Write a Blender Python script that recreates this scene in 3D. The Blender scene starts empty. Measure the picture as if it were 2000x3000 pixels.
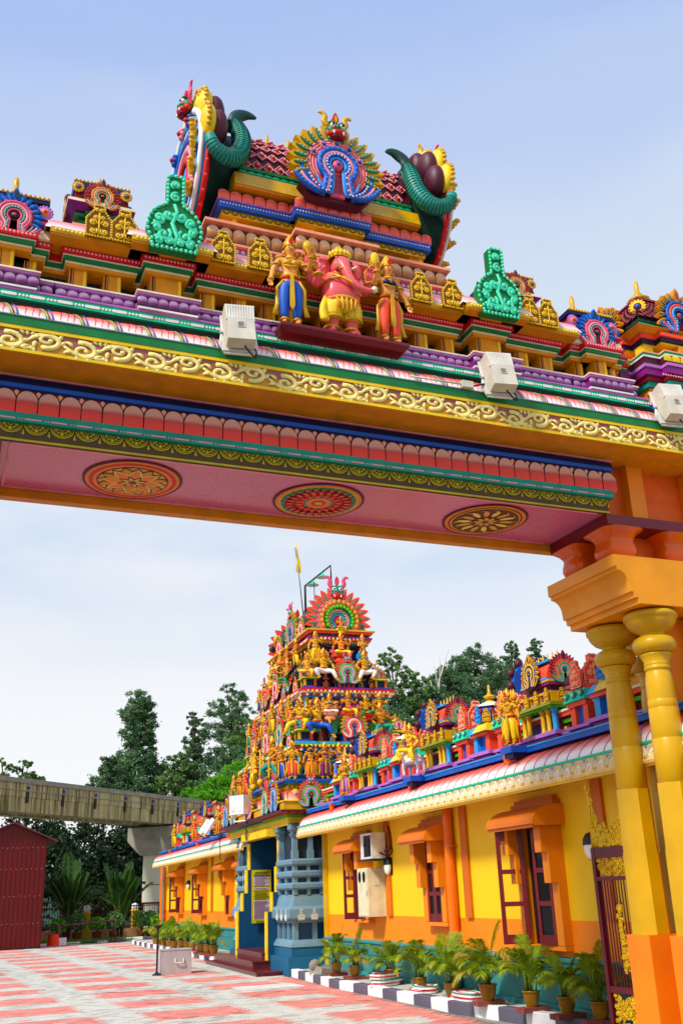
import bpy, bmesh, math, random
from math import sin, cos, pi, radians, sqrt, atan2
from mathutils import Vector, Matrix
random.seed(7)
D = bpy.data
scene = bpy.context.scene
COL = scene.collection

# ---------------------------------------------------------------- camera
cam_data = D.cameras.new('camera')
cam = D.objects.new('camera', cam_data)
COL.objects.link(cam)
cam_data.sensor_fit = 'VERTICAL'
cam_data.sensor_height = 36.0
cam_data.lens = 35.0
cam_data.clip_start = 0.1
cam_data.clip_end = 3000
PITCH, YAW, ROLL = radians(20.85), radians(19.5), radians(-2.15)
fw = Vector((sin(YAW)*cos(PITCH), cos(YAW)*cos(PITCH), sin(PITCH)))
rt = Vector((cos(YAW), -sin(YAW), 0))
up = rt.cross(fw)
r2 = rt*cos(ROLL) + up*sin(ROLL)
u2 = up*cos(ROLL) - rt*sin(ROLL)
cam.matrix_world = Matrix(((r2.x, u2.x, -fw.x, 0), (r2.y, u2.y, -fw.y, 0), (r2.z, u2.z, -fw.z, 1.65), (0, 0, 0, 1)))
scene.camera = cam

# ---------------------------------------------------------------- sky, sun, exposure
SUN_EL, SUN_AZ = radians(47), atan2(-0.88, -0.47)
world = D.worlds.new('World')
scene.world = world
world.use_nodes = True
wn, wl = world.node_tree.nodes, world.node_tree.links
wn.clear()
w_out = wn.new('ShaderNodeOutputWorld')
w_bg = wn.new('ShaderNodeBackground')
w_bg.inputs['Strength'].default_value = 0.15
sky = wn.new('ShaderNodeTexSky')
sky.sky_type = 'NISHITA'
sky.sun_disc = False
sky.sun_elevation = SUN_EL
sky.sun_rotation = SUN_AZ
sky.air_density = 1.0
sky.dust_density = 1.5
sky.ozone_density = 2.0
tc = wn.new('ShaderNodeTexCoord')
sep = wn.new('ShaderNodeSeparateXYZ')
wl.new(tc.outputs['Generated'], sep.inputs[0])
# thin high veil everywhere, thick white cloud near the horizon, broken by soft noise
mp = wn.new('ShaderNodeMapping')
mp.inputs['Scale'].default_value = (1.6, 1.6, 5.0)
wl.new(tc.outputs['Generated'], mp.inputs[0])
nz = wn.new('ShaderNodeTexNoise')
nz.inputs['Scale'].default_value = 1.5
nz.inputs['Detail'].default_value = 5
nz.inputs['Roughness'].default_value = 0.5
wl.new(mp.outputs[0], nz.inputs[0])
madd = wn.new('ShaderNodeMath'); madd.operation = 'MULTIPLY_ADD'
wl.new(nz.outputs[0], madd.inputs[0]); madd.inputs[1].default_value = 0.14
wl.new(sep.outputs['Z'], madd.inputs[2])
ramp = wn.new('ShaderNodeValToRGB')
ramp.color_ramp.interpolation = 'EASE'
e = ramp.color_ramp.elements          # colour of the veil by height: white cloud low down, pale blue above
e[0].position = 0.20; e[0].color = (.98, .98, .98, 1)
e[1].position = 1.0; e[1].color = (0.34, 0.48, 0.95, 1)
for p, v in ((0.27, (.95, .955, .965)), (0.33, (.82, .875, .95)), (0.40, (.67, .78, .94)), (0.50, (.68, .79, .94)), (0.58, (.74, .83, .94)), (0.66, (.68, .78, .95)), (0.74, (.54, .67, .95)), (0.82, (.43, .57, .95))):
    q = e.new(p); q.color = (*v, 1)
wl.new(madd.outputs[0], ramp.inputs[0])
gain = wn.new('ShaderNodeVectorMath'); gain.operation = 'SCALE'; gain.inputs['Scale'].default_value = 6.9
wl.new(ramp.outputs[0], gain.inputs[0])
mix = wn.new('ShaderNodeMix'); mix.data_type = 'RGBA'
mix.inputs[0].default_value = 0.86
wl.new(sky.outputs[0], mix.inputs[6])
# soft white cloud banks low in the sky
mp3 = wn.new('ShaderNodeMapping'); mp3.inputs['Scale'].default_value = (1.3, 1.3, 4.2); mp3.inputs['Location'].default_value = (.35, .2, .1)
wl.new(tc.outputs['Generated'], mp3.inputs[0])
nz3 = wn.new('ShaderNodeTexNoise'); nz3.inputs['Scale'].default_value = 1.7; nz3.inputs['Detail'].default_value = 6; nz3.inputs['Roughness'].default_value = .55
wl.new(mp3.outputs[0], nz3.inputs[0])
cr3 = wn.new('ShaderNodeMapRange'); cr3.interpolation_type = 'SMOOTHSTEP'
cr3.inputs[1].default_value = .42; cr3.inputs[2].default_value = .66; cr3.inputs[3].default_value = 0; cr3.inputs[4].default_value = .8
wl.new(nz3.outputs[0], cr3.inputs[0])
lo = wn.new('ShaderNodeMapRange'); lo.inputs[1].default_value = .50; lo.inputs[2].default_value = .30; lo.inputs[3].default_value = .12; lo.inputs[4].default_value = 1
wl.new(sep.outputs['Z'], lo.inputs[0])
mu3 = wn.new('ShaderNodeMath'); mu3.operation = 'MULTIPLY'; wl.new(cr3.outputs[0], mu3.inputs[0]); wl.new(lo.outputs[0], mu3.inputs[1])
mix3 = wn.new('ShaderNodeMix'); mix3.data_type = 'RGBA'
wl.new(mu3.outputs[0], mix3.inputs[0]); wl.new(gain.outputs[0], mix3.inputs[6]); mix3.inputs[7].default_value = (6.6, 6.65, 6.75, 1)
wl.new(mix3.outputs[2], mix.inputs[7])
wl.new(mix.outputs[2], w_bg.inputs[0])
wl.new(w_bg.outputs[0], w_out.inputs[0])

sun_data = D.lights.new('sun', 'SUN')
sun_data.energy = 4.4
sun_data.angle = radians(9)
sun_data.color = (1.0, 0.95, 0.87)
sun = D.objects.new('sun', sun_data)
COL.objects.link(sun)
to_sun = Vector((sin(SUN_AZ)*cos(SUN_EL), cos(SUN_AZ)*cos(SUN_EL), sin(SUN_EL)))
sun.rotation_euler = to_sun.to_track_quat('Z', 'Y').to_euler()

vs = scene.view_settings
vs.view_transform = 'Standard'
vs.look = 'None'
vs.exposure = 0.0
vs.gamma = 1.0
vs.use_curve_mapping = False

# ---------------------------------------------------------------- materials
def lin(h):
    h = h.lstrip('#')
    o = []
    for i in (0, 2, 4):
        c = int(h[i:i+2], 16)/255
        o.append(c/12.92 if c <= 0.04045 else ((c+0.055)/1.055)**2.4)
    return (*o, 1)

def new_mat(name, rough=0.5, metal=0.0):
    m = D.materials.new(name)
    m.use_nodes = True
    b = m.node_tree.nodes['Principled BSDF']
    b.inputs['Roughness'].default_value = rough
    b.inputs['Metallic'].default_value = metal
    return m, m.node_tree.nodes, m.node_tree.links, b

def scl(c, k):
    return (min(1, c[0]*k), min(1, c[1]*k), min(1, c[2]*k), 1)

def sat(c, k=1.14):
    g = .3*c[0]+.59*c[1]+.11*c[2]
    return tuple(max(0.0, min(1.0, g+(q-g)*k)) for q in c[:3]) + (1,)

def paint(name, hexcol, rough=0.52, var=0.14, scale=6.0, bump=0.06, grime=0.34, metal=0.0, coat=0.0):
    """plain paint: slight tone drift, fine relief, faint grey-brown weathering"""
    m, n, l, b = new_mat(name, rough, metal)
    c = sat(lin(hexcol))
    b.inputs['Specular IOR Level'].default_value = 0.38
    t = n.new('ShaderNodeTexCoord')
    z = n.new('ShaderNodeTexNoise'); z.inputs['Scale'].default_value = scale; z.inputs['Detail'].default_value = 6
    l.new(t.outputs['Object'], z.inputs[0])
    r = n.new('ShaderNodeValToRGB')
    r.color_ramp.elements[0].position = 0.3; r.color_ramp.elements[0].color = scl(c, 1-var)
    r.color_ramp.elements[1].position = 0.7; r.color_ramp.elements[1].color = scl(c, 1+var)
    l.new(z.outputs[0], r.inputs[0])
    z2 = n.new('ShaderNodeTexNoise'); z2.inputs['Scale'].default_value = scale*0.45; z2.inputs['Detail'].default_value = 9; z2.inputs['Roughness'].default_value = 0.72
    ms_ = n.new('ShaderNodeMapping'); ms_.inputs['Scale'].default_value = (1, 1, .3); ms_.inputs['Location'].default_value = (3.1, 1.7, .4)   # stains run downwards
    l.new(t.outputs['Object'], ms_.inputs[0]); l.new(ms_.outputs[0], z2.inputs[0])
    r2_ = n.new('ShaderNodeValToRGB')
    r2_.color_ramp.elements[0].position = 0.52; r2_.color_ramp.elements[0].color = (0, 0, 0, 1)
    r2_.color_ramp.elements[1].position = 0.76; r2_.color_ramp.elements[1].color = (grime, grime, grime, 1)
    l.new(z2.outputs[0], r2_.inputs[0])
    mx = n.new('ShaderNodeMix'); mx.data_type = 'RGBA'
    l.new(r2_.outputs[0], mx.inputs[0]); l.new(r.outputs[0], mx.inputs[6])
    mx.inputs[7].default_value = (c[0]*0.45+0.02, c[1]*0.45+0.018, c[2]*0.45+0.015, 1)
    l.new(mx.outputs[2], b.inputs['Base Color'])
    if bump:
        z3 = n.new('ShaderNodeTexNoise'); z3.inputs['Scale'].default_value = scale*9; z3.inputs['Detail'].default_value = 3
        l.new(t.outputs['Object'], z3.inputs[0])
        bp = n.new('ShaderNodeBump'); bp.inputs['Strength'].default_value = bump; bp.inputs['Distance'].default_value = 0.02
        l.new(z3.outputs[0], bp.inputs['Height']); l.new(bp.outputs[0], b.inputs['Normal'])
    if coat:
        b.inputs['Coat Weight'].default_value = coat
    return m

def fade(name, stops, axis='Z', rough=0.4):
    """hand-airbrushed paint that runs from one colour to another across each piece"""
    m, n, l, b = new_mat(name, rough)
    t = n.new('ShaderNodeTexCoord')
    s = n.new('ShaderNodeSeparateXYZ'); l.new(t.outputs['Generated'], s.inputs[0])
    z = n.new('ShaderNodeTexNoise'); z.inputs['Scale'].default_value = 9
    l.new(t.outputs['Object'], z.inputs[0])
    ma = n.new('ShaderNodeMath'); ma.operation = 'MULTIPLY_ADD'; ma.inputs[1].default_value = 0.12
    l.new(z.outputs[0], ma.inputs[0]); l.new(s.outputs[axis], ma.inputs[2])
    r = n.new('ShaderNodeValToRGB')
    el = r.color_ramp.elements
    el[0].position, el[0].color = stops[0][0]+0.06, lin(stops[0][1])
    el[1].position, el[1].color = stops[-1][0]+0.06, lin(stops[-1][1])
    for p, c in stops[1:-1]:
        q = el.new(p+0.06); q.color = lin(c)
    l.new(ma.outputs[0], r.inputs[0]); l.new(r.outputs[0], b.inputs['Base Color'])
    return m

M = {}
for nm, hx, kw in (
    ('ochre', '#d28c0a', {}), ('yellow', '#e9c416', {}), ('gold', '#d2a51e', dict(rough=.35)), ('plaque_gold', '#dfb52c', dict(rough=.35, scale=12)), ('plaque_base', '#83560e', dict(scale=12)), ('plaque_mint', '#5cd6ac', dict(scale=12)), ('pale_yellow', '#f2df78', {}),
    ('darkgold', '#6b4408', {}), ('red', '#c9221c', {}), ('darkred', '#7d1420', {}), ('coral', '#ee5a44', {}), ('salmon', '#f0a184', {}),
    ('pink', '#ee98a4', {}), ('rose', '#d8587a', {}), ('maroon', '#4b0f24', {}), ('purple', '#7c2274', {}), ('lilac', '#b070b8', {}),
    ('blue', '#0c52b0', {}), ('skyblue', '#3c96d8', {}), ('navy', '#0a1246', {}), ('green', '#04713a', {}), ('darkgreen', '#08352c', {}),
    ('teal', '#078474', {}), ('mint', '#2fbf92', {}), ('lime', '#58b030', {}), ('white', '#e8e2e2', {}), ('cream', '#efe0c0', {}),
    ('slate', '#1a2c34', {}), ('black', '#0c0c10', {}), ('skin', '#e09a58', dict(rough=.35)), ('pinkskin', '#e2666a', dict(rough=.32)),
    ('orange', '#e8860c', {}), ('deep_orange', '#d9660a', {}), ('brown', '#6a3010', {}), ('olive', '#8a8a1c', {}), ('rosebrown', '#9a4a4a', {}),
    ('column_yellow', '#c99f1c', dict(rough=.33, scale=2.2, bump=.05, grime=.3)), ('pier_orange', '#ee8606', dict(rough=.5, scale=1.5, bump=.06, grime=.28)),
    ('capital_peach', '#ec9e3c', dict(rough=.45, scale=2.0, bump=.06, grime=.3)), ('lotus_orange', '#d9640c', dict(rough=.22, scale=2.5, bump=.02, grime=.1)),
    ('flower_brown', '#4a3206', {}), ('flower_gold', '#b4a43c', {}), ('plate_maroon', '#6e1c26', dict(rough=.3, scale=2, grime=.12)),
    ('wall_yellow', '#efc41c', dict(rough=.6, scale=1.1, var=.07, bump=.07, grime=.22)), ('wall_orange', '#ee8a08', dict(rough=.6, scale=1.1, var=.07, bump=.07, grime=.25)),
    ('wall_teal', '#3d8280', dict(rough=.6, scale=1.3, var=.12, bump=.05, grime=.3)), ('trim_orange', '#e0860e', dict(rough=.5, scale=1.5, var=.07, grime=.12)),
    ('hood_orange', '#c06a10', dict(rough=.5, scale=1.5, grime=.12)), ('wood_maroon', '#66141c', dict(rough=.35, scale=4, grime=.15)),
    ('pipe_orange', '#dc740c', dict(rough=.35, grime=.1)), ('stone_blue', '#6a8796', dict(rough=.55, scale=2, var=.1, grime=.3)),
    ('deep_blue', '#0d466a', dict(rough=.5, scale=1.6, grime=.2)), ('deep_blue_light', '#1d5878', dict(rough=.5, scale=1.6, grime=.2)), ('granite_maroon', '#5e2226', dict(rough=.25, scale=14, var=.3, grime=.2)),
    ('kerb_white', '#e9e6e4', dict(rough=.7, scale=3, grime=.35)), ('kerb_grey', '#5a5664', dict(rough=.7, scale=3, grime=.35)),
    ('concrete', '#8d877a', dict(rough=.85, scale=2.2, var=.2, grime=.5)), ('concrete_pale', '#c2bca8', dict(rough=.85, scale=1.2, var=.1, grime=.35)), ('slab_grey', '#b4b4ac', dict(rough=.85, scale=2.5, var=.1, grime=.4)),
    ('statue_gold', '#cc981c', dict(rough=.42, scale=11, grime=.6, var=.2)), ('statue_bronze', '#c07a24', dict(rough=.42, scale=11, grime=.6, var=.2)), ('statue_pale', '#d8ac3c', dict(rough=.42, scale=11, grime=.6, var=.2)), ('pot_brown', '#8a621a', dict(rough=.25, scale=5, grime=.3)), ('soil', '#2e2218', dict(rough=.95)), ('roof_maroon', '#5a3036', {}), ('scroll_cream', '#ecd88e', dict(grime=.4, scale=14)), ('shed_red', '#5e0a10', dict(rough=.45, scale=1.2, grime=.25)),
    ('metal_grey', '#8a8c90', dict(rough=.4, metal=.6)), ('dark_metal', '#2a2a2e', dict(rough=.45, metal=.5)), ('lamp_beige', '#c9c3b4', dict(rough=.5, grime=.4)),
    ('lamp_fin', '#d6d3cc', dict(rough=.5, grime=.35)), ('ac_white', '#d8d6d0', dict(rough=.45)), ('box_cream', '#d8cfb0', dict(rough=.45)), ('box_steel', '#b2a9a8', dict(rough=.5, scale=3, grime=.3)),
    ('paver_red', '#cc887c', dict(rough=.85, scale=3.0, var=.14, grime=.3)), ('paver_grey', '#c2c0b4', dict(rough=.85, scale=3.0, var=.1, grime=.4)),
    ('bark', '#4a3c30', dict(rough=.9)), ('cane_green', '#6c8020', dict(rough=.6)), ('gate_maroon', '#571420', dict(rough=.35)), ('gilt', '#d8b01c', dict(rough=.28, metal=.35, grime=.35, scale=30)),
    ('brick_red', '#8a4a44', dict(rough=.85)), ('cable', '#141416', {}), ('globe_white', '#efeee8', dict(rough=.3)), ('rail_maroon', '#6e3a40', dict(rough=.4)),
    ('peach_wall', '#dca074', dict(rough=.6)), ('post_yellow', '#dcb050', dict(rough=.6)), ('cone_orange', '#f04a14', dict(rough=.5)), ('sign_yellow', '#cfc01c', dict(rough=.4)), ('sign_white', '#c9c2cc', dict(rough=.5)), ('sign_blue', '#2a3a86', {}), ('print_dark', '#3a3420', {}), ('print_mauve', '#8a4a72', {}),
    ('frieze_mauve', '#9c6058', {}), ('frieze_tan', '#c08a3c', {}), ('fascia_gold', '#e8c88a', dict(rough=.6, scale=8)), ('mortar', '#77736a', dict(rough=.95)),
):
    M[nm] = paint(nm, hx, **kw)
M['petal_red'] = fade('petal_red', [(0.0, '#ec2c0c'), (0.34, '#d8240e'), (0.5, '#b83420'), (0.66, '#d09484'), (1, '#e0ac9c')])
M['petal_purple'] = fade('petal_purple', [(0.0, '#2c0a34'), (0.3, '#6c1a64'), (0.55, '#b46cac'), (.82, '#f2dcee'), (1, '#f6e8f2')])
M['petal_coral'] = fade('petal_coral', [(0.0, '#f06a58'), (0.6, '#e8402c'), (1, '#f09080')])
M['egg_orange'] = fade('egg_orange', [(0.0, '#5a2c10'), (0.4, '#c47828'), (1, '#f6dcc0')])
M['feather_red'] = fade('feather_red', [(0.0, '#f8f0ee'), (0.25, '#f8e0dc'), (0.52, '#f0847c'), (.8, '#e2402e'), (1, '#d83020')], rough=.35)
M['eave_red'] = fade('eave_red', [(0.0, '#f4eef0'), (0.26, '#f6eaea'), (0.46, '#ee9484'), (0.64, '#e04a30'), (1, '#d8341e')], rough=.35)
M['petal_pink'] = fade('petal_pink', [(0.0, '#f4e6e6'), (0.5, '#f0c0c0'), (1, '#ea7a84')])
M['lotus_white'] = fade('lotus_white', [(0.0, '#f6f0e4'), (0.5, '#f0a890'), (1, '#d8402c')])

# glass
m, n, l, b = new_mat('glass', 0.06)
b.inputs['Base Color'].default_value = (0.012, 0.010, 0.012, 1)
b.inputs['Specular IOR Level'].default_value = 0.15
M['glass_dark'] = m
m, n, l, b = new_mat('pane_glass', 0.03)
b.inputs['Base Color'].default_value = (0.9, 0.92, 0.9, 1)
b.inputs['Transmission Weight'].default_value = 1.0
b.inputs['IOR'].default_value = 1.02
M['pane_glass'] = m

# pink ceiling with painted cloud scrolls
m, n, l, b = new_mat('soffit_pink', 0.25)
t = n.new('ShaderNodeTexCoord')
nz1 = n.new('ShaderNodeTexNoise'); nz1.inputs['Scale'].default_value = 9; nz1.inputs['Detail'].default_value = 1.2; nz1.inputs['Distortion'].default_value = 1.2
l.new(t.outputs['Object'], nz1.inputs[0])
ml = n.new('ShaderNodeMath'); ml.operation = 'MULTIPLY'; ml.inputs[1].default_value = 7.0
l.new(nz1.outputs[0], ml.inputs[0])
fr = n.new('ShaderNodeMath'); fr.operation = 'FRACT'; l.new(ml.outputs[0], fr.inputs[0])
rp = n.new('ShaderNodeValToRGB')
rp.color_ramp.elements[0].position = 0.0; rp.color_ramp.elements[0].color = lin('#cc6488')
rp.color_ramp.elements[1].position = 1.0; rp.color_ramp.elements[1].color = lin('#d46c92')
for p, c in ((0.43, '#d6699a'), (0.5, '#96305c'), (0.57, '#d2668e')):
    q = rp.color_ramp.elements.new(p); q.color = lin(c)
l.new(fr.outputs[0], rp.inputs[0]); l.new(rp.outputs[0], b.inputs['Base Color'])
M['soffit_pink'] = m

# concrete with rain streaks running down
m, n, l, b = new_mat('streaked_concrete', 0.9)
t = n.new('ShaderNodeTexCoord'); mp2 = n.new('ShaderNodeMapping'); mp2.inputs['Scale'].default_value = (2.6, 2.6, 0.12)
l.new(t.outputs['Object'], mp2.inputs[0])
nz1 = n.new('ShaderNodeTexNoise'); nz1.inputs['Scale'].default_value = 2.2; nz1.inputs['Detail'].default_value = 8; nz1.inputs['Roughness'].default_value = .65
l.new(mp2.outputs[0], nz1.inputs[0])
rp = n.new('ShaderNodeValToRGB')
rp.color_ramp.elements[0].position = 0.36; rp.color_ramp.elements[0].color = lin('#45371c')
rp.color_ramp.elements[1].position = 0.6; rp.color_ramp.elements[1].color = lin('#beac7c')
q = rp.color_ramp.elements.new(0.46); q.color = lin('#8a7a4c')
l.new(nz1.outputs[0], rp.inputs[0]); l.new(rp.outputs[0], b.inputs['Base Color'])
M['streaked_concrete'] = m

def leaf_mat(name, c1, c2, c3, scale=0.6, trans=0.25):
    m, n, l, b = new_mat(name, 0.5)
    t = n.new('ShaderNodeTexCoord')
    z = n.new('ShaderNodeTexNoise'); z.inputs['Scale'].default_value = scale; z.inputs['Detail'].default_value = 7; z.inputs['Roughness'].default_value = .75
    l.new(t.outputs['Object'], z.inputs[0])
    r = n.new('ShaderNodeValToRGB')
    r.color_ramp.elements[0].position = .3; r.color_ramp.elements[0].color = lin(c1)
    r.color_ramp.elements[1].position = .72; r.color_ramp.elements[1].color = lin(c3)
    q = r.color_ramp.elements.new(.5); q.color = lin(c2)
    l.new(z.outputs[0], r.inputs[0])
    b.inputs['Specular IOR Level'].default_value = 0.18
    l.new(r.outputs[0], b.inputs['Base Color'])
    tr = n.new('ShaderNodeBsdfTranslucent'); l.new(r.outputs[0], tr.inputs[0])
    ms = n.new('ShaderNodeMixShader'); ms.inputs[0].default_value = trans
    out = n['Material Output']
    l.new(b.outputs[0], ms.inputs[1]); l.new(tr.outputs[0], ms.inputs[2]); l.new(ms.outputs[0], out.inputs[0])
    return m
M['leaf_dark'] = leaf_mat('leaf_dark', '#33543a', '#55794f', '#869f66', .9)  # greens lightened and greyed to put distance haze into the hill trees
M['leaf_mid'] = leaf_mat('leaf_mid', '#3a6032', '#5f8444', '#92ae5c', .9)  # same distance haze put into this hill tree green
M['leaf_shade'] = leaf_mat('leaf_shade', '#0b170d', '#152a14', '#37521a', .8, .15)  # greens darkened to put the shade beneath the viaduct into the leaves
M['leaf_bright'] = leaf_mat('leaf_bright', '#3f7e14', '#5aa01a', '#86c42c', .8)
M['leaf_palm'] = leaf_mat('leaf_palm', '#4e7414', '#7f9e1a', '#c2c028', 5, .4)
M['leaf_palm_dry'] = leaf_mat('leaf_palm_dry', '#8a7a20', '#b09a2c', '#c8b450', 5, .3)
M['leaf_bigpalm'] = leaf_mat('leaf_bigpalm', '#1c3818', '#2f5222', '#56782c', 2, .25)
M['grass'] = leaf_mat('grass', '#3c6a18', '#5a8c20', '#86a830', 3, .1)
M['ground_grey'] = paint('ground_grey', '#8a8a80', rough=.95, scale=.5, grime=.4)
M['hill_green'] = leaf_mat('hill_green', '#142818', '#24402a', '#3c5a34', .25, 0)

# ---------------------------------------------------------------- mesh helpers
class MB:
    """collects faces of several materials into one mesh"""
    def __init__(s):
        s.v = []; s.f = []; s.m = []; s.sm = []; s.mats = []
        s.X = None
    def add(s, vs_, fs, mat, smooth=False):
        o = len(s.v)
        if s.X is not None:
            vs_ = [s.X @ Vector(p) for p in vs_]
        s.v.extend([tuple(p) for p in vs_])
        if mat not in s.mats: s.mats.append(mat)
        k = s.mats.index(mat)
        for f in fs:
            s.f.append([i+o for i in f]); s.m.append(k); s.sm.append(smooth)
        return s
    def box(s, x0, x1, y0, y1, z0, z1, mat):
        v = [(x0,y0,z0),(x1,y0,z0),(x1,y1,z0),(x0,y1,z0),(x0,y0,z1),(x1,y0,z1),(x1,y1,z1),(x0,y1,z1)]
        return s.add(v, [(0,3,2,1),(4,5,6,7),(0,1,5,4),(1,2,6,5),(2,3,7,6),(3,0,4,7)], mat)
    def frustum(s, h0, h1, z0, z1, mat, c=(0,0), d0=None, d1=None):
        d0 = h0 if d0 is None else d0; d1 = h1 if d1 is None else d1
        x, y = c
        v = [(x-h0,y-d0,z0),(x+h0,y-d0,z0),(x+h0,y+d0,z0),(x-h0,y+d0,z0),(x-h1,y-d1,z1),(x+h1,y-d1,z1),(x+h1,y+d1,z1),(x-h1,y+d1,z1)]
        return s.add(v, [(0,3,2,1),(4,5,6,7),(0,1,5,4),(1,2,6,5),(2,3,7,6),(3,0,4,7)], mat)
    def lathe(s, prof, n, mat, c=(0,0,0), smooth=True, rot=0.0, sq=(1,1), capped=True):
        v = []; f = []
        for r, z in prof:
            for i in range(n):
                a = 2*pi*i/n + rot
                v.append((c[0]+r*cos(a)*sq[0], c[1]+r*sin(a)*sq[1], c[2]+z))
        for j in range(len(prof)-1):
            for i in range(n):
                a, b_ = j*n+i, j*n+(i+1)%n
                f.append((a, b_, b_+n, a+n))
        s.add(v, f, mat, smooth)
        if capped:
            k = len(prof)-1
            s.add([v[i] for i in range(n)], [tuple(range(n-1, -1, -1))], mat)
            s.add([v[k*n+i] for i in range(n)], [tuple(range(n))], mat)
        return s
    def tube(s, pts, rad, mat, n=6, smooth=True, flat=1.0, upv=(0,1,0)):
        """tube along pts; flat squashes it along upv"""
        P = [Vector(p) for p in pts]
        if not isinstance(rad, (list, tuple)): rad = [rad]*len(P)
        U = Vector(upv)
        v = []; f = []
        for i, p in enumerate(P):
            t = (P[min(i+1, len(P)-1)] - P[max(i-1, 0)])
            if t.length < 1e-9: t = Vector((0,0,1))
            t.normalize()
            a = U.cross(t)
            if a.length < 1e-3: a = Vector((1,0,0)).cross(t)
            a.normalize(); b_ = t.cross(a)
            for k in range(n):
                g = 2*pi*(k+.5)/n
                v.append(p + a*cos(g)*rad[i] + b_*sin(g)*rad[i]*flat)
        for j in range(len(P)-1):
            for k in range(n):
                x, y = j*n+k, j*n+(k+1)%n
                f.append((x, y, y+n, x+n))
        f.append(tuple(range(n-1, -1, -1))); f.append(tuple(range((len(P)-1)*n, len(P)*n)))
        return s.add(v, f, mat, smooth)
    def ball(s, c, r, mat, nu=8, nv=5):
        if not isinstance(r, (list, tuple)): r = (r, r, r)
        v = [(c[0], c[1], c[2]-r[2])]; f = []
        for j in range(1, nv):
            a = -pi/2 + pi*j/nv
            for i in range(nu):
                b_ = 2*pi*i/nu
                v.append((c[0]+r[0]*cos(a)*cos(b_), c[1]+r[1]*cos(a)*sin(b_), c[2]+r[2]*sin(a)))
        v.append((c[0], c[1], c[2]+r[2]))
        for i in range(nu):
            f.append((0, 1+(i+1)%nu, 1+i))
            f.append((len(v)-1, len(v)-1-nu+i, len(v)-1-nu+(i+1)%nu))
        for j in range(nv-2):
            for i in range(nu):
                a, b_ = 1+j*nu+i, 1+j*nu+(i+1)%nu
                f.append((a, b_, b_+nu, a+nu))
        return s.add(v, f, mat, True)
    def prism(s, poly, y0, y1, mat, smooth=False):
        """outline in x,z pushed from y0 (front) to y1"""
        n = len(poly)
        v = [(p[0], y0, p[1]) for p in poly] + [(p[0], y1, p[1]) for p in poly]
        f = [tuple(range(n)), tuple(range(2*n-1, n-1, -1))]
        s.add(v, f, mat)
        return s.add(v, [(i, i+n, (i+1)%n+n, (i+1)%n) for i in range(n)], mat, smooth)
    def prism_x(s, poly, x0, x1, mat, smooth=False):
        """outline in y,z pushed along x"""
        n = len(poly)
        v = [(x0, p[0], p[1]) for p in poly] + [(x1, p[0], p[1]) for p in poly]
        s.add(v, [tuple(range(n)), tuple(range(2*n-1, n-1, -1))], mat)
        return s.add(v, [(i, i+n, (i+1)%n+n, (i+1)%n) for i in range(n)], mat, smooth)
    def mesh(s, name):
        me = D.meshes.new(name)
        me.from_pydata(s.v, [], s.f)
        for k in s.mats: me.materials.append(M[k])
        me.polygons.foreach_set('material_index', s.m)
        me.polygons.foreach_set('use_smooth', s.sm)
        me.update()
        bm = bmesh.new(); bm.from_mesh(me)
        bmesh.ops.recalc_face_normals(bm, faces=bm.faces)
        bm.to_mesh(me); bm.free()
        return me
    def build(s, name, parent=None, loc=(0,0,0), rz=0.0, sc=1.0, label=None):
        return put(s.mesh(name), name, parent, loc, rz, sc, label)

def put(me, name, parent=None, loc=(0,0,0), rz=0.0, sc=1.0, label=None, rx=0.0, ry=0.0):
    o = D.objects.new(name, me)
    COL.objects.link(o)
    if parent: o.parent = parent
    o.location = loc
    o.rotation_euler = (rx, ry, rz)
    o.scale = sc if isinstance(sc, (tuple, list)) else (sc, sc, sc)
    if label: o['label'] = label
    return o

def thing(name, label, cat, loc=(0,0,0), rz=0.0, group=None, sc=1.0):
    o = D.objects.new(name, None)
    COL.objects.link(o)
    o.location = loc; o.rotation_euler = (0, 0, rz); o.scale = (sc, sc, sc)
    o['label'] = label; o['category'] = cat
    if group: o['group'] = group
    o.empty_display_size = .2
    return o

def tag(o, label=None, cat=None, group=None, kind=None):
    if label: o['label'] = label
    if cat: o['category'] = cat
    if group: o['group'] = group
    if kind: o['kind'] = kind
    return o

CACHE = {}
def cached(key, fn):
    if key not in CACHE: CACHE[key] = fn()
    return CACHE[key]

def bezier(p0, p1, p2, p3, n=8):
    o = []
    for i in range(n+1):
        t = i/n; a = 1-t
        o.append(tuple(a**3*p0[k]+3*a*a*t*p1[k]+3*a*t*t*p2[k]+t**3*p3[k] for k in range(len(p0))))
    return o

def spline(pts, n=5):
    """Catmull-Rom through the points"""
    P = [pts[0]] + list(pts) + [pts[-1]]
    o = []
    for i in range(1, len(P)-2):
        for j in range(n):
            t = j/n
            o.append(tuple(.5*((2*P[i][k]) + (-P[i-1][k]+P[i+1][k])*t + (2*P[i-1][k]-5*P[i][k]+4*P[i+1][k]-P[i+2][k])*t*t + (-P[i-1][k]+3*P[i][k]-3*P[i+1][k]+P[i+2][k])*t**3) for k in range(len(P[i]))))
    o.append(tuple(pts[-1]))
    return o
# ---------------------------------------------------------------- ornament
def omega(r, wing, drop=-.62, lift=.0, n=16):
    """horseshoe outline: wing tip, neck, round over the top, neck, wing tip (x, z)"""
    left = []
    arc = [(r*cos(radians(a)), r*sin(radians(a))) for a in [232 - i*(284/n) for i in range(n+1)]]
    x0, z0 = arc[0]
    neck = spline([(-wing, drop+.16+lift), (-wing*.78, drop-.10), (x0-.16*(wing-.2), min(z0-.18, drop-.22)), (x0, z0)], 4)[:-1]
    right = [(-x, z) for x, z in neck][::-1]
    return neck + arc + right

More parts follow.
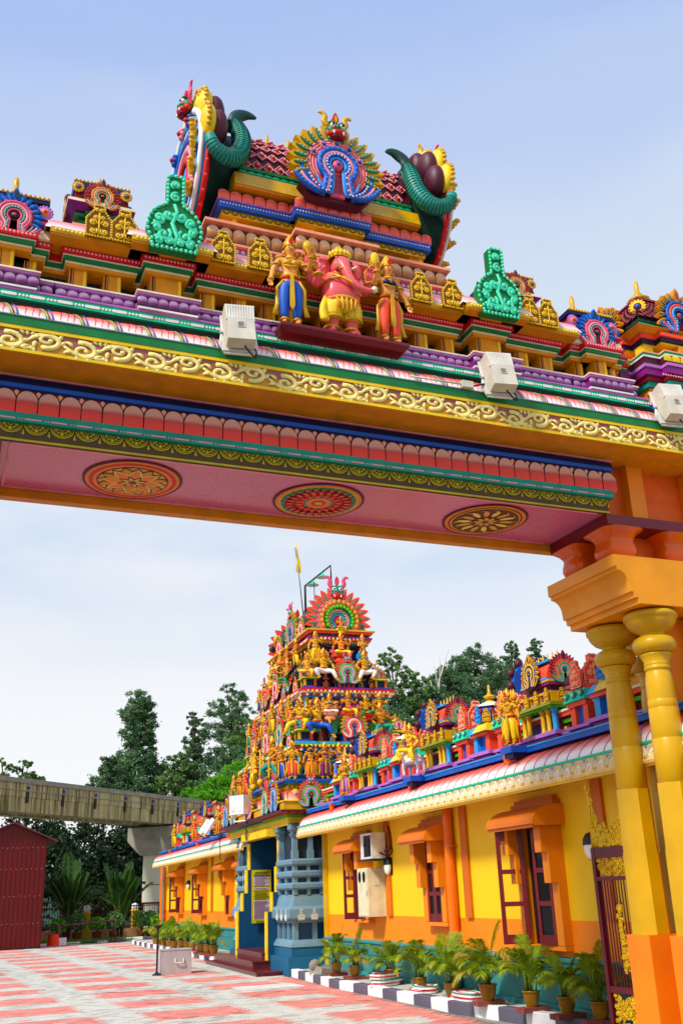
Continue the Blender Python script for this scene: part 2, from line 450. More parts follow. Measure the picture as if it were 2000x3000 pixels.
def leaf_outline(L, W, n=7, tip=0.0):
    a = [(W*sin(pi*(i/n))**.8*(1-.25*i/n), L*i/n) for i in range(1, n)]
    return [(0, 0)] + a + [(tip, L)] + [(-x, z) for x, z in reversed(a)]

def rot2(p, a):
    return (p[0]*cos(a)-p[1]*sin(a), p[0]*sin(a)+p[1]*cos(a))

def yali(mb, c, s, main='green', jaw='red', horn='gold', y=0.0):
    """grinning lion-dragon mask: head, bulging eyes, snout, fangs, curled ears, crest"""
    cx, cz = c
    def B(x, yy, z, r, m, nu=8, nv=6): mb.ball((cx+x*s, y+yy*s, cz+z*s), tuple(q*s for q in r) if isinstance(r, tuple) else r*s, m, nu, nv)
    B(0, 0, 0, (.42, .3, .36), main)
    B(0, -.2, -.28, (.36, .26, .17), jaw)
    B(0, -.22, -.46, (.28, .2, .07), 'darkred')
    B(0, -.32, -.02, (.11, .12, .13), main)
    for k in (-1, 1):
        B(k*.19, -.24, .1, .12, 'white'); B(k*.2, -.34, .1, .06, 'black', 6, 4)
        B(k*.2, -.2, .25, (.16, .12, .06), main)
        B(k*.2, -.38, -.34, (.05, .05, .09), 'white', 6, 4)
        B(k*.34, -.08, -.26, (.12, .14, .14), jaw)
        pts = [(cx+k*x*s, y, cz+z*s) for x, z in ((.3, .18), (.46, .42), (.42, .66), (.56, .84), (.74, .8))]
        mb.tube(spline(pts, 3), [q*s for q in (.13, .14, .15, .15, .14, .13, .13, .12, .11, .1, .09, .06, .03)], horn, 5, flat=.6)
        mb.prism([(cx+k*(x)*s, cz+z*s) for x, z in ((.38, -.05), (.62, .12), (.5, -.2))], y-.05*s, y+.05*s, horn)
    pts = leaf_outline(.62*s, .15*s)
    mb.prism([(cx+p[0], cz+.28*s+p[1]) for p in pts], y-.12*s, y+.06*s, jaw)
    pts = leaf_outline(.4*s, .07*s)
    mb.prism([(cx+p[0], cz+.36*s+p[1]) for p in pts], y-.16*s, y-.1*s, horn)
    return mb

def kudu_pieces(cols, top, feathers=14, plain=False, style='omega'):
    """unit horseshoe-arch ornament, front towards -y; list of (name, mesh builder)"""
    back, fe, fc, disc, b1, b2, b3, boss = cols
    out = []
    mb = MB()
    rim = [(.78*cos(radians(a)), .78*sin(radians(a))) for a in range(-42, 223, 12)]
    mb.prism(rim + [(-.86, -.56), (-.6, -.86), (-.2, -.9), (.2, -.9), (.6, -.86), (.86, -.56)], 0, .24, back)
    mb.prism([(.74*cos(2*pi*i/28), .74*sin(2*pi*i/28)) for i in range(28)], -.06, .02, disc)
    if style == 'disc':
        for r in (.71, .64, .57, .50):
            mb.tube([(r*cos(radians(a)), -.065, r*sin(radians(a))) for a in range(-40, 222, 10)], .022, b2, 4)
    out.append(('arch_back', mb))
    L0, r0 = (.50, .64) if style == 'disc' else (.42, .66)
    if plain: L0 = .34
    for a in range(feathers):
        ang = 200 - a*(220/(feathers-1))
        if top and abs(ang-90) < 13: continue
        f = MB(); tip = .07 if ang < 90 else -.07
        po = [rot2((p[0]+tip*(p[1]/L0)**2*.6, p[1]+r0), radians(ang-90)) for p in leaf_outline(L0, .118, 6, 0)]
        f.prism(po, -.07, .12, fe)
        pi_ = [rot2((p[0]+tip*(p[1]/L0)**2*.6, p[1]+r0+.04), radians(ang-90)) for p in leaf_outline(L0*.66, .05, 5)]
        f.prism(pi_, -.115, -.05, fc)
        if not plain:
            for q in range(4):
                x, z = rot2((0, r0+.12+q*L0*.17), radians(ang-90)); f.ball((x, -.115, z), (.026, .03, .026), fe, 5, 3)
        out.append(('feather', f))
    if style == 'disc':
        bands = ((.43, 1.0, .075, b1, -.11), (.34, .86, .05, b2, -.12), (.27, .7, .05, b1, -.13), (.19, .5, .035, b3, -.12))
    else:
        bands = ((.60, 1.0, .075, b1, -.10), (.47, .86, .06, b2, -.12), (.36, .7, .05, b3, -.13), (.26, .5, .045, b1, -.12))
    for r, wing, th, col, yy in bands:
        f = MB()
        p = omega(r, wing, -.56+(.6-r)*.06, 0.0)
        f.tube([(x, yy, z) for x, z in p], [th*(.55+.45*min(1, i/4, (len(p)-1-i)/4)) for i in range(len(p))], col, 6, flat=1.0)
        if not plain and r in (.60, .43, .36, .27):
            for x, z in p[1:-1]: f.ball((x, yy-th*.8, z), (.026, .03, .026), 'white' if r < .4 else b3, 5, 3)
        out.append(('arch_band', f))
    if style == 'disc':
        f = MB()
        for k in (-1, 1):
            f.tube([(k*.84*cos(radians(a)), -.05, .84*sin(radians(a))-.04) for a in range(-4, -72, -8)], [.04, .06, .075, .08, .08, .075, .07, .06, .04], b1, 6)
        out.append(('arch_wing', f))
    f = MB()
    f.ball((0, -.08, 0), (.15, .12, .15), boss, 8, 6); f.ball((0, -.17, .0), (.06, .06, .06), b1, 6, 4)
    f.prism([(-.1, -.2), (.1, -.2), (.17, -.8), (-.17, -.8)], -.06, .02, boss)
    out.append(('boss', f))
    for a in (25, 60, 120, 155, 90) if style == 'disc' else (25, 60, 120, 155, 205, -25):
        if plain: break
        R_ = .60 if style == 'disc' else .67
        f = MB(); x, z = R_*cos(radians(a)), R_*sin(radians(a))
        for q in range(8): f.ball((x+.07*cos(q*pi/4), -.09, z+.07*sin(q*pi/4)), (.028, .03, .028), b2 if style == 'disc' else b1, 5, 3)
        f.ball((x, -.12, z), (.045, .04, .045), b1, 6, 4)
        out.append(('rosette', f))
    if top == 'leaf':
        f = MB(); f.prism([(p[0], p[1]+.62) for p in leaf_outline(.66, .17)], -.12, .12, fe)
        f.prism([(p[0], p[1]+.74) for p in leaf_outline(.4, .08)], -.17, -.1, boss)
        out.append(('crest', f))
    elif top == 'face':
        f = MB(); yali(f, (0, .98), .56, 'green', 'red', 'gold', -.05)
        out.append(('face_mask', f))
    elif top == 'teal_face':
        f = MB(); yali(f, (0, 1.0), .56, 'teal', 'red', 'rose', -.05)
        out.append(('face_mask', f))
    return out

def kudu(parent, loc, R, cols, rz=0.0, top='leaf', split=False, feathers=14, plain=False, name='kudu_arch', depth=1.0, style='omega'):
    key = ('kudu', cols, top, feathers, plain, split, style)
    def make():
        ps = kudu_pieces(cols, top, feathers, plain, style)
        if split:
            return [(nm, m_.mesh('kudu_'+nm)) for nm, m_ in ps]
        tot = MB()
        for nm, m_ in ps:
            o = len(tot.v); tot.v += m_.v
            ix = []
            for k in m_.mats:
                if k not in tot.mats: tot.mats.append(k)
                ix.append(tot.mats.index(k))
            tot.f += [[i+o for i in f] for f in m_.f]; tot.m += [ix[i] for i in m_.m]; tot.sm += m_.sm
        return [(name, tot.mesh(name))]
    ms = cached(key, make)
    root = put(ms[0][1], name, parent, loc, rz, (R, R*depth, R))
    for nm, me in ms[1:]:
        put(me, nm, root)
    return root

def volute(mb, c, r, turns, a0, d, th, mat, y=0.0, tail=None):
    pts = []
    n = int(10*turns)+2
    if tail: pts += tail
    for i in range(n):
        t = i/(n-1)
        a = a0 + d*2*pi*turns*t
        rr = r*(1-.82*t)
        pts.append((c[0]+rr*cos(a), y, c[1]+rr*sin(a)))
    N = len(pts)
    mb.tube(pts, [th*(.5+.6*sin(pi*min(1, .15+.8*i/(N-1)))) for i in range(N)], mat, 5, flat=.8)
    mb.ball((pts[-1][0], y-.01, pts[-1][2]), th*1.3, mat, 6, 4)

def outline_beads(mb, poly, step, r, mat, y):
    acc = 0
    for i in range(len(poly)):
        a, b_ = poly[i], poly[(i+1) % len(poly)]
        L = sqrt((b_[0]-a[0])**2+(b_[1]-a[1])**2)
        n = max(1, int(L/step+.5))
        for k in range(n):
            t = (k+.5)/n
            mb.ball((a[0]+(b_[0]-a[0])*t, y, a[1]+(b_[1]-a[1])*t), (r, r*.8, r), mat, 5, 4)

def plaque_mesh(base, relief, kind):
    """carved tablet with a neck, bottom at z=0, unit width"""
    mb = MB()
    if kind == 'round':
        arc = [(.5*cos(radians(a)), .42+.5*sin(radians(a))) for a in range(-40, 74, 12)]
        right = [(.44, 0)] + arc + [(.145, .92), (.145, 1.5)]
        poly = right + [(-x, z) for x, z in reversed(right)]
        mb.prism(poly, 0, .28, base)
        outline_beads(mb, poly, .085, .042, relief, -.02)
        sets = [((.2, .26), .14, 1.2, 2.2, 1), ((.3, .56), .12, 1.2, -.6, -1), ((.12, .66), .11, 1.1, 2.6, 1), ((.34, .36), .09, 1, .4, 1), ((.1, .12), .09, 1, 3.6, -1), ((.3, .12), .09, 1, .6, 1)]
        for c, r, t, a0, d in sets:
            for k in (1, -1):
                volute(mb, (k*c[0], c[1]), r, t, a0 if k > 0 else pi-a0, d*k, .040, relief, -.03)
        mb.tube([(0, -.03, .04), (.05, -.03, .25), (-.05, -.03, .5), (.04, -.03, .75), (-.02, -.03, .9)], [.03, .045, .045, .04, .03], relief, 5)
        volute(mb, (.0, 1.05), .1, 1.2, 1.2, 1, .032, relief, -.03)
        volute(mb, (.0, 1.3), .09, 1.2, 4.2, -1, .032, relief, -.03)
    else:
        right = [(.48, 0), (.48, .8), (.34, .95), (.3, 1.08), (.2, 1.12), (.2, 1.42)]
        poly = right + [(-x, z) for x, z in reversed(right)]
        mb.prism(poly, 0, .2, base)
        outline_beads(mb, poly, .11, .055, relief, -.01)
        for c, r, t, a0, d in [((.2, .22), .15, 1.3, 2.4, 1), ((.22, .58), .15, 1.3, 3.4, -1), ((.12, .86), .1, 1.1, 2.6, 1), ((.07, 1.2), .08, 1, 1, -1)]:
            for k in (1, -1):
                volute(mb, (k*c[0], c[1]), r, t, a0 if k > 0 else pi-a0, d*k, .048, relief, -.03)
        mb.tube([(0, -.03, .05), (0, -.03, .4), (0, -.03, .75), (0, -.03, 1.1)], [.05, .03, .05, .03], relief, 5)
    return mb.mesh('carved_plaque')

def plaque(parent, loc, w, base='plaque_base', relief='plaque_gold', kind='square', rz=0.0, h=1.0, name='carved_plaque', sd=1.0):
    me = cached(('plaque', base, relief, kind), lambda: plaque_mesh(base, relief, kind))
    return put(me, name, parent, loc, rz, (w, w*sd, w*h))

def finial_mesh(mat='gold'):
    mb = MB()
    mb.lathe([(.0, 0), (.30, .01), (.34, .06), (.26, .12), (.14, .16), (.12, .22), (.3, .28), (.42, .36), (.36, .44), (.18, .52), (.12, .58), (.16, .62), (.09, .68), (.085, 1.0), (.06, 1.18), (.0, 1.2)], 10, mat, capped=False)
    return mb.mesh('finial')
def finial(parent, loc, h, mat='column_yellow', name='finial'):
    return put(cached(('fin', mat), lambda: finial_mesh(mat)), name, parent, loc, 0, h/1.2)

def petal_mesh(mat, edge=None, n=6):
    """one lotus petal, unit wide (x), unit high (z), bulging to -y; rounded at the top"""
    mb = MB()
    rows = []
    lev = [0, .3, .55] + [.55+.45*sin(pi/2*q/5) for q in range(1, 6)]
    n = len(lev)-1
    for t in lev:
        w = .478*(1 if t <= .55 else sqrt(max(0, 1-((t-.55)/.45)**2)))
        rows.append([(w*(2*i/6-1), -.06-.34*sin(pi*(.12+.8*t))*(1-.5*(2*i/6-1)**2)*(1 if w > .01 else .6), t) for i in range(7)])
    v = [p for r in rows for p in r]
    f = [(j*7+i, j*7+i+1, (j+1)*7+i+1, (j+1)*7+i) for j in range(n) for i in range(6)]
    mb.add(v, f, mat, True)
    return mb.mesh('lotus_petal')

def petal_row(parent, x0, x1, y, z0, z1, w, mat, name='lotus_petal', bulge=1.0, tiers=None):
    n = max(1, round((x1-x0)/w)); ww = (x1-x0)/n
    me = cached(('petal', mat), lambda: petal_mesh(mat))
    for i in range(n):
        k = 1+.025*sin(i*12.9898+x0*7); put(me, name, parent, (x0+(i+.5)*ww+.004*ww*sin(i*78.2), y, z0), 0, (ww*.995, bulge*(z1-z0)*k, (z1-z0)*(1+.5*(k-1))))

def bead_row(parent, x0, x1, y, z, r, step, mat, name='bead_row', sx=1.0):
    mb = MB()
    n = max(1, round((x1-x0)/step)); s = (x1-x0)/n
    for i in range(n):
        mb.ball((x0+(i+.5)*s, y, z), (r*sx, r, r), mat, 5, 4)
    return tag(mb.build(name, parent), kind='stuff')

# ---------------------------------------------------------------- figures
def skin_mesh(name, V, E, root, sub=1):
    keys = list(V)
    me = D.meshes.new(name)
    me.from_pydata([V[k][0] for k in keys], [(keys.index(a), keys.index(b_)) for a, b_ in E], [])
    o = D.objects.new(name, me); COL.objects.link(o)
    md = o.modifiers.new('skin', 'SKIN'); md.use_smooth_shade = True
    if not me.skin_vertices: 
        bpy.context.view_layer.objects.active = o
        bpy.ops.mesh.customdata_skin_add()
    for i, k in enumerate(keys):
        r = V[k][1]
        me.skin_vertices[0].data[i].radius = r if isinstance(r, tuple) else (r, r)
        me.skin_vertices[0].data[i].use_root = (k == root)
    s = o.modifiers.new('sub', 'SUBSURF'); s.levels = sub; s.render_levels = sub
    dg = bpy.context.evaluated_depsgraph_get()
    r = D.meshes.new_from_object(o.evaluated_get(dg))
    r.name = name
    D.objects.remove(o); D.meshes.remove(me)
    for p in r.polygons: p.use_smooth = True
    return r

BASE = dict(
    pelvis=((0,0,.50), (.085,.065)), waist=((0,0,.575), (.066,.05)), chest=((0,0,.69), (.085,.058)), throat=((0,0,.775), (.042,.036)), neck=((0,-.005,.81), .03), head=((0,-.015,.865), (.062,.068)), top=((0,-.005,.92), .052),
    sa=((-.105,0,.755), .036), ea=((-.15,.0,.62), .028), wa=((-.16,-.05,.51), .021), ha=((-.16,-.06,.455), (.022,.014)),
    sb=((.105,0,.755), .036), eb=((.15,.0,.62), .028), wb=((.16,-.05,.51), .021), hb=((.16,-.06,.455), (.022,.014)),
    pa=((-.055,0,.46), .062), ka=((-.06,-.012,.27), .043), na=((-.06,0,.06), .026), fa=((-.068,-.075,.018), (.026,.016)),
    pb=((.055,0,.46), .062), kb=((.06,-.012,.27), .043), nb=((.06,0,.06), .026), fb=((.068,-.075,.018), (.026,.016)))
BE = [('pelvis','waist'),('waist','chest'),('chest','throat'),('throat','neck'),('neck','head'),('head','top'),
      ('chest','sa'),('sa','ea'),('ea','wa'),('wa','ha'),('chest','sb'),('sb','eb'),('eb','wb'),('wb','hb'),
      ('pelvis','pa'),('pa','ka'),('ka','na'),('na','fa'),('pelvis','pb'),('pb','kb'),('kb','nb'),('nb','fb')]
POSES = {
    'stand': dict(ea=(-.16,0,.63), wa=(-.19,-.03,.50), ha=(-.19,-.04,.44), eb=(.17,-.02,.64), wb=(.18,-.11,.74), hb=(.18,-.13,.79)),
    'greet': dict(ea=(-.15,-.02,.63), wa=(-.05,-.12,.67), ha=(-.02,-.125,.72), eb=(.15,-.02,.63), wb=(.05,-.12,.67), hb=(.02,-.125,.72)),
    'hip': dict(pelvis=(.025,0,.50), ea=(-.19,.0,.64), wa=(-.10,-.05,.55), ha=(-.085,-.06,.53), eb=(.18,-.03,.66), wb=(.21,-.1,.76), hb=(.21,-.11,.81)),
    'down': dict(ea=(-.155,0,.62), wa=(-.185,-.03,.5), ha=(-.19,-.04,.45), eb=(.155,0,.62), wb=(.185,-.03,.5), hb=(.19,-.04,.45)),
    'sit': dict(ka=(-.19,-.19,.44), na=(.02,-.2,.40), fa=(.09,-.21,.4), kb=(.15,-.2,.44), nb=(.13,-.2,.24), fb=(.13,-.27,.2), ea=(-.19,-.01,.65), wa=(-.2,-.1,.74), ha=(-.2,-.11,.79), eb=(.19,-.01,.65), wb=(.2,-.1,.74), hb=(.2,-.11,.79)),
    'lute': dict(ka=(-.19,-.17,.43), na=(.02,-.2,.40), fa=(.09,-.2,.4), kb=(.19,-.17,.43), nb=(-.02,-.18,.40), fb=(-.08,-.2,.4), ea=(-.18,-.02,.62), wa=(-.1,-.13,.58), ha=(-.06,-.15,.57), eb=(.18,-.03,.64), wb=(.2,-.12,.72), hb=(.2,-.14,.76)),
    'giant': dict(ka=(-.2,-.16,.47), na=(-.12,-.12,.27), fa=(-.14,-.2,.24), kb=(.16,-.17,.42), nb=(.24,-.17,.2), fb=(.27,-.25,.15), ea=(-.22,-.03,.66), wa=(-.28,-.12,.70), ha=(-.3,-.13,.75), eb=(.2,0,.61), wb=(.2,-.12,.5), hb=(.19,-.14,.45)),
    'lunge': dict(ka=(-.17,-.13,.36), na=(-.14,-.03,.18), fa=(-.17,-.1,.15), kb=(.1,.0,.27), nb=(.13,.03,.06), fb=(.15,-.05,.02), ea=(-.19,-.03,.67), wa=(-.24,-.12,.75), ha=(-.25,-.13,.8), eb=(.2,-.02,.65), wb=(.16,-.12,.55), hb=(.12,-.14,.53)),
}
def figure_meshes(pose, sub=1, big=False):
    V = {k: (list(p), r) for k, (p, r) in BASE.items()}
    for k, p in POSES[pose].items(): V[k] = (list(p), V[k][1])
    E = list(BE)
    if big:  # five separate fingers on each hand
        for s_ in 'ab':
            w = Vector(V['w'+s_][0]); h = Vector(V['h'+s_][0]); d = (h-w).normalized()
            sgn = -1 if s_ == 'a' else 1
            side = d.cross(Vector((0, 1, 0))).normalized()
            V['h'+s_] = (list(w + d*.035), (.02, .012))
            for i, (off, L) in enumerate(((-.018, .042), (-.006, .05), (.006, .047), (.017, .038))):
                b0 = w + d*.05 + side*off
                V[f'f{i}{s_}'] = (list(b0), .0075); V[f'g{i}{s_}'] = (list(b0 + d*L*.6 + Vector((0, -.008, 0))), .0065); V[f'i{i}{s_}'] = (list(b0 + d*L + Vector((0, -.018, 0))), .005)
                E += [('h'+s_, f'f{i}{s_}'), (f'f{i}{s_}', f'g{i}{s_}'), (f'g{i}{s_}', f'i{i}{s_}')]
            th = w + d*.025 - side*.026*(1 if s_ == 'a' else -1) + Vector((0, -.01, 0))
            V['t'+s_] = (list(th), .008); V['u'+s_] = (list(th + d*.03 + Vector((0, -.008, 0))), .0065)
            E += [('w'+s_, 't'+s_), ('t'+s_, 'u'+s_)]
    body = skin_mesh('figure_body', {k: (tuple(p), r) for k, (p, r) in V.items()}, E, 'pelvis', 2 if big else sub)
    G = {}
    up_ = 1.13
    for k in ('pelvis', 'pa', 'pb', 'ka', 'kb'):
        p, r = V[k]; r = r if isinstance(r, tuple) else (r, r)
        G[k] = (tuple(p), (r[0]*up_+.004, r[1]*up_+.006))
    for s_ in 'ab':
        k, n_ = Vector(V['k'+s_][0]), Vector(V['n'+s_][0])
        G['m'+s_] = (tuple(k.lerp(n_, .5)), (.046, .046)); G['n'+s_] = (tuple(k.lerp(n_, .88)), (.038, .038))
    G['belt'] = ((V['pelvis'][0][0], V['pelvis'][0][1], V['pelvis'][0][2]+.045), (.078, .06))
    garm = skin_mesh('figure_garment', G, [('pelvis','belt'),('pelvis','pa'),('pa','ka'),('ka','ma'),('ma','na'),('pelvis','pb'),('pb','kb'),('kb','mb'),('mb','nb')], 'pelvis', 2 if big else 1)
    P = {k: Vector(p) for k, (p, r) in V.items()}
    jw = MB()
    def ring(c, r, th, mat='gold', tilt=0):
        pts = [(c[0]+r[0]*cos(a), c[1]+r[1]*sin(a), c[2]+tilt*sin(a)) for a in [2*pi*i/12 for i in range(13)]]
        jw.tube(pts, th, mat, 5, upv=(0,0,1))
    ring(P['pelvis']+Vector((0,0,.055)), (.084,.064), .014)
    ring(P['pelvis']+Vector((0,0,.03)), (.092,.072), .009, 'red')
    ring(P['throat']+Vector((0,-.02,-.005)), (.05,.05), .010, tilt=.02)
    ring(P['chest']+Vector((0,-.025,.0)), (.062,.055), .009, tilt=.05)
    for s_ in 'ab':
        m_ = P['s'+s_].lerp(P['e'+s_], .5); ring(m_, (.038,.038), .01)
        ring(P['w'+s_], (.026,.026), .009)
        ring(P['n'+s_]+Vector((0,0,.02)), (.036,.036), .01)
        k = -1 if s_ == 'a' else 1
        jw.ball(P['head']+Vector((k*.062, .0, -.03)), (.016,.016,.026), 'gold', 6, 4)
        jw.ball(P['s'+s_]+Vector((0,0,.03)), (.04,.035,.02), 'gold', 7, 4)
    if pose in ('stand', 'greet', 'hip', 'down', 'lunge', 'mirror'):
        jw.prism([(-.016, P['pelvis'].z+.05), (.016, P['pelvis'].z+.05), (.024, .2), (0, .15), (-.024, .2)], P['pelvis'].y-.085, P['pelvis'].y-.07, 'gold')
        for k in (-1, 1):
            jw.tube([(k*.07, -.05, .5), (k*.13, -.02, .42), (k*.125, -.01, .25), (k*.15, -.02, .12)], [.012, .02, .022, .028], 'gold', 5, flat=.5)
    crown = MB()
    h = P['head']
    crown.lathe([(.06, 0), (.066, .012), (.06, .03), (.062, .045), (.05, .06), (.052, .075), (.038, .09), (.04, .105), (.022, .125), (.02, .145), (.0, .165)], 10, 'gold', c=(h.x, h.y+.008, h.z+.032), capped=False)
    crown.prism([(h.x+p[0], h.z+.04+p[1]) for p in leaf_outline(.08, .025)], h.y-.066, h.y-.05, 'red')
    for k in (-1, 1):
        crown.ball((h.x+k*.05, h.y-.02, h.z+.06), (.016,.016,.03), 'gold', 6, 4)
    face = MB()
    for k in (-1, 1):
        face.ball((h.x+k*.021, h.y-.05, h.z+.008), (.010,.007,.005), 'white', 6, 4)
        face.ball((h.x+k*.021, h.y-.056, h.z+.008), (.0045,.004,.0045), 'black', 5, 4)
        face.tube([(h.x+k*.008, h.y-.056, h.z+.022), (h.x+k*.022, h.y-.056, h.z+.028), (h.x+k*.038, h.y-.046, h.z+.021)], .0018, 'black', 4)
    face.tube([(h.x, h.y-.056, h.z+.02), (h.x, h.y-.066, h.z-.008), (h.x, h.y-.058, h.z-.012)], [.004, .008, .006], 'skin', 5)
    face.tube([(h.x-.015, h.y-.052, h.z-.026), (h.x, h.y-.059, h.z-.026), (h.x+.015, h.y-.052, h.z-.026)], [.002, .006, .002], 'red', 5)
    face.ball((h.x, h.y-.057, h.z+.034), (.005,.003,.007), 'red', 5, 4)
    hair = MB()
    hair.ball((h.x, h.y+.026, h.z+.004), (.05,.038,.054), 'black', 8, 6)
    hair.ball((h.x, h.y+.045, h.z-.05), (.04,.028,.05), 'black', 8, 5)
    return dict(body=body, garment=garm, jewellery=jw.mesh('jewellery'), crown=crown.mesh('crown'), face=face.mesh('face'), hair=hair.mesh('hair'))

FIG = {}
for ps in POSES: FIG[ps] = figure_meshes(ps)
FIG['stand_big'] = figure_meshes('stand', big=True)
POSES['stand_big'] = POSES['stand']
POSES['mirror'] = dict(eb=(.17,0,.62), wb=(.21,-.02,.5), hb=(.215,-.03,.45), ea=(-.17,-.02,.64), wa=(-.18,-.11,.74), ha=(-.18,-.13,.79))
FIG['mirror_big'] = figure_meshes('mirror', big=True)

def recolor(o, mats):
    for i, k in enumerate(mats):
        o.material_slots[i].link = 'OBJECT'
        o.material_slots[i].material = M[k]

for g in FIG.values():
    for k in ('body', 'garment'):
        g[k].materials.clear(); g[k].materials.append(M['skin'])
    g['blouse'] = None

def statue(label, pose, loc, h, skin='skin', cloth='yellow', rz=0.0, group=None, halo=None, plinth=None, flip=False, crown=True, beard=False, lute=False, club=False, name='statue', blouse=None, plinth_h=.06, fat=1.22):
    g = FIG[pose]
    if skin == 'ochre': skin = ('statue_gold', 'statue_gold', 'statue_pale', 'statue_bronze')[len(label) % 4]
    t = thing(name, label, 'statue', loc, rz, group)
    w_ = h*fat
    s = (-w_ if flip else w_, w_, h)
    b_ = put(g['body'], 'body', t, (0, 0, 0), 0, s); recolor(b_, [skin])
    q = put(g['garment'], 'garment', t, (0, 0, 0), 0, s); recolor(q, [cloth])
    tag(put(g['jewellery'], 'jewellery', t, (0, 0, 0), 0, s), kind='stuff')
    put(g['face'], 'face', t, (0, 0, 0), 0, s)
    put(g['hair'], 'hair', t, (0, 0, 0), 0, s)
    if crown: put(g['crown'], 'crown', t, (0, 0, 0), 0, s)
    else:
        me = cached('topknot', lambda: MB().ball((0, 0, .955), (.035, .035, .035), 'black').ball((0, .01, .91), (.055, .06, .04), 'black').mesh('topknot'))
        put(me, 'topknot', t, (0, 0, 0), 0, s)
    if beard:
        me = cached('beard', lambda: MB().ball((0, -.055, .80), (.04, .025, .075), 'black', 8, 6).mesh('beard'))
        put(me, 'beard', t, (0, 0, 0), 0, s)
    if blouse:
        me = cached(('blouse', blouse), lambda: MB().ball((-.035, -.045, .70), (.04, .036, .036), blouse, 8, 6).ball((.035, -.045, .70), (.04, .036, .036), blouse, 8, 6).ball((0, .0, .70), (.088, .06, .035), blouse, 10, 6).mesh('blouse'))
        put(me, 'blouse', t, (0, 0, 0), 0, s)
    if halo:
        me = cached(('halo', halo), lambda: MB().prism([(.14*cos(a), .88+.15*sin(a)) for a in [2*pi*i/14 for i in range(14)]], .055, .085, halo).mesh('halo'))
        put(me, 'halo', t, (0, 0, 0), 0, s)
    if lute:
        me = cached('lute', lambda: MB().tube([(-.16, -.16, .5), (0, -.17, .58), (.3, -.15, .76)], [.018, .016, .01], 'brown').ball((-.14, -.16, .51), (.07, .05, .07), 'ochre').ball((.3, -.15, .77), (.025, .025, .025), 'gold').mesh('lute'))
        put(me, 'lute', t, (0, 0, 0), 0, s)
    if club:
        me = cached('club', lambda: MB().tube([(-.2, -.14, .78), (-.2, -.14, .3), (-.2, -.14, .12)], [.014, .016, .02], 'gold').ball((-.2, -.14, .1), (.06, .06, .08), 'gold').mesh('club'))
        put(me, 'club', t, (0, 0, 0), 0, s)
    if plinth:
        z = .2 if pose in ('giant',) else .36 if pose in ('sit', 'lute') else 0.0
        m_ = MB()
        if pose in ('sit', 'lute'): m_.lathe([(.2, .3), (.26, .34), (.22, .39), (.24, .42), (.2, .44)], 14, plinth).lathe([(.17, .16), (.2, .22), (.16, .3)], 14, plinth)
        else: m_.box(-.16, .16, -.12, .1, -plinth_h, .004, plinth)
        m_.build('plinth', t, (0, 0, 0), 0, h)
    return t
# ================================================================ THE SETTING: ground
W90 = -pi/2          # things on the hall fronts face -x: local x runs towards the viewer
PV = radians(4.9)
gm = MB(); gm.add([(-400, -200, -.03), (400, -200, -.03), (400, 600, -.03), (-400, 600, -.03)], [(0, 1, 2, 3)], 'ground_grey')
ground = tag(gm.build('ground'), kind='structure')

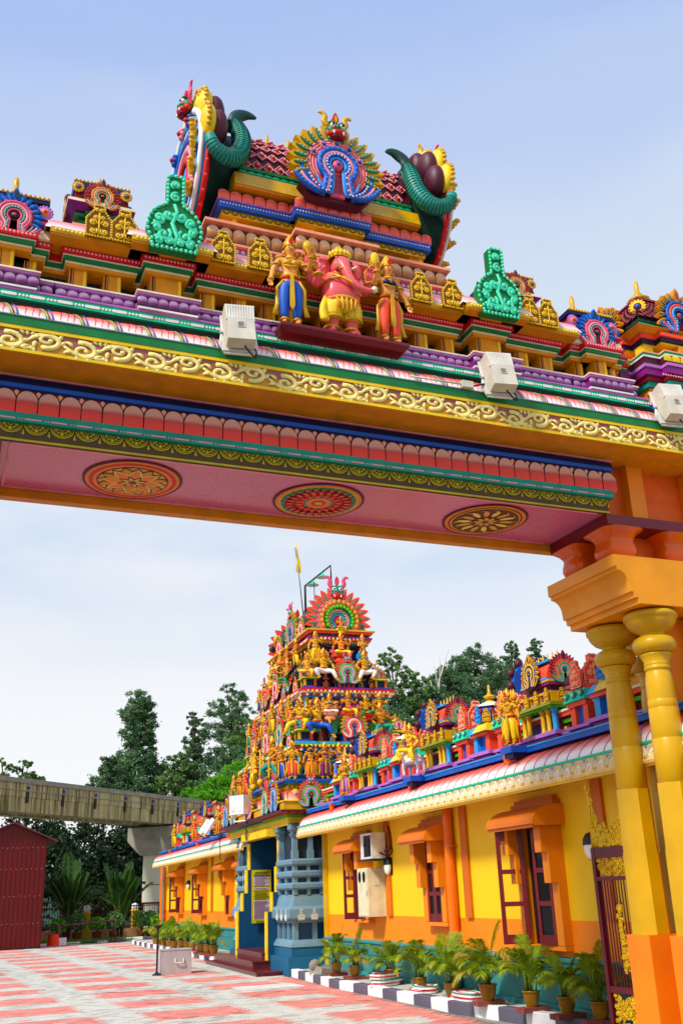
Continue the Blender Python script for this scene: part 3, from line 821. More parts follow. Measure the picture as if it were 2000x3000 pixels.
def paving():
    pav = tag(MB().box(-8, 6.42, -4, 46.4, -.2, -.006, 'mortar').build('pavement'), kind='structure')
    rnd = random.Random(3)
    ca, sa = cos(PV), sin(PV)
    near = []; far = []
    L, Wd, J = .2, .1, .006
    for j in range(int(-2/Wd), int(47/Wd)):
        for i in range(int(-4/L), int(10.6/L)):
            p = i*L + (L/2 if j % 2 else 0); q = j*Wd
            x, y = p*ca - q*sa, p*sa + q*ca
            if x > 6.28 or y < 8.0 or y > 46.0 or x < -2.6 + .01*y: continue
            if x < .015*y - 2.2: continue
            col = (p - 3.95) % 2.17; row = (q - 15.8) % 2.05
            red = col < 1.46 and row < 1.22
            if x > 5.85 and y > 12 and y < 22.3: red = True
            if rnd.random() < .006: red = not red
            d = (y + abs(x-4)*.4, x, y, red)
            (near if (x > .026*y - .2 and y > 12.3 and x > 0.026*y) else far).append(d)
    near.sort()
    objs = near[:300]; far += near[300:]
    h = .012
    def brick(col):
        a, b_, c = L/2-J/2, Wd/2-J/2, .006
        m_ = MB()
        v = [(-a,-b_,-h), (a,-b_,-h), (a,b_,-h), (-a,b_,-h), (-a,-b_,-.003), (a,-b_,-.003), (a,b_,-.003), (-a,b_,-.003), (-a+c,-b_+c,0), (a-c,-b_+c,0), (a-c,b_-c,0), (-a+c,b_-c,0)]
        f = [(8,9,10,11)]
        for k in range(4):
            n_ = (k+1) % 4
            f += [(k, n_, n_+4, k+4), (k+4, n_+4, n_+8, k+8)]
        return m_.add(v, f, col)
    tones = {True: ['paver_red', 'paver_red_b', 'paver_red_c'], False: ['paver_grey', 'paver_grey_b', 'paver_grey_c']}
    pro = {c: brick(c) for t in tones.values() for c in t}
    me = {c: m_.mesh('paver_brick') for c, m_ in pro.items()}
    def dirt(x, y):
        return sin(x*1.1+y*.35)*cos(y*.53-x*.4) + .5*sin(x*2.9-y*1.7)
    def tone(x, y, red):
        r = rnd.random() + .12*dirt(x, y)
        return tones[red][0 if r < .62 else 1 if r < .98 else 2]
    for _, x, y, red in objs:
        put(me[tone(x, y, red)], 'paver_brick', pav, (x, y, rnd.uniform(-.002, .003)), PV)
    big = MB()
    for _, x, y, red in far:
        c = tone(x, y, red); b_ = pro[c]; z = rnd.uniform(-.002, .003)
        if y > 26:
            vs_ = b_.v[4:]; fs = [[k-4 for k in f] for f in b_.f if min(f) >= 4]
        else: vs_, fs = b_.v, b_.f
        big.add([(x+vx*ca-vy*sa, y+vx*sa+vy*ca, z+vz) for vx, vy, vz in vs_], fs, c)
    me_ = D.meshes.new('paver_field'); me_.from_pydata(big.v, [], big.f)
    for k in big.mats: me_.materials.append(M[k])
    me_.polygons.foreach_set('material_index', big.m); me_.update()
    tag(put(me_, 'paver_field', pav), kind='stuff')
for nm, hx in (('paver_red_b', '#c67a70'), ('paver_red_c', '#a8645c'), ('paver_grey_b', '#aeaca0'), ('paver_grey_c', '#928f86')):
    M[nm] = paint(nm, hx, rough=.85, scale=3.0, var=.14, grime=.4)
paving()

# ================================================================ THE GATEWAY (own frame: x along the beam, -y to the viewer)
GZ = radians(3.2)
CX = 3.33
gate = thing('temple_gateway', 'wide painted archway beam with scroll frieze and petal mouldings carried on yellow columns', 'gateway', (CX*cos(GZ), CX*sin(GZ), 0), GZ)
def gp(x, y, z=0):   # gate frame to world
    return ((CX+x)*cos(GZ)-y*sin(GZ), (CX+x)*sin(GZ)+y*cos(GZ), z)

XE = 5.62            # half length of the crowning cornice
def strip(name, x0, x1, prof, mat, parent=gate, smooth=False):
    """moulding: closed outline in (y, z) run along x"""
    return MB().prism_x(prof, x0, x1, mat, smooth).build(name, parent)
SX = 3.07
strip('beam_core', -SX+.02, SX-.02, [(8.02, 5.275), (9.13, 5.275), (9.13, 5.9), (8.02, 5.9)], 'navy')
strip('soffit', -SX, SX, [(8.03, 5.27), (9.05, 5.27), (9.05, 5.28), (8.03, 5.28)], 'soffit_pink')
strip('soffit_border', -2.93, 2.93, [(8.02, 5.262), (8.045, 5.262), (8.045, 5.27), (8.02, 5.27)], 'pink')
strip('soffit_border', -2.93, 2.93, [(9.02, 5.262), (9.045, 5.262), (9.045, 5.27), (9.02, 5.27)], 'pink')
MB().box(-2.955, -2.93, 8.03, 9.04, 5.262, 5.27, 'pink').build('soffit_border', gate)
strip('rear_lip', -SX-.3, SX+.3, [(9.06, 5.18), (9.17, 5.18), (9.17, 5.6), (9.06, 5.6)], 'ochre')
strip('flower_band', -SX, SX, [(8.0, 5.265), (8.025, 5.265), (8.025, 5.46), (8.0, 5.46)], 'flower_brown')
strip('flower_band_edge', -SX, SX, [(7.988, 5.27), (8.0, 5.27), (8.0, 5.288), (7.988, 5.288)], 'flower_gold')
def flower():
    m_ = MB()
    for r, th in ((.098, .007), (.082, .005)):
        m_.tube([(r*cos(a), -.002, -r*sin(a)*.95) for a in [pi*i/10 for i in range(11)]], th, 'flower_gold', 4, flat=.7)
    m_.tube([(.026*cos(a), -.002, -.026*sin(a)) for a in [pi*i/6 for i in range(7)]], .006, 'flower_gold', 4, flat=.7)
    for i in range(5):
        a = radians(18+36*i); s_ = .019 if i % 2 == 0 else .012
        m_.ball((.052*cos(a), 0, -.052*sin(a)), (s_, .006, s_), 'flower_gold', 7, 4)
    for z, r in ((-.058, .007), (-.072, .009), (-.09, .014)):
        m_.ball((.105, 0, z), (r, .006, r), 'flower_gold', 6, 4)
    return m_.mesh('flower_motif')
fm = flower()
nf = 29
for i in range(nf): put(fm, 'flower_motif', gate, (-SX+(i+.5)*2*SX/nf, 7.998, 5.437), 0, (2*SX/nf/.21, 1, 1))
strip('dash_band', -SX-.04, SX+.04, [(7.94, 5.425), (8.02, 5.425), (8.02, 5.50), (7.92, 5.50)], 'teal')
def dash():
    m_ = MB().box(-.062, .062, -.004, .01, -.008, .008, 'pink')
    for k in (.092, .118, .144): m_.ball((k, .002, -.001), (.009, .008, .009), 'pink', 6, 4)
    return m_.mesh('dash_motif')
dm = dash(); nd = 29
for i in range(nd): put(dm, 'dash_motif', gate, (-SX+(i+.35)*2*SX/nd, 7.936, 5.452), 0)
strip('petal_back', -SX-.03, SX+.05, [(7.95, 5.495), (8.03, 5.495), (8.03, 5.735), (7.96, 5.735)], 'maroon')
petal_row(gate, -SX-.05, SX+.09, 7.945, 5.492, 5.715, .178, 'petal_red', bulge=.42)
def spandrel():
    return MB().prism([(0, -.03), (.022, .012), (0, .03), (-.022, .012)], -.006, .0, 'salmon').mesh('petal_spandrel')
sm_ = spandrel(); npz = round((2*SX+.14)/.178); wz = (2*SX+.14)/npz
for i in range(1, npz): put(sm_, 'petal_spandrel', gate, (-SX-.05+i*wz, 7.947, 5.69))
strip('navy_step', -SX-.04, SX+.06, [(7.93, 5.735), (8.03, 5.735), (8.03, 5.775), (7.93, 5.775)], 'blue')
strip('navy_step', -SX-.08, SX+.1, [(7.96, 5.775), (8.05, 5.775), (8.05, 5.86), (7.99, 5.86)], 'navy')
# crowning cornice
strip('cornice', -XE, XE, [(7.6, 5.88), (9.5, 5.88), (9.5, 6.20), (7.62, 6.20), (7.6, 6.12)], 'ochre')
strip('cornice_lip', -SX-.1, SX+.12, [(7.975, 5.868), (8.0, 5.868), (8.0, 5.879), (7.975, 5.879)], 'pink')
strip('frieze_field', -XE, XE, [(7.594, 6.01), (7.6, 6.01), (7.6, 6.125), (7.594, 6.125)], 'frieze_mauve')
strip('frieze_field', -XE, XE, [(7.594, 5.885), (7.6, 5.885), (7.6, 6.009), (7.594, 6.009)], 'frieze_tan')
strip('frieze_edge', -XE, XE, [(7.584, 5.885), (7.594, 5.885), (7.594, 5.912), (7.584, 5.912)], 'yellow')
strip('frieze_edge', -XE, XE, [(7.58, 6.095), (7.594, 6.095), (7.594, 6.128), (7.58, 6.128)], 'yellow')
strip('green_fillet', -XE, XE, [(7.575, 6.13), (7.66, 6.13), (7.66, 6.212), (7.575, 6.212)], 'green')
strip('ledge', -XE, XE, [(7.568, 6.212), (7.68, 6.212), (7.68, 6.222), (7.568, 6.222)], 'metal_grey')
def scroll():
    """one wave of foliage, .6 m long, centred on z = 0: vine, two volutes, curled leaves"""
    m_ = MB()
    A = .070
    vine = [(x, -.004, A*sin(2*pi*x/.6)) for x in [-.3+.6*i/26 for i in range(27)]]
    m_.tube(vine, [.015+.010*abs(sin(2*pi*(i/26))) for i in range(27)], 'scroll_cream', 4, flat=.25)
    def lf(x, z, a, L, W, c='scroll_cream', y=-.004):
        p = [(x+L*t*cos(a+.5*t), y-.002*t, z+L*t*sin(a+.5*t)) for t in (0, .3, .6, 1)]
        m_.tube(p, [W*.5, W, W*.85, W*.15], c, 5, flat=.25)
    for k, c in ((1, (-.135, -.024)), (-1, (.165, .024))):
        pts = []; n = 20
        for i in range(n):
            t = i/(n-1); a = (pi*.5 if k > 0 else -pi*.5) - k*2*pi*1.3*t + (.4*k)
            r = .082*(1-.80*t)
            pts.append((c[0]+r*1.4*cos(a), -.005, c[1]+r*.98*sin(a)))
        m_.tube(pts, [.027*(1-.45*i/(n-1)) for i in range(n)], 'scroll_cream', 5, flat=.22)
        m_.ball((pts[-1][0], -.007, pts[-1][2]), (.024, .006, .02), 'scroll_cream', 7, 4)
        for j in range(8):
            a = 2*pi*j/8 + .35; x, z = c[0]+.10*cos(a), c[1]+.062*sin(a)
            L = .075 if abs(sin(a)) < .7 else .04
            lf(x, max(-.08, min(.08, z)), a-.6*k, L, .021)
        for j in range(4):
            lf(c[0]+.10*k+.032*j*k, -k*(.05+.008*(j % 2)), (.4+.5*j)*-k, .06, .018)
        for j in range(3):
            m_.ball((c[0]-.02+.022*j, -.003, c[1]-.042*k*(1 if j != 1 else .8)), (.012, .003, .011), 'ochre', 6, 4)
        for j in range(6):
            a = 2*pi*j/6; m_.ball((c[0]+.21*k+.017*cos(a), -.004, k*.055+.017*sin(a)), (.012, .004, .012), 'scroll_cream', 5, 4)
        lf(c[0]+.02*k, c[1]-.05*k, -1.2*k, .05, .012, 'darkred', -.002)
    return m_.mesh('scroll_motif')
sc_ = scroll(); ns = int(2*XE/.6)
for i in range(ns): put(sc_, 'scroll_motif', gate, (-XE+.3+.6*i+.006*sin(i*5.1), 7.592, 6.003+.002*sin(i*3.7)), 0, (1, 1, 1+.03*sin(i*9.1)))
# painted feather roll
def roll_prof(n=9, y0=7.62, z0=6.222, y1=7.86, z1=6.43):
    return [(y0+(y1-y0)*(1-cos(pi/2*i/n)), z0+(z1-z0)*sin(pi/2*i/n)) for i in range(n+1)]
rp_ = roll_prof()
strip('roll_core', -XE, XE, [(y+.012, z) for y, z in rp_] + [(8.2, rp_[-1][1]), (8.2, 6.222)], 'rose')
def feather_tile():
    m_ = MB(); N = len(rp_); v = []; f = []
    Lh = .288
    for j, (y, z) in enumerate(rp_):
        sh = .05*(j/(N-1))
        for i in range(5):
            x = -Lh/2 + Lh*i/4
            v.append((x - sh, y-7.62 - .012*sin(pi*i/4), z-6.222 + .006*sin(pi*i/4)))
    for j in range(N-1):
        for i in range(4): f.append((j*5+i, j*5+i+1, (j+1)*5+i+1, (j+1)*5+i))
    m_.add(v, f, 'feather_red', True)
    def on(x, j, d=.006): return (x - .05*j/(N-1), rp_[j][0]-7.62-.012-d, rp_[j][1]-6.222+d)
    for c, o, cv in (('maroon', -.002, .0), ('yellow', -.024, .01), ('skyblue', .020, .0), ('purple', .034, -.006), ('mint', -.040, .012)):
        m_.tube([on(Lh/2+o-.05*cos(pi/2*(1-j/(N-1)))**2*(1 if o < 0 else .3) + cv, j, .004) for j in range(N)], [.002+.0045*(1-j/(N-1)) for j in range(N)], c, 4, flat=.35, upv=(0, -.7, .7))
    for k in (-.06, .0, .05):
        m_.tube([on(k, 1, .004), on(k+.022, 3, .004), on(k+.026, 4, .004), on(k+.012, 5, .003)], [.002, .004, .004, .002], 'red', 4, flat=.5, upv=(0, -.7, .7))
    return m_.mesh('feather_tile')
ft = feather_tile(); nt = int(2*XE/.288)
for i in range(nt): put(ft, 'feather_tile', gate, (-XE+.288*(i+.5), 7.62, 6.222))
strip('teal_cove', -4.0, 4.0, [(7.84, 6.425), (8.3, 6.425), (8.3, 6.50), (7.80, 6.50)], 'darkgreen')
def scal():
    m_ = MB()
    m_.tube([(.03*cos(a), 0, .028*sin(a)) for a in [pi*i/6 for i in range(7)]], .006, 'teal', 4)
    m_.ball((0, 0, .008), (.016, .01, .014), 'teal', 6, 4)
    return m_.mesh('scallop')
sl = scal()
for i in range(100): put(sl, 'scallop', gate, (-4.0+.08*(i+.5), 7.83, 6.432))
strip('teal_band', -3.62, 3.62, [(7.765, 6.498), (8.3, 6.498), (8.3, 6.575), (7.765, 6.575)], 'mint')
strip('teal_band_top', -3.63, 3.63, [(7.755, 6.575), (8.3, 6.575), (8.3, 6.592), (7.755, 6.592)], 'lilac')
def dash2():
    m_ = MB().box(-.056, .056, -.004, .01, -.014, .014, 'white')
    for k in (-.056, .056): m_.ball((k, .0, 0), (.012, .004, .014), 'white', 6, 4)
    for k in (.09, .12, .15): m_.ball((k, .002, 0), (.012, .008, .014), 'white', 6, 4)
    return m_.mesh('dash_motif')
d2 = dash2()
for i in range(31): put(d2, 'dash_motif', gate, (-3.6+.235*(i+.2), 7.763, 6.534))

# ---- parapet of bays: every moulding returns round the bay's sides
LAY = [ # name, z0, z1, outset from wall plane, material
    ('plinth_recess', 6.592, 6.625, -.10, 'slate'),  # set back behind the wall plane, slate coloured
    ('bead_course', 6.60, 6.618, .145, 'white'),
    ('purple_roll', 6.625, 6.735, .13, 'purple'), ('purple_roll_top', 6.735, 6.757, .165, 'lilac'), ('purple_roll_edge', 6.757, 6.772, .175, 'cream'),
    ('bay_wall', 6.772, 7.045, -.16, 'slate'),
    ('lintel', 7.04, 7.075, .045, 'ochre'), ('lintel_edge', 7.075, 7.09, .06, 'cream'),
    ('green_course', 7.09, 7.128, .085, 'green'), ('green_course_edge', 7.128, 7.138, .095, 'white'),
    ('red_cove', 7.138, 7.195, .12, 'red'),
    ('ochre_shelf', 7.195, 7.215, .27, 'ochre'), ('bead_face', 7.215, 7.27, .28, 'gold'),
    ('pink_slope', 7.27, 7.40, None, 'petal_pink')]
def bay(x0, x1, wall=8.0, hi=7.40, pil=(), petals=True, shelf=True):
    for nm, z0, z1, d, mt in LAY:
        if z0 >= hi: break
        if not shelf and nm in ('ochre_shelf', 'bead_face', 'pink_slope'): continue
        z1 = min(z1, hi)
        if nm == 'pink_slope':
            m_ = MB(); c = ((x0+x1)/2, 8.3); h = (x1-x0)/2
            m_.add([(x0-.26, wall-.26, z0), (x1+.26, wall-.26, z0), (x1+.26, 8.6, z0), (x0-.26, 8.6, z0), (x0-.21, wall-.19, z1), (x1+.21, wall-.19, z1), (x1+.21, 8.6, z1), (x0-.21, 8.6, z1)], [(4,5,6,7),(0,1,5,4),(1,2,6,5),(3,0,4,7)], mt)
            m_.build('pink_slope', gate); continue
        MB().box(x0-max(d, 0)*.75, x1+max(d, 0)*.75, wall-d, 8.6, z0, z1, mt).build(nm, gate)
    if petals:
        petal_row(gate, x0-.12, x1+.12, wall-.128, 6.63, 6.735, .10, 'petal_purple', bulge=.6)
    for px, pw in pil:
        MB().box(px-pw/2, px+pw/2, wall-.01, 8.5, 6.772, 7.042, 'ochre').build('pilaster', gate)
        MB().box(px-pw/2+.01, px-pw/2+.026, wall-.013, wall-.008, 6.775, 7.04, 'maroon').box(px+pw/2-.034, px+pw/2-.008, wall-.014, wall-.008, 6.775, 7.04, 'yellow').box(px-pw/2+.036, px-pw/2+.043, wall-.012, wall-.008, 6.775, 7.04, 'maroon').build('pilaster_stripe', gate)
    bead_row(gate, x0-.07, x1+.07, wall-.122, 7.166, .014, .034, 'pink', sx=1.0)
    if hi > 7.25:
        bead_row(gate, x0-.18, x1+.18, wall-.282, 7.243, .016, .036, 'pale_yellow')
# recessed link behind all bays
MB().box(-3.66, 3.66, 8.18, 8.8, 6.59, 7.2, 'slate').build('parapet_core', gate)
for nm, z0, z1, d, mt in LAY[6:11]:
    MB().box(-3.64, 3.64, 8.15-d, 8.7, z0-.004, z1-.004, mt).build(nm, gate)
for s_ in (-1, 1):
    def B(a, b_, **k):
        x0, x1 = sorted((s_*a, s_*b_)); bay(x0, x1, **k)
    B(2.02, 2.58, pil=[(s_*2.5, .16), (s_*2.19, .16)])
    B(1.55, 1.88, wall=7.88, pil=[(s_*1.715, .29)])
    B(.62, 1.36, pil=[(s_*1.29, .145), (s_*.98, .145), (s_*.68, .145)])
    B(2.84, 3.44, hi=7.19, pil=[(s_*3.36, .11), (s_*2.92, .11)])
    bay(s_*3.14-.17, s_*3.14+.17, wall=7.89, hi=7.19, pil=[(s_*3.14, .15)])
    for px in (2.38, 2.15, 1.22, .86):
        plaque(gate, (s_*px, 7.685, 7.225), .235)
    # purple lower strip inside the recesses
    petal_row(gate, min(s_*2.64, s_*2.8), max(s_*2.64, s_*2.8), 8.02, 6.60, 6.68, .08, 'petal_purple', bulge=.5)
bay(-.58, .58, wall=8.0-.003, pil=[(-.5, .15), (.5, .15), (0, .3)])
for px in (-.35, .35): plaque(gate, (px, 7.683, 7.225), .25)

# painted medallions on the soffit
def medallion(x, kind):
    root = MB().lathe([(.365, -.006), (.365, .004)], 40, 'maroon', c=(0, 0, 0)).build('medallion', gate, (x, 8.54, 5.264), 0, (1.24, 1.24, 1))
    rings = {'star': [('.', .345, 'orange'), ('.', .32, 'red'), ('.', .29, 'orange'), ('.', .262, 'maroon'), ('.', .25, 'gold')],
             'red': [('.', .345, 'orange'), ('.', .32, 'gold'), ('.', .30, 'teal'), ('.', .275, 'red'), ('.', .20, 'darkred'), ('.', .185, 'red'), ('.', .12, 'teal'), ('.', .1, 'orange'), ('.', .06, 'red'), ('.', .03, 'gold')],
             'swirl': [('.', .345, 'orange'), ('.', .315, 'brown'), ('.', .30, 'gold'), ('.', .285, 'brown')]}[kind]
    for i, (_, r, c) in enumerate(rings):
        MB().lathe([(r, -.008-.0022*i), (r, -.005-.0022*i)], 40, c).build('medallion_ring', root)
    z = -.009-.0022*len(rings)
    def pet(L, W, r0, a, c, zz, skew=0.0):
        po = leaf_outline(L, W, 6, skew)
        m_ = MB()
        pts = [rot2((p[0], p[1]+r0), a) for p in po]
        m_.add([(p[0], p[1], zz) for p in pts] + [(p[0], p[1], zz+.003) for p in pts], [tuple(range(len(pts)))] + [(i, (i+1) % len(pts), (i+1) % len(pts)+len(pts), i+len(pts)) for i in range(len(pts))], c)
        m_.build('medallion_petal', root)
    if kind == 'star':
        for i in range(8):
            pet(.24, .07, .01, i*pi/4, 'maroon', z); pet(.225, .055, .01, i*pi/4, 'pale_yellow', z-.002); pet(.2, .042, .015, i*pi/4, 'orange', z-.004)
            pet(.13, .045, .135, (i+.5)*pi/4, 'darkred', z-.001); pet(.11, .036, .138, (i+.5)*pi/4, 'ochre', z-.003)
        for i in range(8): pet(.1, .028, .01, (i+.5)*pi/4, 'maroon', z-.006); pet(.085, .018, .01, (i+.5)*pi/4, 'gold', z-.008)
        MB().lathe([(.03, z-.011), (.03, z-.008)], 16, 'darkred').build('medallion_ring', root)
    elif kind == 'red':
        for i in range(24):
            pet(.082, .024, .192, i*pi/12, 'darkred', z); pet(.07, .017, .196, i*pi/12, 'coral', z-.002)
        for i in range(16): pet(.05, .016, .128, i*pi/8, 'coral', z-.002)
        for i in range(28):
            a = 2*pi*i/28
            MB().ball((.287*cos(a), .287*sin(a), z+.004), (.013, .013, .006), 'mint', 6, 4).build('medallion_petal', root)
    else:
        for i in range(14): pet(.17, .04, .11, i*2*pi/14, 'brown', z, .05); pet(.15, .028, .115, i*2*pi/14, 'pale_yellow' if i % 2 else 'gold', z-.002, .05)
        for i in range(9): pet(.1, .032, .02, i*2*pi/9, 'brown', z-.004, .04); pet(.085, .02, .024, i*2*pi/9, 'gold', z-.006, .04)
        MB().lathe([(.028, z-.009), (.028, z-.006)], 14, 'darkred').build('medallion_ring', root)
medallion(-1.83, 'star'); medallion(0.0, 'red'); medallion(1.88, 'swirl')

# ---- piers: columns, corbel, lotus brackets
def column_meshes():
    a = MB()
    a.lathe([(.196, 1.14), (.190, 1.92)], 8, 'column_yellow', smooth=False, rot=pi/8)
    b_ = MB().lathe([(.182, 1.92), (.174, 2.55)], 8, 'column_yellow', smooth=False, rot=pi/8)
    c = MB().lathe([(.160, 2.55), (.163, 2.552), (.160, 2.98), (.157, 2.985)], 24, 'column_yellow')
    d = MB().lathe([(.155, 2.985), (.157, 2.99), (.154, 3.28), (.151, 3.29)], 24, 'column_yellow').lathe([(.149, 3.29), (.152, 3.295), (.151, 3.37), (.148, 3.375)], 24, 'column_yellow')
    e_ = MB().lathe([(.148, 3.375), (.149, 3.38), (.145, 3.56), (.13, 3.66), (.122, 3.68), (.138, 3.69), (.138, 3.715), (.126, 3.722), (.134, 3.735), (.134, 3.755), (.128, 3.765), (.16, 3.83), (.168, 3.85), (.15, 3.856)], 28, 'column_yellow')
    f = MB().lathe([(.12, 3.85), (.19, 3.872), (.222, 3.91), (.228, 3.96), (.205, 4.01), (.15, 4.04), (.12, 4.05), (.13, 4.075), (.2, 4.11), (.238, 4.15), (.26, 4.19), (.262, 4.215), (.28, 4.225), (.282, 4.262), (.27, 4.285), (.24, 4.29)], 32, 'column_yellow')
    return [('shaft_drum', a.mesh('shaft_drum')), ('shaft_drum', b_.mesh('shaft_drum')), ('shaft_drum', c.mesh('shaft_drum')), ('shaft_drum', d.mesh('shaft_drum')), ('shaft_neck', e_.mesh('shaft_neck')), ('column_capital', f.mesh('column_capital'))]
cm = column_meshes()
base_me = MB().box(-.18, .18, -.18, .18, 0, 1.14, 'pier_orange').mesh('column_base')
def column(x, y):
    r = put(base_me, 'column', gate, (x, y, 0))
    for nm, me in cm: put(me, nm, r)
PXC = 4.35           # pier centre from the gate's middle
for s_ in (-1, 1):
    for dx in (-.72, .72):
        for y in (8.28, 8.95): column(s_*PXC+dx, y)
    column(s_*PXC-.12, 9.12)
    MB().box(s_*PXC-.46, s_*PXC+.46, 8.40, 8.84, 0, 1.12, 'pier_orange').build('pier_base', gate)
    MB().box(s_*PXC-.42, s_*PXC+.42, 8.42, 8.82, 1.12, 4.3, 'trim_orange').box(s_*PXC-.2, s_*PXC+.2, 8.24, 8.425, 1.12, 4.28, 'capital_peach').build('pier_core', gate)
    # corbel with stepped, waved ends
    hx = 1.31
    pr = [(hx-.25, 4.31), (hx-.25, 4.37), (hx-.205, 4.372), (hx-.20, 4.43), (hx-.165, 4.432), (hx-.16, 4.5)] + [(hx-.16+.13*(1-cos(pi/2*t/6)), 4.5+.155*sin(pi/2*t/6)) for t in range(1, 7)] + [(hx-.03, 4.69), (hx, 4.695), (hx, 4.82)]
    out = [(s_*PXC+x, z) for x, z in pr] + [(s_*PXC-x, z) for x, z in reversed(pr)]
    MB().prism(out, 8.0, 9.23, 'capital_peach').build('corbel', gate)
    MB().box(s_*PXC-1.33, s_*PXC+1.33, 7.985, 9.06, 5.15, 5.261, 'plate_maroon').build('bearing_plate', gate)
    def lotus():
        m_ = MB()
        p = [(.15, 0), (.165, .04), (.185, .09), (.18, .15), (.165, .2), (.17, .24), (.2, .28), (.25, .315), (.262, .327), (.24, .33)]
        m_.lathe(p, 28, 'lotus_orange', rot=pi/4)
        for i, (x, y, z) in enumerate(m_.v):   # rounded-square plan
            r = sqrt(x*x+y*y) or 1; a = atan2(y, x)
            k = 1/((abs(cos(a))**5+abs(sin(a))**5)**.2)
            m_.v[i] = (x*k, y*k, z)
        return m_.mesh('lotus_bracket')
    lm = cached('lotusb', lotus)
    for dx in (-1.08, -.36, .36, 1.08):
        for y in (8.24, 8.84):
            put(lm, 'lotus_bracket', gate, (s_*PXC+dx, y, 4.82))
    MB().box(s_*PXC-.86, s_*PXC+1.2, 8.3, 8.95, 4.815, 5.15, 'deep_orange').build('pier_block', gate)
    x0, x1 = sorted((s_*3.16, s_*5.5))
    MB().box(x0, x1, 8.16, 9.1, 5.262, 5.885, 'deep_orange').build('pier_head', gate)
    for px_, hw_ in ((3.5, .1), (4.4, .2)): MB().box(s_*px_-hw_, s_*px_+hw_, 8.03, 8.158, 5.264, 5.878, 'trim_orange').build('pier_pilaster', gate)

# ---- open metal gate leaf
def gate_leaf():
    t = thing('gate_leaf', 'open maroon barred metal gate leaf with gilded crest beside the yellow column', 'gate', gp(6.93-CX, 9.03, .14), GZ+pi/2)
    # local x runs inward from the hinge, z up
    Wd, H = .72, 1.86
    MB().box(0, .05, -.025, .025, 0, H, 'gate_maroon').build('hinge_stile', t)
    MB().box(Wd-.055, Wd, -.025, .025, 0, H, 'gate_maroon').build('outer_stile', t)
    for z0, z1 in ((0, .05), (.42, .48), (1.52, 1.56), (1.75, H)):
        MB().box(.05, Wd-.055, -.022, .022, z0, z1, 'gate_maroon').build('rail', t)
    for i in range(12):
        x = .09 + i*(Wd-.19)/11
        MB().box(x-.0045, x+.0045, -.005, .005, .48, 1.52, 'gate_maroon').build('bar', t)
    rnd = random.Random(5)
    def filigree(x0, x1, z0, z1, n, th):
        m_ = MB()
        for i in range(n):
            cx, cz = rnd.uniform(x0, x1), rnd.uniform(z0, z1)
            for k in (-1, 1):
                volute(m_, (cx+k*.012, cz), rnd.uniform(.018, .03), 1.1, rnd.uniform(0, 6), k, th, 'gilt', rnd.uniform(-.012, .012))
        return m_
    filigree(.08, Wd-.085, 1.58, 1.73, 75, .0065).build('gilded_panel', t)
    filigree(.08, Wd-.085, .07, .40, 120, .009).build('gilded_panel', t)
    m_ = filigree(Wd*.46, Wd*.54, .62, 1.28, 80, .008); m_.box(Wd*.43, Wd*.57, -.006, .006, .6, .62, 'gate_maroon').box(Wd*.43, Wd*.57, -.006, .006, 1.28, 1.3, 'gate_maroon')
    m_.build('gilded_panel', t)
    crest = MB()
    for i in range(150):
        x = rnd.uniform(.02, Wd)
        u = x/Wd
        top = .16 + .12*abs(sin(u*6)) if u < .72 else .2 + .62*((u-.72)/.28)**1.3
        z = H + rnd.uniform(0.0, top)
        volute(crest, (x, z), rnd.uniform(.018, .034), 1.0, rnd.uniform(0, 6), rnd.choice((-1, 1)), .0125, 'gilt', rnd.uniform(-.012, .012))
    for i in range(26):
        x = Wd*(i+.5)/26; u = x/Wd
        top = .16 + .1*abs(sin(u*6)) if u < .72 else .16 + .6*((u-.72)/.28)**1.3
        crest.tube(spline([(x, 0, H), (x+rnd.uniform(-.02, .02), 0, H+top*.4), (x+rnd.uniform(-.02, .02), 0, H+top*.8), (x, 0, H+top)], 3), [.013]*6+[.010, .008, .006, .004], 'gilt', 5)
    crest.tube([(Wd-.02, 0, H), (Wd-.03, 0, H+.4), (Wd-.02, 0, H+.78)], [.02, .014, .004], 'gilt', 5)
    crest.build('gilded_crest', t)
gate_leaf()
# ================================================================ ON TOP OF THE GATEWAY
BROWNK = ('maroon', 'rosebrown', 'red', 'darkred', 'ochre', 'salmon', 'teal', 'slate')
BLUEK = ('maroon', 'blue', 'skyblue', 'darkred', 'rose', 'pink', 'teal', 'slate')
CORNK = ('maroon', 'ochre', 'teal', 'navy', 'blue', 'coral', 'skyblue', 'rosebrown')
CENTK = ('maroon', 'gold', 'teal', 'coral', 'blue', 'pink', 'skyblue', 'rose')

for s_, wd in ((-1, 'left'), (1, 'right')):
    t = thing('finial_plaque', f'tall green leaf shaped plaque with scroll relief {wd} of the central roof', 'plaque', gp(s_*1.715, 7.575, 7.17), GZ, 'green scroll plaques on the gateway')
    plaque(t, (0, 0, 0), .50, 'green', 'plaque_mint', 'round', name='plaque_body', h=1.08, sd=.8)
    MB().box(-.19, .19, .11, .3, .05, .25, 'green').build('plaque_foot', t)

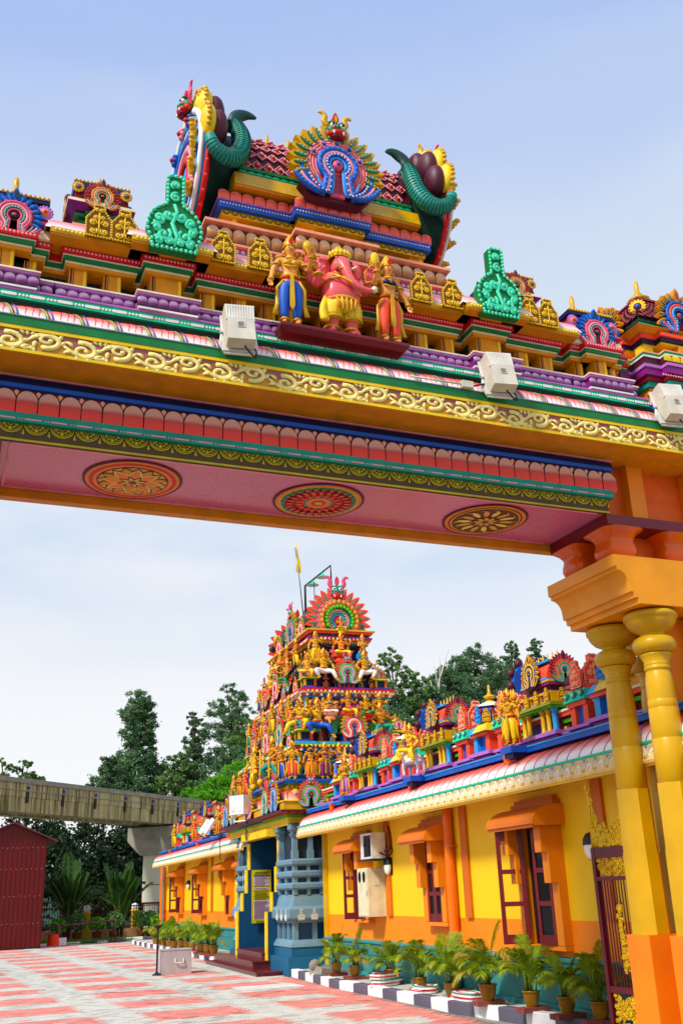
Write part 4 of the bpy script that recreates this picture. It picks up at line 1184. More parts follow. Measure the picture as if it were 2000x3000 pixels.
def scale_roof(mb, h0, h1, z0, z1, rows, cols, mat, d=0.0):
    """overlapping scales on the four sides of a tapering roof"""
    for r in range(rows):
        t0, t1 = r/rows, (r+1)/rows
        a, b_ = h0+(h1-h0)*t0, h0+(h1-h0)*t1
        za, zb = z0+(z1-z0)*t0, z0+(z1-z0)*t1
        for side in range(4):
            g = side*pi/2
            for c in range(cols):
                u0 = -1+2*c/cols + (1/cols if r % 2 else 0); u1 = u0+2/cols*.86
                u1 = min(u1, 1)
                um = (u0+u1)/2
                P = [(u0*b_, -b_-.004, zb), (u1*b_, -b_-.004, zb), (u1*a, -a-.012, (za*.7+zb*.3)), (um*a, -a-.018, za-.01), (u0*a, -a-.012, (za*.7+zb*.3))]
                mb.add([(x*cos(g)-y*sin(g), x*sin(g)+y*cos(g), z) for x, y, z in P], [(0, 1, 2, 3, 4)], mat)

def medal(parent, loc, r, cols=('gold', 'darkred', 'skyblue'), rz=0.0, name='medallion'):
    def mk():
        m_ = MB()
        for i in range(14):
            a = 2*pi*i/14; m_.ball((.85*cos(a), 0, .85*sin(a)), (.2, .14, .2), cols[0], 6, 4)
        m_.ball((0, 0, 0), (.85, .2, .85), cols[0], 14, 6); m_.ball((0, -.1, 0), (.55, .2, .55), cols[1], 12, 5); m_.ball((0, -.2, 0), (.3, .2, .3), cols[2], 10, 5)
        return m_.mesh(name)
    return put(cached(('medal', cols), mk), name, parent, loc, rz, r)

for s_, wd in ((-1, 'left'), (1, 'right')):
    # outer turrets: blue peacock arch
    t = thing('roof_turret', f'{wd} outer turret with blue and pink horseshoe arch and yellow finial', 'turret', gp(s_*3.1, 8.18, 7.2), GZ, 'roof turrets on the gateway')
    MB().frustum(.34, .33, 0, .09, 'cream').build('turret_base', t)
    MB().frustum(.25, .24, .09, .16, 'ochre').build('turret_neck', t)
    MB().frustum(.36, .31, .15, .2, 'rose').build('turret_eave', t)
    MB().frustum(.30, .26, .2, .40, 'rosebrown').build('turret_roof', t)
    MB().frustum(.30, .30, .40, .45, 'navy').build('roof_rim', t)
    bead_row(t, -.3, .3, -.3, .455, .02, .04, 'gold'); 
    MB().frustum(.26, .1, .45, .5, 'blue').build('roof_cap', t)
    kudu(t, (0, -.34, .17), .235, BLUEK, split=True, feathers=15)
    kudu(t, (-s_*-.34, 0, .17), .22, BLUEK, rz=s_*pi/2)
    for k in (-1, 1): medal(t, (k*.26, -.31, .3), .075, ('lilac', 'ochre', 'red'))
    finial(t, (0, 0, .48), .38)
    # inner turrets with brown arch
    t = thing('roof_turret', f'{wd} inner turret with brown horseshoe arch standing behind paired gold plaques', 'turret', gp(s_*2.31, 8.42, 7.4), GZ, 'roof turrets on the gateway')
    MB().frustum(.36, .36, 0, .14, 'pink').build('turret_base', t)
    MB().frustum(.33, .33, .14, .2, 'blue').build('turret_step', t)
    MB().frustum(.26, .26, .2, .28, 'salmon').build('turret_step', t)
    MB().frustum(.12, .12, .28, .36, 'ochre', c=(0, -.12)).frustum(.19, .19, .28, .36, 'darkgreen').build('turret_neck', t)
    for z0, h in ((.33, .20), (.38, .24)):
        MB().frustum(h, h, z0, z0+.035, 'green').frustum(h*.62, h*.62, z0+.02, z0+.055, 'green', c=(0, -h*.5)).build('turret_step', t)
    MB().frustum(.24, .32, .44, .49, 'purple').frustum(.32, .32, .49, .52, 'cream').build('turret_eave', t)
    MB().frustum(.27, .24, .52, .74, 'darkred').build('turret_roof', t)
    MB().frustum(.26, .27, .72, .76, 'blue').build('roof_rim', t)
    bead_row(t, -.27, .27, -.27, .765, .018, .036, 'gold')
    MB().frustum(.24, .1, .76, .80, 'navy').build('roof_cap', t)
    kudu(t, (0, -.31, .585), .165, BROWNK, split=True, feathers=15)
    kudu(t, (-.3, 0, .585), .15, BROWNK, rz=-pi/2); kudu(t, (.3, 0, .585), .15, BROWNK, rz=pi/2)
    for k in (-1, 1): medal(t, (k*.23, -.28, .68), .06, ('gold', 'darkred', 'teal'))
    finial(t, (0, 0, .79), .26)

# ---- square corner turrets over the piers
for s_, wd in ((1, 'right'), (-1, 'left')):
    t = thing('roof_turret', f'large corner turret with scaled pyramid roof over the {wd} gate pier', 'turret', gp(s_*4.35, 8.47, 6.42), GZ, 'roof turrets on the gateway')
    def ring(h, z0, z1, mt, nm, step=.10):
        MB().frustum(h, h, z0, z1, mt).frustum(h*.62, h*.62, z0+.002, z1-.002, mt, c=(0, -step-h*.38)).frustum(h*.62, h*.62, z0+.002, z1-.002, mt, c=(-step-h*.38, 0)).frustum(h*.62, h*.62, z0+.002, z1-.002, mt, c=(step+h*.38, 0)).build(nm, t)
    MB().frustum(.62, .52, 0.0, .16, 'petal_pink').build('turret_base', t)
    ring(.53, .16, .25, 'blue', 'blue_course')
    MB().frustum(.44, .44, .25, .37, 'slate').build('turret_wall', t)
    for k in (-.4, .0, .4):
        for a in range(4):
            x, y = rot2((k, -.47 if k else -.56), a*pi/2)
            MB().box(x-.075, x+.075, y-.06, y+.06, .25, .37, 'orange').box(x-.02, x+.02, y-.064, y+.064, .252, .368, 'cream').build('pilaster', t)
    ring(.52, .37, .44, 'ochre', 'ochre_course')
    ring(.55, .44, .51, 'teal', 'teal_course'); ring(.57, .51, .57, 'darkred', 'red_cove')
    bead_row(t, -.46, .46, -.69, .54, .013, .035, 'pink')
    ring(.60, .57, .66, 'purple', 'purple_course')
    ring(.615, .66, .70, 'lilac', 'bead_course')
    for a in range(4):
        e_ = D.objects.new('dot_row', None)
        D.objects.remove(e_)
    ring(.60, .70, .72, 'maroon', 'maroon_course')
    petal_row(t, -.42, .42, -.705, .72, .80, .12, 'yellow', bulge=.3)
    for k in range(8):
        for q in (-1,):
            put(cached(('petal', 'yellow'), lambda: petal_mesh('yellow')), 'lotus_petal', t, (-.705, -.42+.12*k, .72), -pi/2, (.12, .024, .08))
    ring(.585, .72, .80, 'maroon', 'petal_course'); ring(.60, .80, .82, 'white', 'white_fillet'); ring(.59, .82, .86, 'green', 'green_course'); ring(.57, .86, .89, 'salmon', 'salmon_course')
    MB().frustum(.42, .42, .89, 1.02, 'ochre').build('turret_wall', t)
    for k in (-.42, .0, .42):
        for a in range(4):
            x, y = rot2((k, -.44 if k else -.56), a*pi/2)
            MB().box(x-.07, x+.07, y-.05, y+.05, .89, 1.02, 'yellow' if k else 'ochre').build('pilaster', t)
    ring(.48, 1.02, 1.05, 'yellow', 'yellow_course'); ring(.51, 1.05, 1.10, 'navy', 'navy_course'); ring(.54, 1.10, 1.15, 'coral', 'coral_course')
    MB().frustum(.56, .66, 1.15, 1.19, 'ochre').frustum(.66, .50, 1.19, 1.30, 'yellow').build('turret_eave', t)
    MB().frustum(.49, .46, 1.30, 1.36, 'mint').frustum(.48, .44, 1.36, 1.44, 'darkgreen').build('green_course', t)
    m_ = MB().frustum(.46, .2, 1.44, 1.86, 'maroon'); m_.build('turret_roof', t)
    sc2 = MB(); scale_roof(sc2, .47, .2, 1.44, 1.86, 8, 9, 'rosebrown'); tag(sc2.build('roof_scales', t), kind='stuff')
    m_ = MB().frustum(.24, .22, 1.86, 1.9, 'darkred').build('roof_cap', t)
    for a in range(4):
        x, y = rot2((0, -.60), a*pi/2)
        kudu(t, (x, y, 1.42), .30, CORNK, rz=a*pi/2, split=(a in (0, 3)), feathers=13)
        x, y = rot2((.0, -.38), a*pi/2+pi/4)
    for a in range(4):
        x, y = rot2((-.33, -.33), a*pi/2)
        medal(t, (x, y, 1.66), .1, ('yellow', 'maroon', 'blue'), rz=a*pi/2-pi/4)
    finial(t, (0, 0, 1.88), .42)
    # maroon ribbed wedge beside the turret
    MB().box(-s_*.86, -s_*.74, -.35, .3, .42, .72, 'purple').box(-s_*.80, -s_*.68, -.4, .35, .35, .9, 'purple').build('side_buttress', t)

# ---- the central barrel-roofed shrine
T = thing('roof_shrine', 'central barrel roofed shrine with horseshoe arch and flaring dragon gables on the gateway', 'roof shrine', gp(0, 8.35, 7.4), GZ)
def S(nm, x0, x1, y0, y1, z0, z1, mt):
    return MB().box(x0, x1, y0-8.35, y1-8.35, z0-7.4, z1-7.4, mt).build(nm, T)
HB = 1.27
S('shrine_base', -HB, HB, 8.02, 9.2, 7.38, 7.54, 'pink')
S('bead_course', -HB-.02, HB+.02, 7.99, 9.2, 7.54, 7.565, 'white')
S('bead_course', -HB, HB, 8.0, 9.2, 7.565, 7.63, 'lilac')
bead_row(T, -HB, HB, 7.998-8.35, 7.598-7.4, .022, .06, 'white')
S('egg_course', -HB-.03, HB+.03, 7.98, 9.2, 7.66, 7.84, 'brown'); S('egg_course_top', -HB-.08, HB+.08, 7.9, 9.2, 7.835, 7.865, 'salmon')
S('egg_course_foot', -HB-.05, HB+.05, 7.95, 9.2, 7.63, 7.655, 'salmon')
petal_row(T, -HB-.05, HB+.05, 7.975-8.35, 7.655-7.4, 7.835-7.4, .135, 'egg_orange', bulge=.6, name='egg_moulding')
S('egg_course', -.43, .43, 7.86, 8.2, 7.66, 7.845, 'brown'); S('egg_course_top', -.46, .46, 7.78, 8.2, 7.84, 7.872, 'salmon'); S('egg_course_foot', -.44, .44, 7.83, 8.2, 7.62, 7.653, 'salmon')
petal_row(T, -.44, .44, 7.855-8.35, 7.655-7.4, 7.84-7.4, .135, 'egg_orange', bulge=.6, name='egg_moulding')
S('upper_wall', -1.08, 1.08, 8.2, 9.1, 7.865, 8.06, 'maroon')
for x in (-1.05, 1.05, -.24, .24):
    fy = 8.1 if abs(x) > 1 else 8.0
    S('pilaster', x-.085, x+.085, fy, 8.4, 7.865, 8.06, 'ochre'); S('pilaster_stripe', x+.03, x+.07, fy-.004, fy+.01, 7.87, 8.055, 'yellow')
for x0, x1, o in ((-1.14, 1.14, 0), (-.37, .37, -.13)):
    S('yellow_course', x0, x1, 8.06+o, 9.1, 8.055, 8.12, 'gold')
    m_ = MB(); n_ = int((x1-x0)/.09)
    for i in range(n_):
        xx = x0+(i+.5)*(x1-x0)/n_
        m_.tube([(xx+.034*cos(a), 8.056+o-8.35, 8.108-7.4-.034*sin(a)) for a in [pi*q/5 for q in range(6)]], .006, 'darkgold', 4)
    tag(m_.build('garland_row', T), kind='stuff')
    S('blue_course', x0-.05, x1+.05, 8.01+o, 9.15, 8.12, 8.20, 'blue'); S('blue_course_edge', x0-.06, x1+.06, 8.0+o, 9.15, 8.20, 8.212, 'lilac')
    bead_row(T, x0-.04, x1+.04, 8.008+o-8.35, 8.168-7.4, .010, .032, 'white')
    S('coral_back', x0-.04, x1+.04, 8.02+o, 9.15, 8.212, 8.33, 'maroon')
    petal_row(T, x0-.06, x1+.06, 8.015+o-8.35, 8.212-7.4, 8.325-7.4, .125, 'petal_coral', bulge=.9, name='lotus_petal')
HR = 1.04
S('roof_eave', -HR, HR, 7.93, 8.9, 8.345, 8.37, 'ochre')
m_ = MB().prism_x([(7.92-8.35, .97), (7.97-8.35, 1.15), (8.4-8.35, 1.15), (8.4-8.35, .97)], -HR, HR, 'gold'); m_.build('eave_frieze', T)
m_ = MB()
for i in range(26):
    xx = -HR+(i+.5)*2*HR/26
    m_.tube([(xx+.028*cos(a), -.42+.05*(.5+.5*sin(a)), 1.05+.055*sin(a)) for a in [radians(-60+300*q/7+60) for q in range(8)]], .006, 'pale_yellow', 4)
tag(m_.build('eave_rings', T), kind='stuff')
S('green_course', -.98, .98, 7.99, 8.75, 8.55, 8.585, 'green'); S('mint_course', -.98, .98, 8.015, 8.75, 8.585, 8.62, 'rosebrown'); S('green_course', -.98, .98, 7.985, 8.75, 8.62, 8.655, 'green')
petal_row(T, -.98, .98, 8.0-8.35, 8.555-7.4, 8.62-7.4, .09, 'mint', bulge=.3)
bead_row(T, -.98, .98, 8.012-8.35, 8.60-7.4, .014, .03, 'red')
# barrel vault with diamond tiles
cy, cz, ry, rz_ = 8.62-8.35, 8.62-7.4, .58, .80
def vault(a): return (cy - ry*cos(a), cz + rz_*sin(a))
m_ = MB(); ar = [vault(radians(180*i/24)) for i in range(25)]
m_.prism_x(ar, -1.0, 1.0, 'maroon', True); m_.build('barrel_roof', T)
def tile():
    q = MB(); q.add([(0, .0, -.075), (.06, .0, 0), (0, .0, .075), (-.06, .0, 0), (0, -.035, 0)], [(0, 1, 4), (1, 2, 4), (2, 3, 4), (3, 0, 4)], 'rosebrown')
    q.tube([(0, -.012, -.07), (.056, -.012, 0), (0, -.012, .07), (-.056, -.012, 0), (0, -.012, -.07)], .008, 'pink', 4)
    q.ball((0, -.03, 0), (.022, .014, .026), 'red', 6, 4); q.ball((0, -.042, 0), (.01, .008, .011), 'pale_yellow', 5, 4)
    return q.mesh('roof_tile')
tl = tile()
for r in range(5):
    a = radians(8+r*12.5)
    y, z = vault(a)
    nx = 15
    for i in range(nx):
        x = -.93 + (i + (.5 if r % 2 else 0))*1.86/nx + .03
        put(tl, 'roof_tile', T, (x, y-.004, z), 0, (1, 1, 1), rx=-(a*.85))
m_ = MB()
for i in range(40):
    a0 = cz+rz_
    m_.ball((-.97+i*.05, cy-.02, a0+.012), (.03, .03, .024), 'rosebrown', 6, 4)
tag(m_.build('ridge_beads', T), kind='stuff')
for x in (-.74, -.47, -.22, .22, .47, .80): finial(T, (x, cy, cz+rz_), .30)
kudu(T, (-.02, 7.72-8.35, 8.66-7.4), .47, CENTK, top='face', split=True, feathers=17, style='disc')
# pink face rings of the big arch
for r, c in ((.36, 'pink'), (.33, 'salmon')):
    pass
# flaring gable ends: dished dark shell, red rim, painted outer disc, scaled serpent, fan lobes
GC = (.25, 1.40)       # disc centre (y, z) in shrine frame
for s_ in (-1, 1):
    def P(a, ry_, rz2): return (GC[0]-ry_*cos(radians(a)), GC[1]+rz2*sin(radians(a)))
    shell = MB(); v = []; f = []
    A = [-95 + 290*i/27 for i in range(28)]; N = len(A)
    rings = [(.99, .52, .56), (1.10, .55, .58), (1.20, .62, .64), (1.28, .71, .71), (1.33, .78, .77)]
    for x, ry_, rz2 in rings:
        for a in A: v.append((s_*x, *P(a, ry_, rz2)))
    for j in range(len(rings)-1):
        for i in range(N-1): f.append((j*N+i, j*N+i+1, (j+1)*N+i+1, (j+1)*N+i))
    shell.add(v, f, 'darkgreen', True); shell.build('gable_flare', T)
    rim = MB(); low = [-95+10.5*i for i in range(11)]
    rim.tube([(s_*1.345, *P(a, .79, .78)) for a in low], [.012, .02, .026]+[.03]*5+[.026, .022, .012], 'red', 6, upv=(1, 0, 0))
    for a in low: rim.ball((s_*1.35, *P(a, .81, .80)), .02, 'coral', 5, 4)
    rim.build('gable_rim', T)
    MB().prism_x([P(a, .76, .75) for a in A], s_*1.335, s_*1.40, 'skyblue').build('gable_disc', T)
    for r, c, th in ((.76, 'white', .045), (.66, 'skyblue', .045), (.57, 'white', .03), (.47, 'blue', .06), (.35, 'pink', .05), (.24, 'red', .05)):
        MB().tube([(s_*1.41, *P(a, r*.96, r*.95)) for a in A], th, c, 6, upv=(1, 0, 0), flat=.6).build('gable_ring', T)
    for i in range(7):
        a = -70+32*i; y, z = P(a, .62, .62); fl = MB()
        for q in range(7): fl.ball((s_*1.45, y+.05*cos(q*2*pi/7), z+.05*sin(q*2*pi/7)), (.03, .026, .026), ('blue', 'pink')[i % 2], 6, 4)
        fl.ball((s_*1.48, y, z), .03, 'red', 6, 4); fl.build('gable_flower', T)
    for i in range(5):      # gilded flame leaves round the outer face
        a = -66+19*i; y, z = P(a, .76, .76); fe_ = MB()
        for q in range(5):
            t_ = q/4; yy, zz = P(a+7*t_, .60+.13*t_, .60+.13*t_); fe_.ball((s_*(1.45+.05*t_), yy, zz), (.04, .065*(1-.6*t_), .065*(1-.6*t_)), ('gold', 'yellow')[q % 2], 6, 4)
        fe_.build('gable_feather', T)
    # lobes of the fan, maroon with yellow edges, upper front quarter
    for a, L in ((14, .19), (40, .20), (66, .19), (92, .17), (118, .15)):
        y, z = P(a, .70, .72); yo, zo = P(a, .76, .79)
        lb = MB(); lb.ball((s_*1.24, y-.02, z), (.11, L*.86, L*1.08), 'maroon', 14, 10); lb.build('fan_lobe', T)
        le = MB(); le.ball((s_*1.345, yo, zo), (.085, L*.84, L*1.05), 'yellow', 14, 8); le.build('fan_lobe_edge', T)
        ll = MB()
        for q in range(7):
            g = radians(a-50+100*q/6); ll.ball((s_*1.37, yo-L*.86*cos(g), zo+L*1.08*sin(g)), (.03, .022, .026), 'gold', 5, 4)
        ll.build('fan_lobe_beads', T)
    # serpent: from the rim tip down, round and up to the tail on the ridge
    sn = spline([(s_*1.36, GC[0]-.86, 1.32), (s_*1.30, GC[0]-.86, 1.18), (s_*1.18, GC[0]-.84, 1.12), (s_*1.07, GC[0]-.80, 1.18), (s_*1.0, GC[0]-.74, 1.34), (s_*.98, GC[0]-.68, 1.54), (s_*.99, GC[0]-.60, 1.72), (s_*1.01, GC[0]-.52, 1.86)], 5)
    n_ = len(sn); rad = [.03+.072*sin(pi*min(1, .08+.80*i/n_))**.8 for i in range(n_)]
    MB().tube(sn, rad, 'teal', 10, upv=(1, 0, 0)).build('serpent_body', T)
    MB().tube([(x-s_*.075, y+.01, z-.035) for x, y, z in sn[3:-4]], [.024]*(n_-7), 'green', 6).build('serpent_edge', T)
    ribs = MB()
    for i in range(3, n_-1):
        p, q = Vector(sn[i-1]), Vector(sn[min(n_-1, i+1)]); t_ = (q-p).normalized(); e1 = Vector((0, 1, 0)).cross(t_).normalized(); e2 = t_.cross(e1)
        ribs.tube([tuple(Vector(sn[i])+(e1*cos(g)+e2*sin(g))*rad[i]*1.02) for g in [2*pi*k/12 for k in range(13)]], .004, 'darkgreen', 4)
    tag(ribs.build('serpent_scales', T), kind='stuff')
    tl_ = spline([(s_*1.01, GC[0]-.52, 1.82), (s_*1.0, GC[0]-.50, 1.94), (s_*.94, GC[0]-.48, 2.02), (s_*.85, GC[0]-.48, 2.05), (s_*.76, GC[0]-.50, 2.02)], 4)
    MB().tube(tl_, [.06+.02*sin(pi*i/(len(tl_)-1))-.045*(i/(len(tl_)-1))**3 for i in range(len(tl_))], 'darkgreen', 8, flat=.55).build('serpent_tail', T)
    MB().prism([(s_*1.0, 1.90), (s_*1.13, 1.92), (s_*1.16, 2.16), (s_*1.08, 2.08)], GC[0]-.40, GC[0]-.32, 'darkred').build('tail_fin', T)
    hd = MB(); hd.X = Matrix.Translation((s_*1.46, GC[0]-.30, 2.12)) @ Matrix.Rotation(s_*pi/2, 4, 'Z')
    yali(hd, (0, 0), .26, 'green', 'red', 'rose'); hd.X = None
    hd.build('gable_mask', T)
    hp = spline([(s_*1.36, GC[0]-.24, 2.16), (s_*1.34, GC[0]-.26, 2.28), (s_*1.34, GC[0]-.28, 2.38), (s_*1.30, GC[0]-.30, 2.46)], 4)
    MB().tube(hp, [.075*(1-.85*i/(len(hp)-1)) for i in range(len(hp))], 'gold', 6).build('gable_horn', T)

# ---- red ledge and the three big statues
led = thing('statue_ledge', 'dark red ledge jutting from the cornice under the three big statues', 'ledge', gp(0, 7.87, 6.465), GZ)
MB().add([(-.64, -.26, .075), (.58, -.26, .075), (.58, .1, .06), (-.64, .1, .06), (-.70, -.31, .12), (.62, -.31, .12), (.62, .1, .12), (-.70, .1, .12), (-.70, -.31, .15), (.62, -.31, .15), (.62, .1, .15), (-.70, .1, .15)], [(0,3,2,1),(8,9,10,11),(0,1,5,4),(1,2,6,5),(2,3,7,6),(3,0,4,7),(4,5,9,8),(5,6,10,9),(6,7,11,10),(7,4,8,11)], 'plate_maroon').build('ledge_slab', led)
SZ = 6.617
statue('standing goddess statue in blue leg cloth at left of the elephant headed figure', 'stand_big', gp(-.57, 7.655, SZ), .98, 'skin', 'blue', GZ-.12, 'big statues on the gateway ledge', blouse='gold', fat=1.06)
statue('standing goddess statue in red and gold cloth at right of the elephant headed figure', 'mirror_big', gp(.46, 7.655, SZ), .98, 'skin', 'coral', GZ+.1, 'big statues on the gateway ledge', blouse='navy', fat=1.06)

def ganesh():
    t = thing('statue', 'pink elephant headed statue with round belly and yellow dhoti in the middle of the ledge', 'statue', gp(-.05, 7.69, SZ), GZ, 'big statues on the gateway ledge')
    V = dict(pelvis=((0,.0,.34),(.15,.12)), belly=((0,-.05,.47),(.19,.17)), chest=((0,-.01,.63),(.14,.11)), neck=((0,-.01,.71),.10), head=((0,-.035,.80),(.118,.118)), top=((0,-.015,.885),(.088,.08)),
        pa=((-.085,-.01,.28),.105), ka=((-.10,-.04,.17),.078), na=((-.10,-.01,.05),.058), fa=((-.13,-.10,.022),(.05,.026)),
        pb=((.085,-.01,.28),.105), kb=((.10,-.04,.17),.078), nb=((.12,-.01,.05),.058), fb=((.16,-.10,.022),(.05,.026)),
        t0=((0,-.125,.775),.07), t1=((0,-.165,.69),.058), t2=((.02,-.19,.60),.046), t3=((.05,-.215,.51),.042), t4=((.12,-.23,.45),.036), t5=((.2,-.235,.435),.03), t6=((.255,-.235,.45),.024))
    E = [('pelvis','belly'),('belly','chest'),('chest','neck'),('neck','head'),('head','top'),('pelvis','pa'),('pa','ka'),('ka','na'),('na','fa'),('pelvis','pb'),('pb','kb'),('kb','nb'),('nb','fb'),('head','t0'),('t0','t1'),('t1','t2'),('t2','t3'),('t3','t4'),('t4','t5'),('t5','t6')]
    for s_, k in ((-1, 'a'), (1, 'b')):
        for j, (el, wr, hn) in enumerate((((.27,-.02,.53), (.26,-.15,.60), (.25,-.18,.66)), ((.31,.0,.58), (.35,-.07,.72), (.355,-.09,.77)))):
            V[f's{k}{j}'] = ((s_*.155, .0 + .03*j, .655), .062)
            V[f'e{k}{j}'] = ((s_*el[0], el[1], el[2]), .05); V[f'w{k}{j}'] = ((s_*wr[0], wr[1], wr[2]), .036); V[f'h{k}{j}'] = ((s_*hn[0], hn[1], hn[2]), (.036, .022))
            E += [('chest', f's{k}{j}'), (f's{k}{j}', f'e{k}{j}'), (f'e{k}{j}', f'w{k}{j}'), (f'w{k}{j}', f'h{k}{j}')]
            h = Vector(V[f'h{k}{j}'][0])
            for i in range(4):
                b0 = h + Vector((s_*(-.024+.016*i), -.002, .022)); V[f'q{k}{j}{i}'] = (tuple(b0), .0105); V[f'r{k}{j}{i}'] = (tuple(b0+Vector((s_*.002*(i-1), -.014, .028))), .009); V[f'z{k}{j}{i}'] = (tuple(b0+Vector((s_*.002*(i-1), -.032, .04))), .006)
                E += [(f'h{k}{j}', f'q{k}{j}{i}'), (f'q{k}{j}{i}', f'r{k}{j}{i}'), (f'r{k}{j}{i}', f'z{k}{j}{i}')]
            V[f'u{k}{j}'] = (tuple(h+Vector((-s_*.036, -.02, .0))), .011); E.append((f'w{k}{j}', f'u{k}{j}'))
    H = 1.0
    body = skin_mesh('elephant_body', V, E, 'pelvis', 2); body.materials.clear(); body.materials.append(M['pinkskin'])
    put(body, 'body', t, (0, 0, 0), 0, H)
    dh = MB()
    dh.lathe([(.150, .375), (.178, .36), (.19, .32), (.182, .27), (.12, .22)], 24, 'yellow', c=(0, -.012, 0), sq=(1, .86), capped=False)
    for k in (-1, 1):
        dh.tube([(k*.085, -.01, .33), (k*.095, -.03, .26), (k*.10, -.04, .20), (k*.10, -.038, .165)], [.125, .12, .105, .098], 'yellow', 16)
        for q in range(5):
            a = radians(200+35*q); dh.tube([(k*.10+.099*cos(a), -.038+.099*sin(a), .165), (k*.09+.122*cos(a), -.02+.122*sin(a), .28)], .006, 'ochre', 4)
        dh.tube([(k*.10+.101*cos(g), -.038+.101*sin(g), .165) for g in [2*pi*q/16 for q in range(17)]], .012, 'gold', 5, upv=(0, 0, 1))
    dh.build('garment', t)
    for k in range(5):
        MB().tube(spline([(-.10+.05*k, -.175+.01*abs(k-2), .365), (-.09+.045*k, -.185, .30), (-.08+.04*k, -.175, .23-.02*(2-abs(k-2)))], 3), [.012, .013, .014, .014, .013, .011, .008], 'gold' if k % 2 else 'ochre', 5).build('sash_fold', t)
    for s_ in (-1, 1):
        ear = MB(); n_ = 14; v = [(s_*.10, -.03, .80)]
        for i in range(n_+1):
            a = radians(100 - 230*i/n_); v.append((s_*(.155+.10*cos(a)), .01+.03*sin(a*2), .79+.125*sin(a)))
        for i in range(n_+1):
            a = radians(100 - 230*i/n_); v.append((s_*(.155+.075*cos(a)), -.035, .79+.095*sin(a)))
        f = [(0, n_+2+i, n_+3+i) for i in range(n_)] + [(1+i, 2+i, n_+3+i, n_+2+i) for i in range(n_)] + [(0, 2+i, 1+i) for i in range(n_)]
        ear.add(v, f, 'pinkskin', True); ear.build('ear', t)
        MB().tube(spline([(s_*.07, -.12, .725), (s_*.095, -.17, .705), (s_*.11, -.21, .715)], 3), [.02, .019, .018, .016, .013, .01, .004], 'cream', 6).build('tusk', t)
        MB().ball((s_*.066, -.135, .825), (.017, .010, .010), 'white', 7, 5).ball((s_*.067, -.143, .824), (.009, .006, .008), 'black', 6, 4).build('eye', t)
        for z0, x, y in ((.60, .21, -.01), (.62, .30, -.10)):
            pass
    jw = MB()
    def rg(c, rx_, ry_, th, mat='gold', tilt=0.0):
        jw.tube([(c[0]+rx_*cos(a), c[1]+ry_*sin(a), c[2]+tilt*sin(a)) for a in [2*pi*i/20 for i in range(21)]], th, mat, 5, upv=(0,0,1))
    rg((0,-.015,.365), .182, .158, .018); rg((0,-.04,.56), .188, .17, .010); rg((0,-.02,.69), .12, .10, .014, tilt=.03); rg((0,-.03,.64), .15, .13, .012, tilt=.05)
    jw.tube(spline([(-.14, -.06, .66), (-.08, -.18, .58), (.06, -.235, .48), (.16, -.16, .41)], 4), .014, 'gold', 5)
    for s_ in (-1, 1):
        rg((s_*.10, -.01, .085), .068, .068, .014); rg((s_*.215, -.005, .60), .055, .06, .012); rg((s_*.262, -.13, .585), .042, .042, .011)
        rg((s_*.345, -.055, .70), .042, .042, .011)
    rg((0, -.135, .745), .062, .05, .008); rg((0, -.165, .675), .055, .045, .008)
    jw.build('jewellery', t)
    cr = MB(); cr.lathe([(.112, .865), (.12, .88), (.11, .90), (.108, .912), (.085, .93), (.088, .945), (.065, .965), (.067, .98), (.04, 1.0), (.035, 1.02), (0, 1.04)], 16, 'gold', c=(0, -.02, 0), capped=False)
    for i in range(7):
        a = radians(200+20*i); cr.ball((.112*cos(a), -.02+.112*sin(a), .905), (.02, .02, .035), 'yellow', 6, 4)
    cr.build('crown', t)
    MB().tube(spline([(-.345, -.1, .76), (-.37, -.12, .86), (-.36, -.1, .95)], 3), [.012]*7, 'gold', 5).ball((-.36, -.1, .90), (.05, .04, .07), 'gold', 8, 6).build('goad', t)
    MB().tube(spline([(.345, -.1, .76), (.36, -.1, .84), (.36, -.1, .9)], 3), [.014]*7, 'gold', 5).ball((.36, -.1, .92), (.05, .03, .085), 'yellow', 8, 6).build('noose', t)
    MB().ball((.27, -.235, .46), (.035, .035, .035), 'cream', 8, 6).build('sweet', t)
    MB().tube(spline([(-.17, -.06, .4), (-.2, -.1, .3), (-.21, -.1, .2), (-.2, -.11, .1)], 3), [.02, .024, .03, .035, .04, .045, .05, .05, .05, .045], 'yellow', 6, flat=.6).build('sash', t)
ganesh()

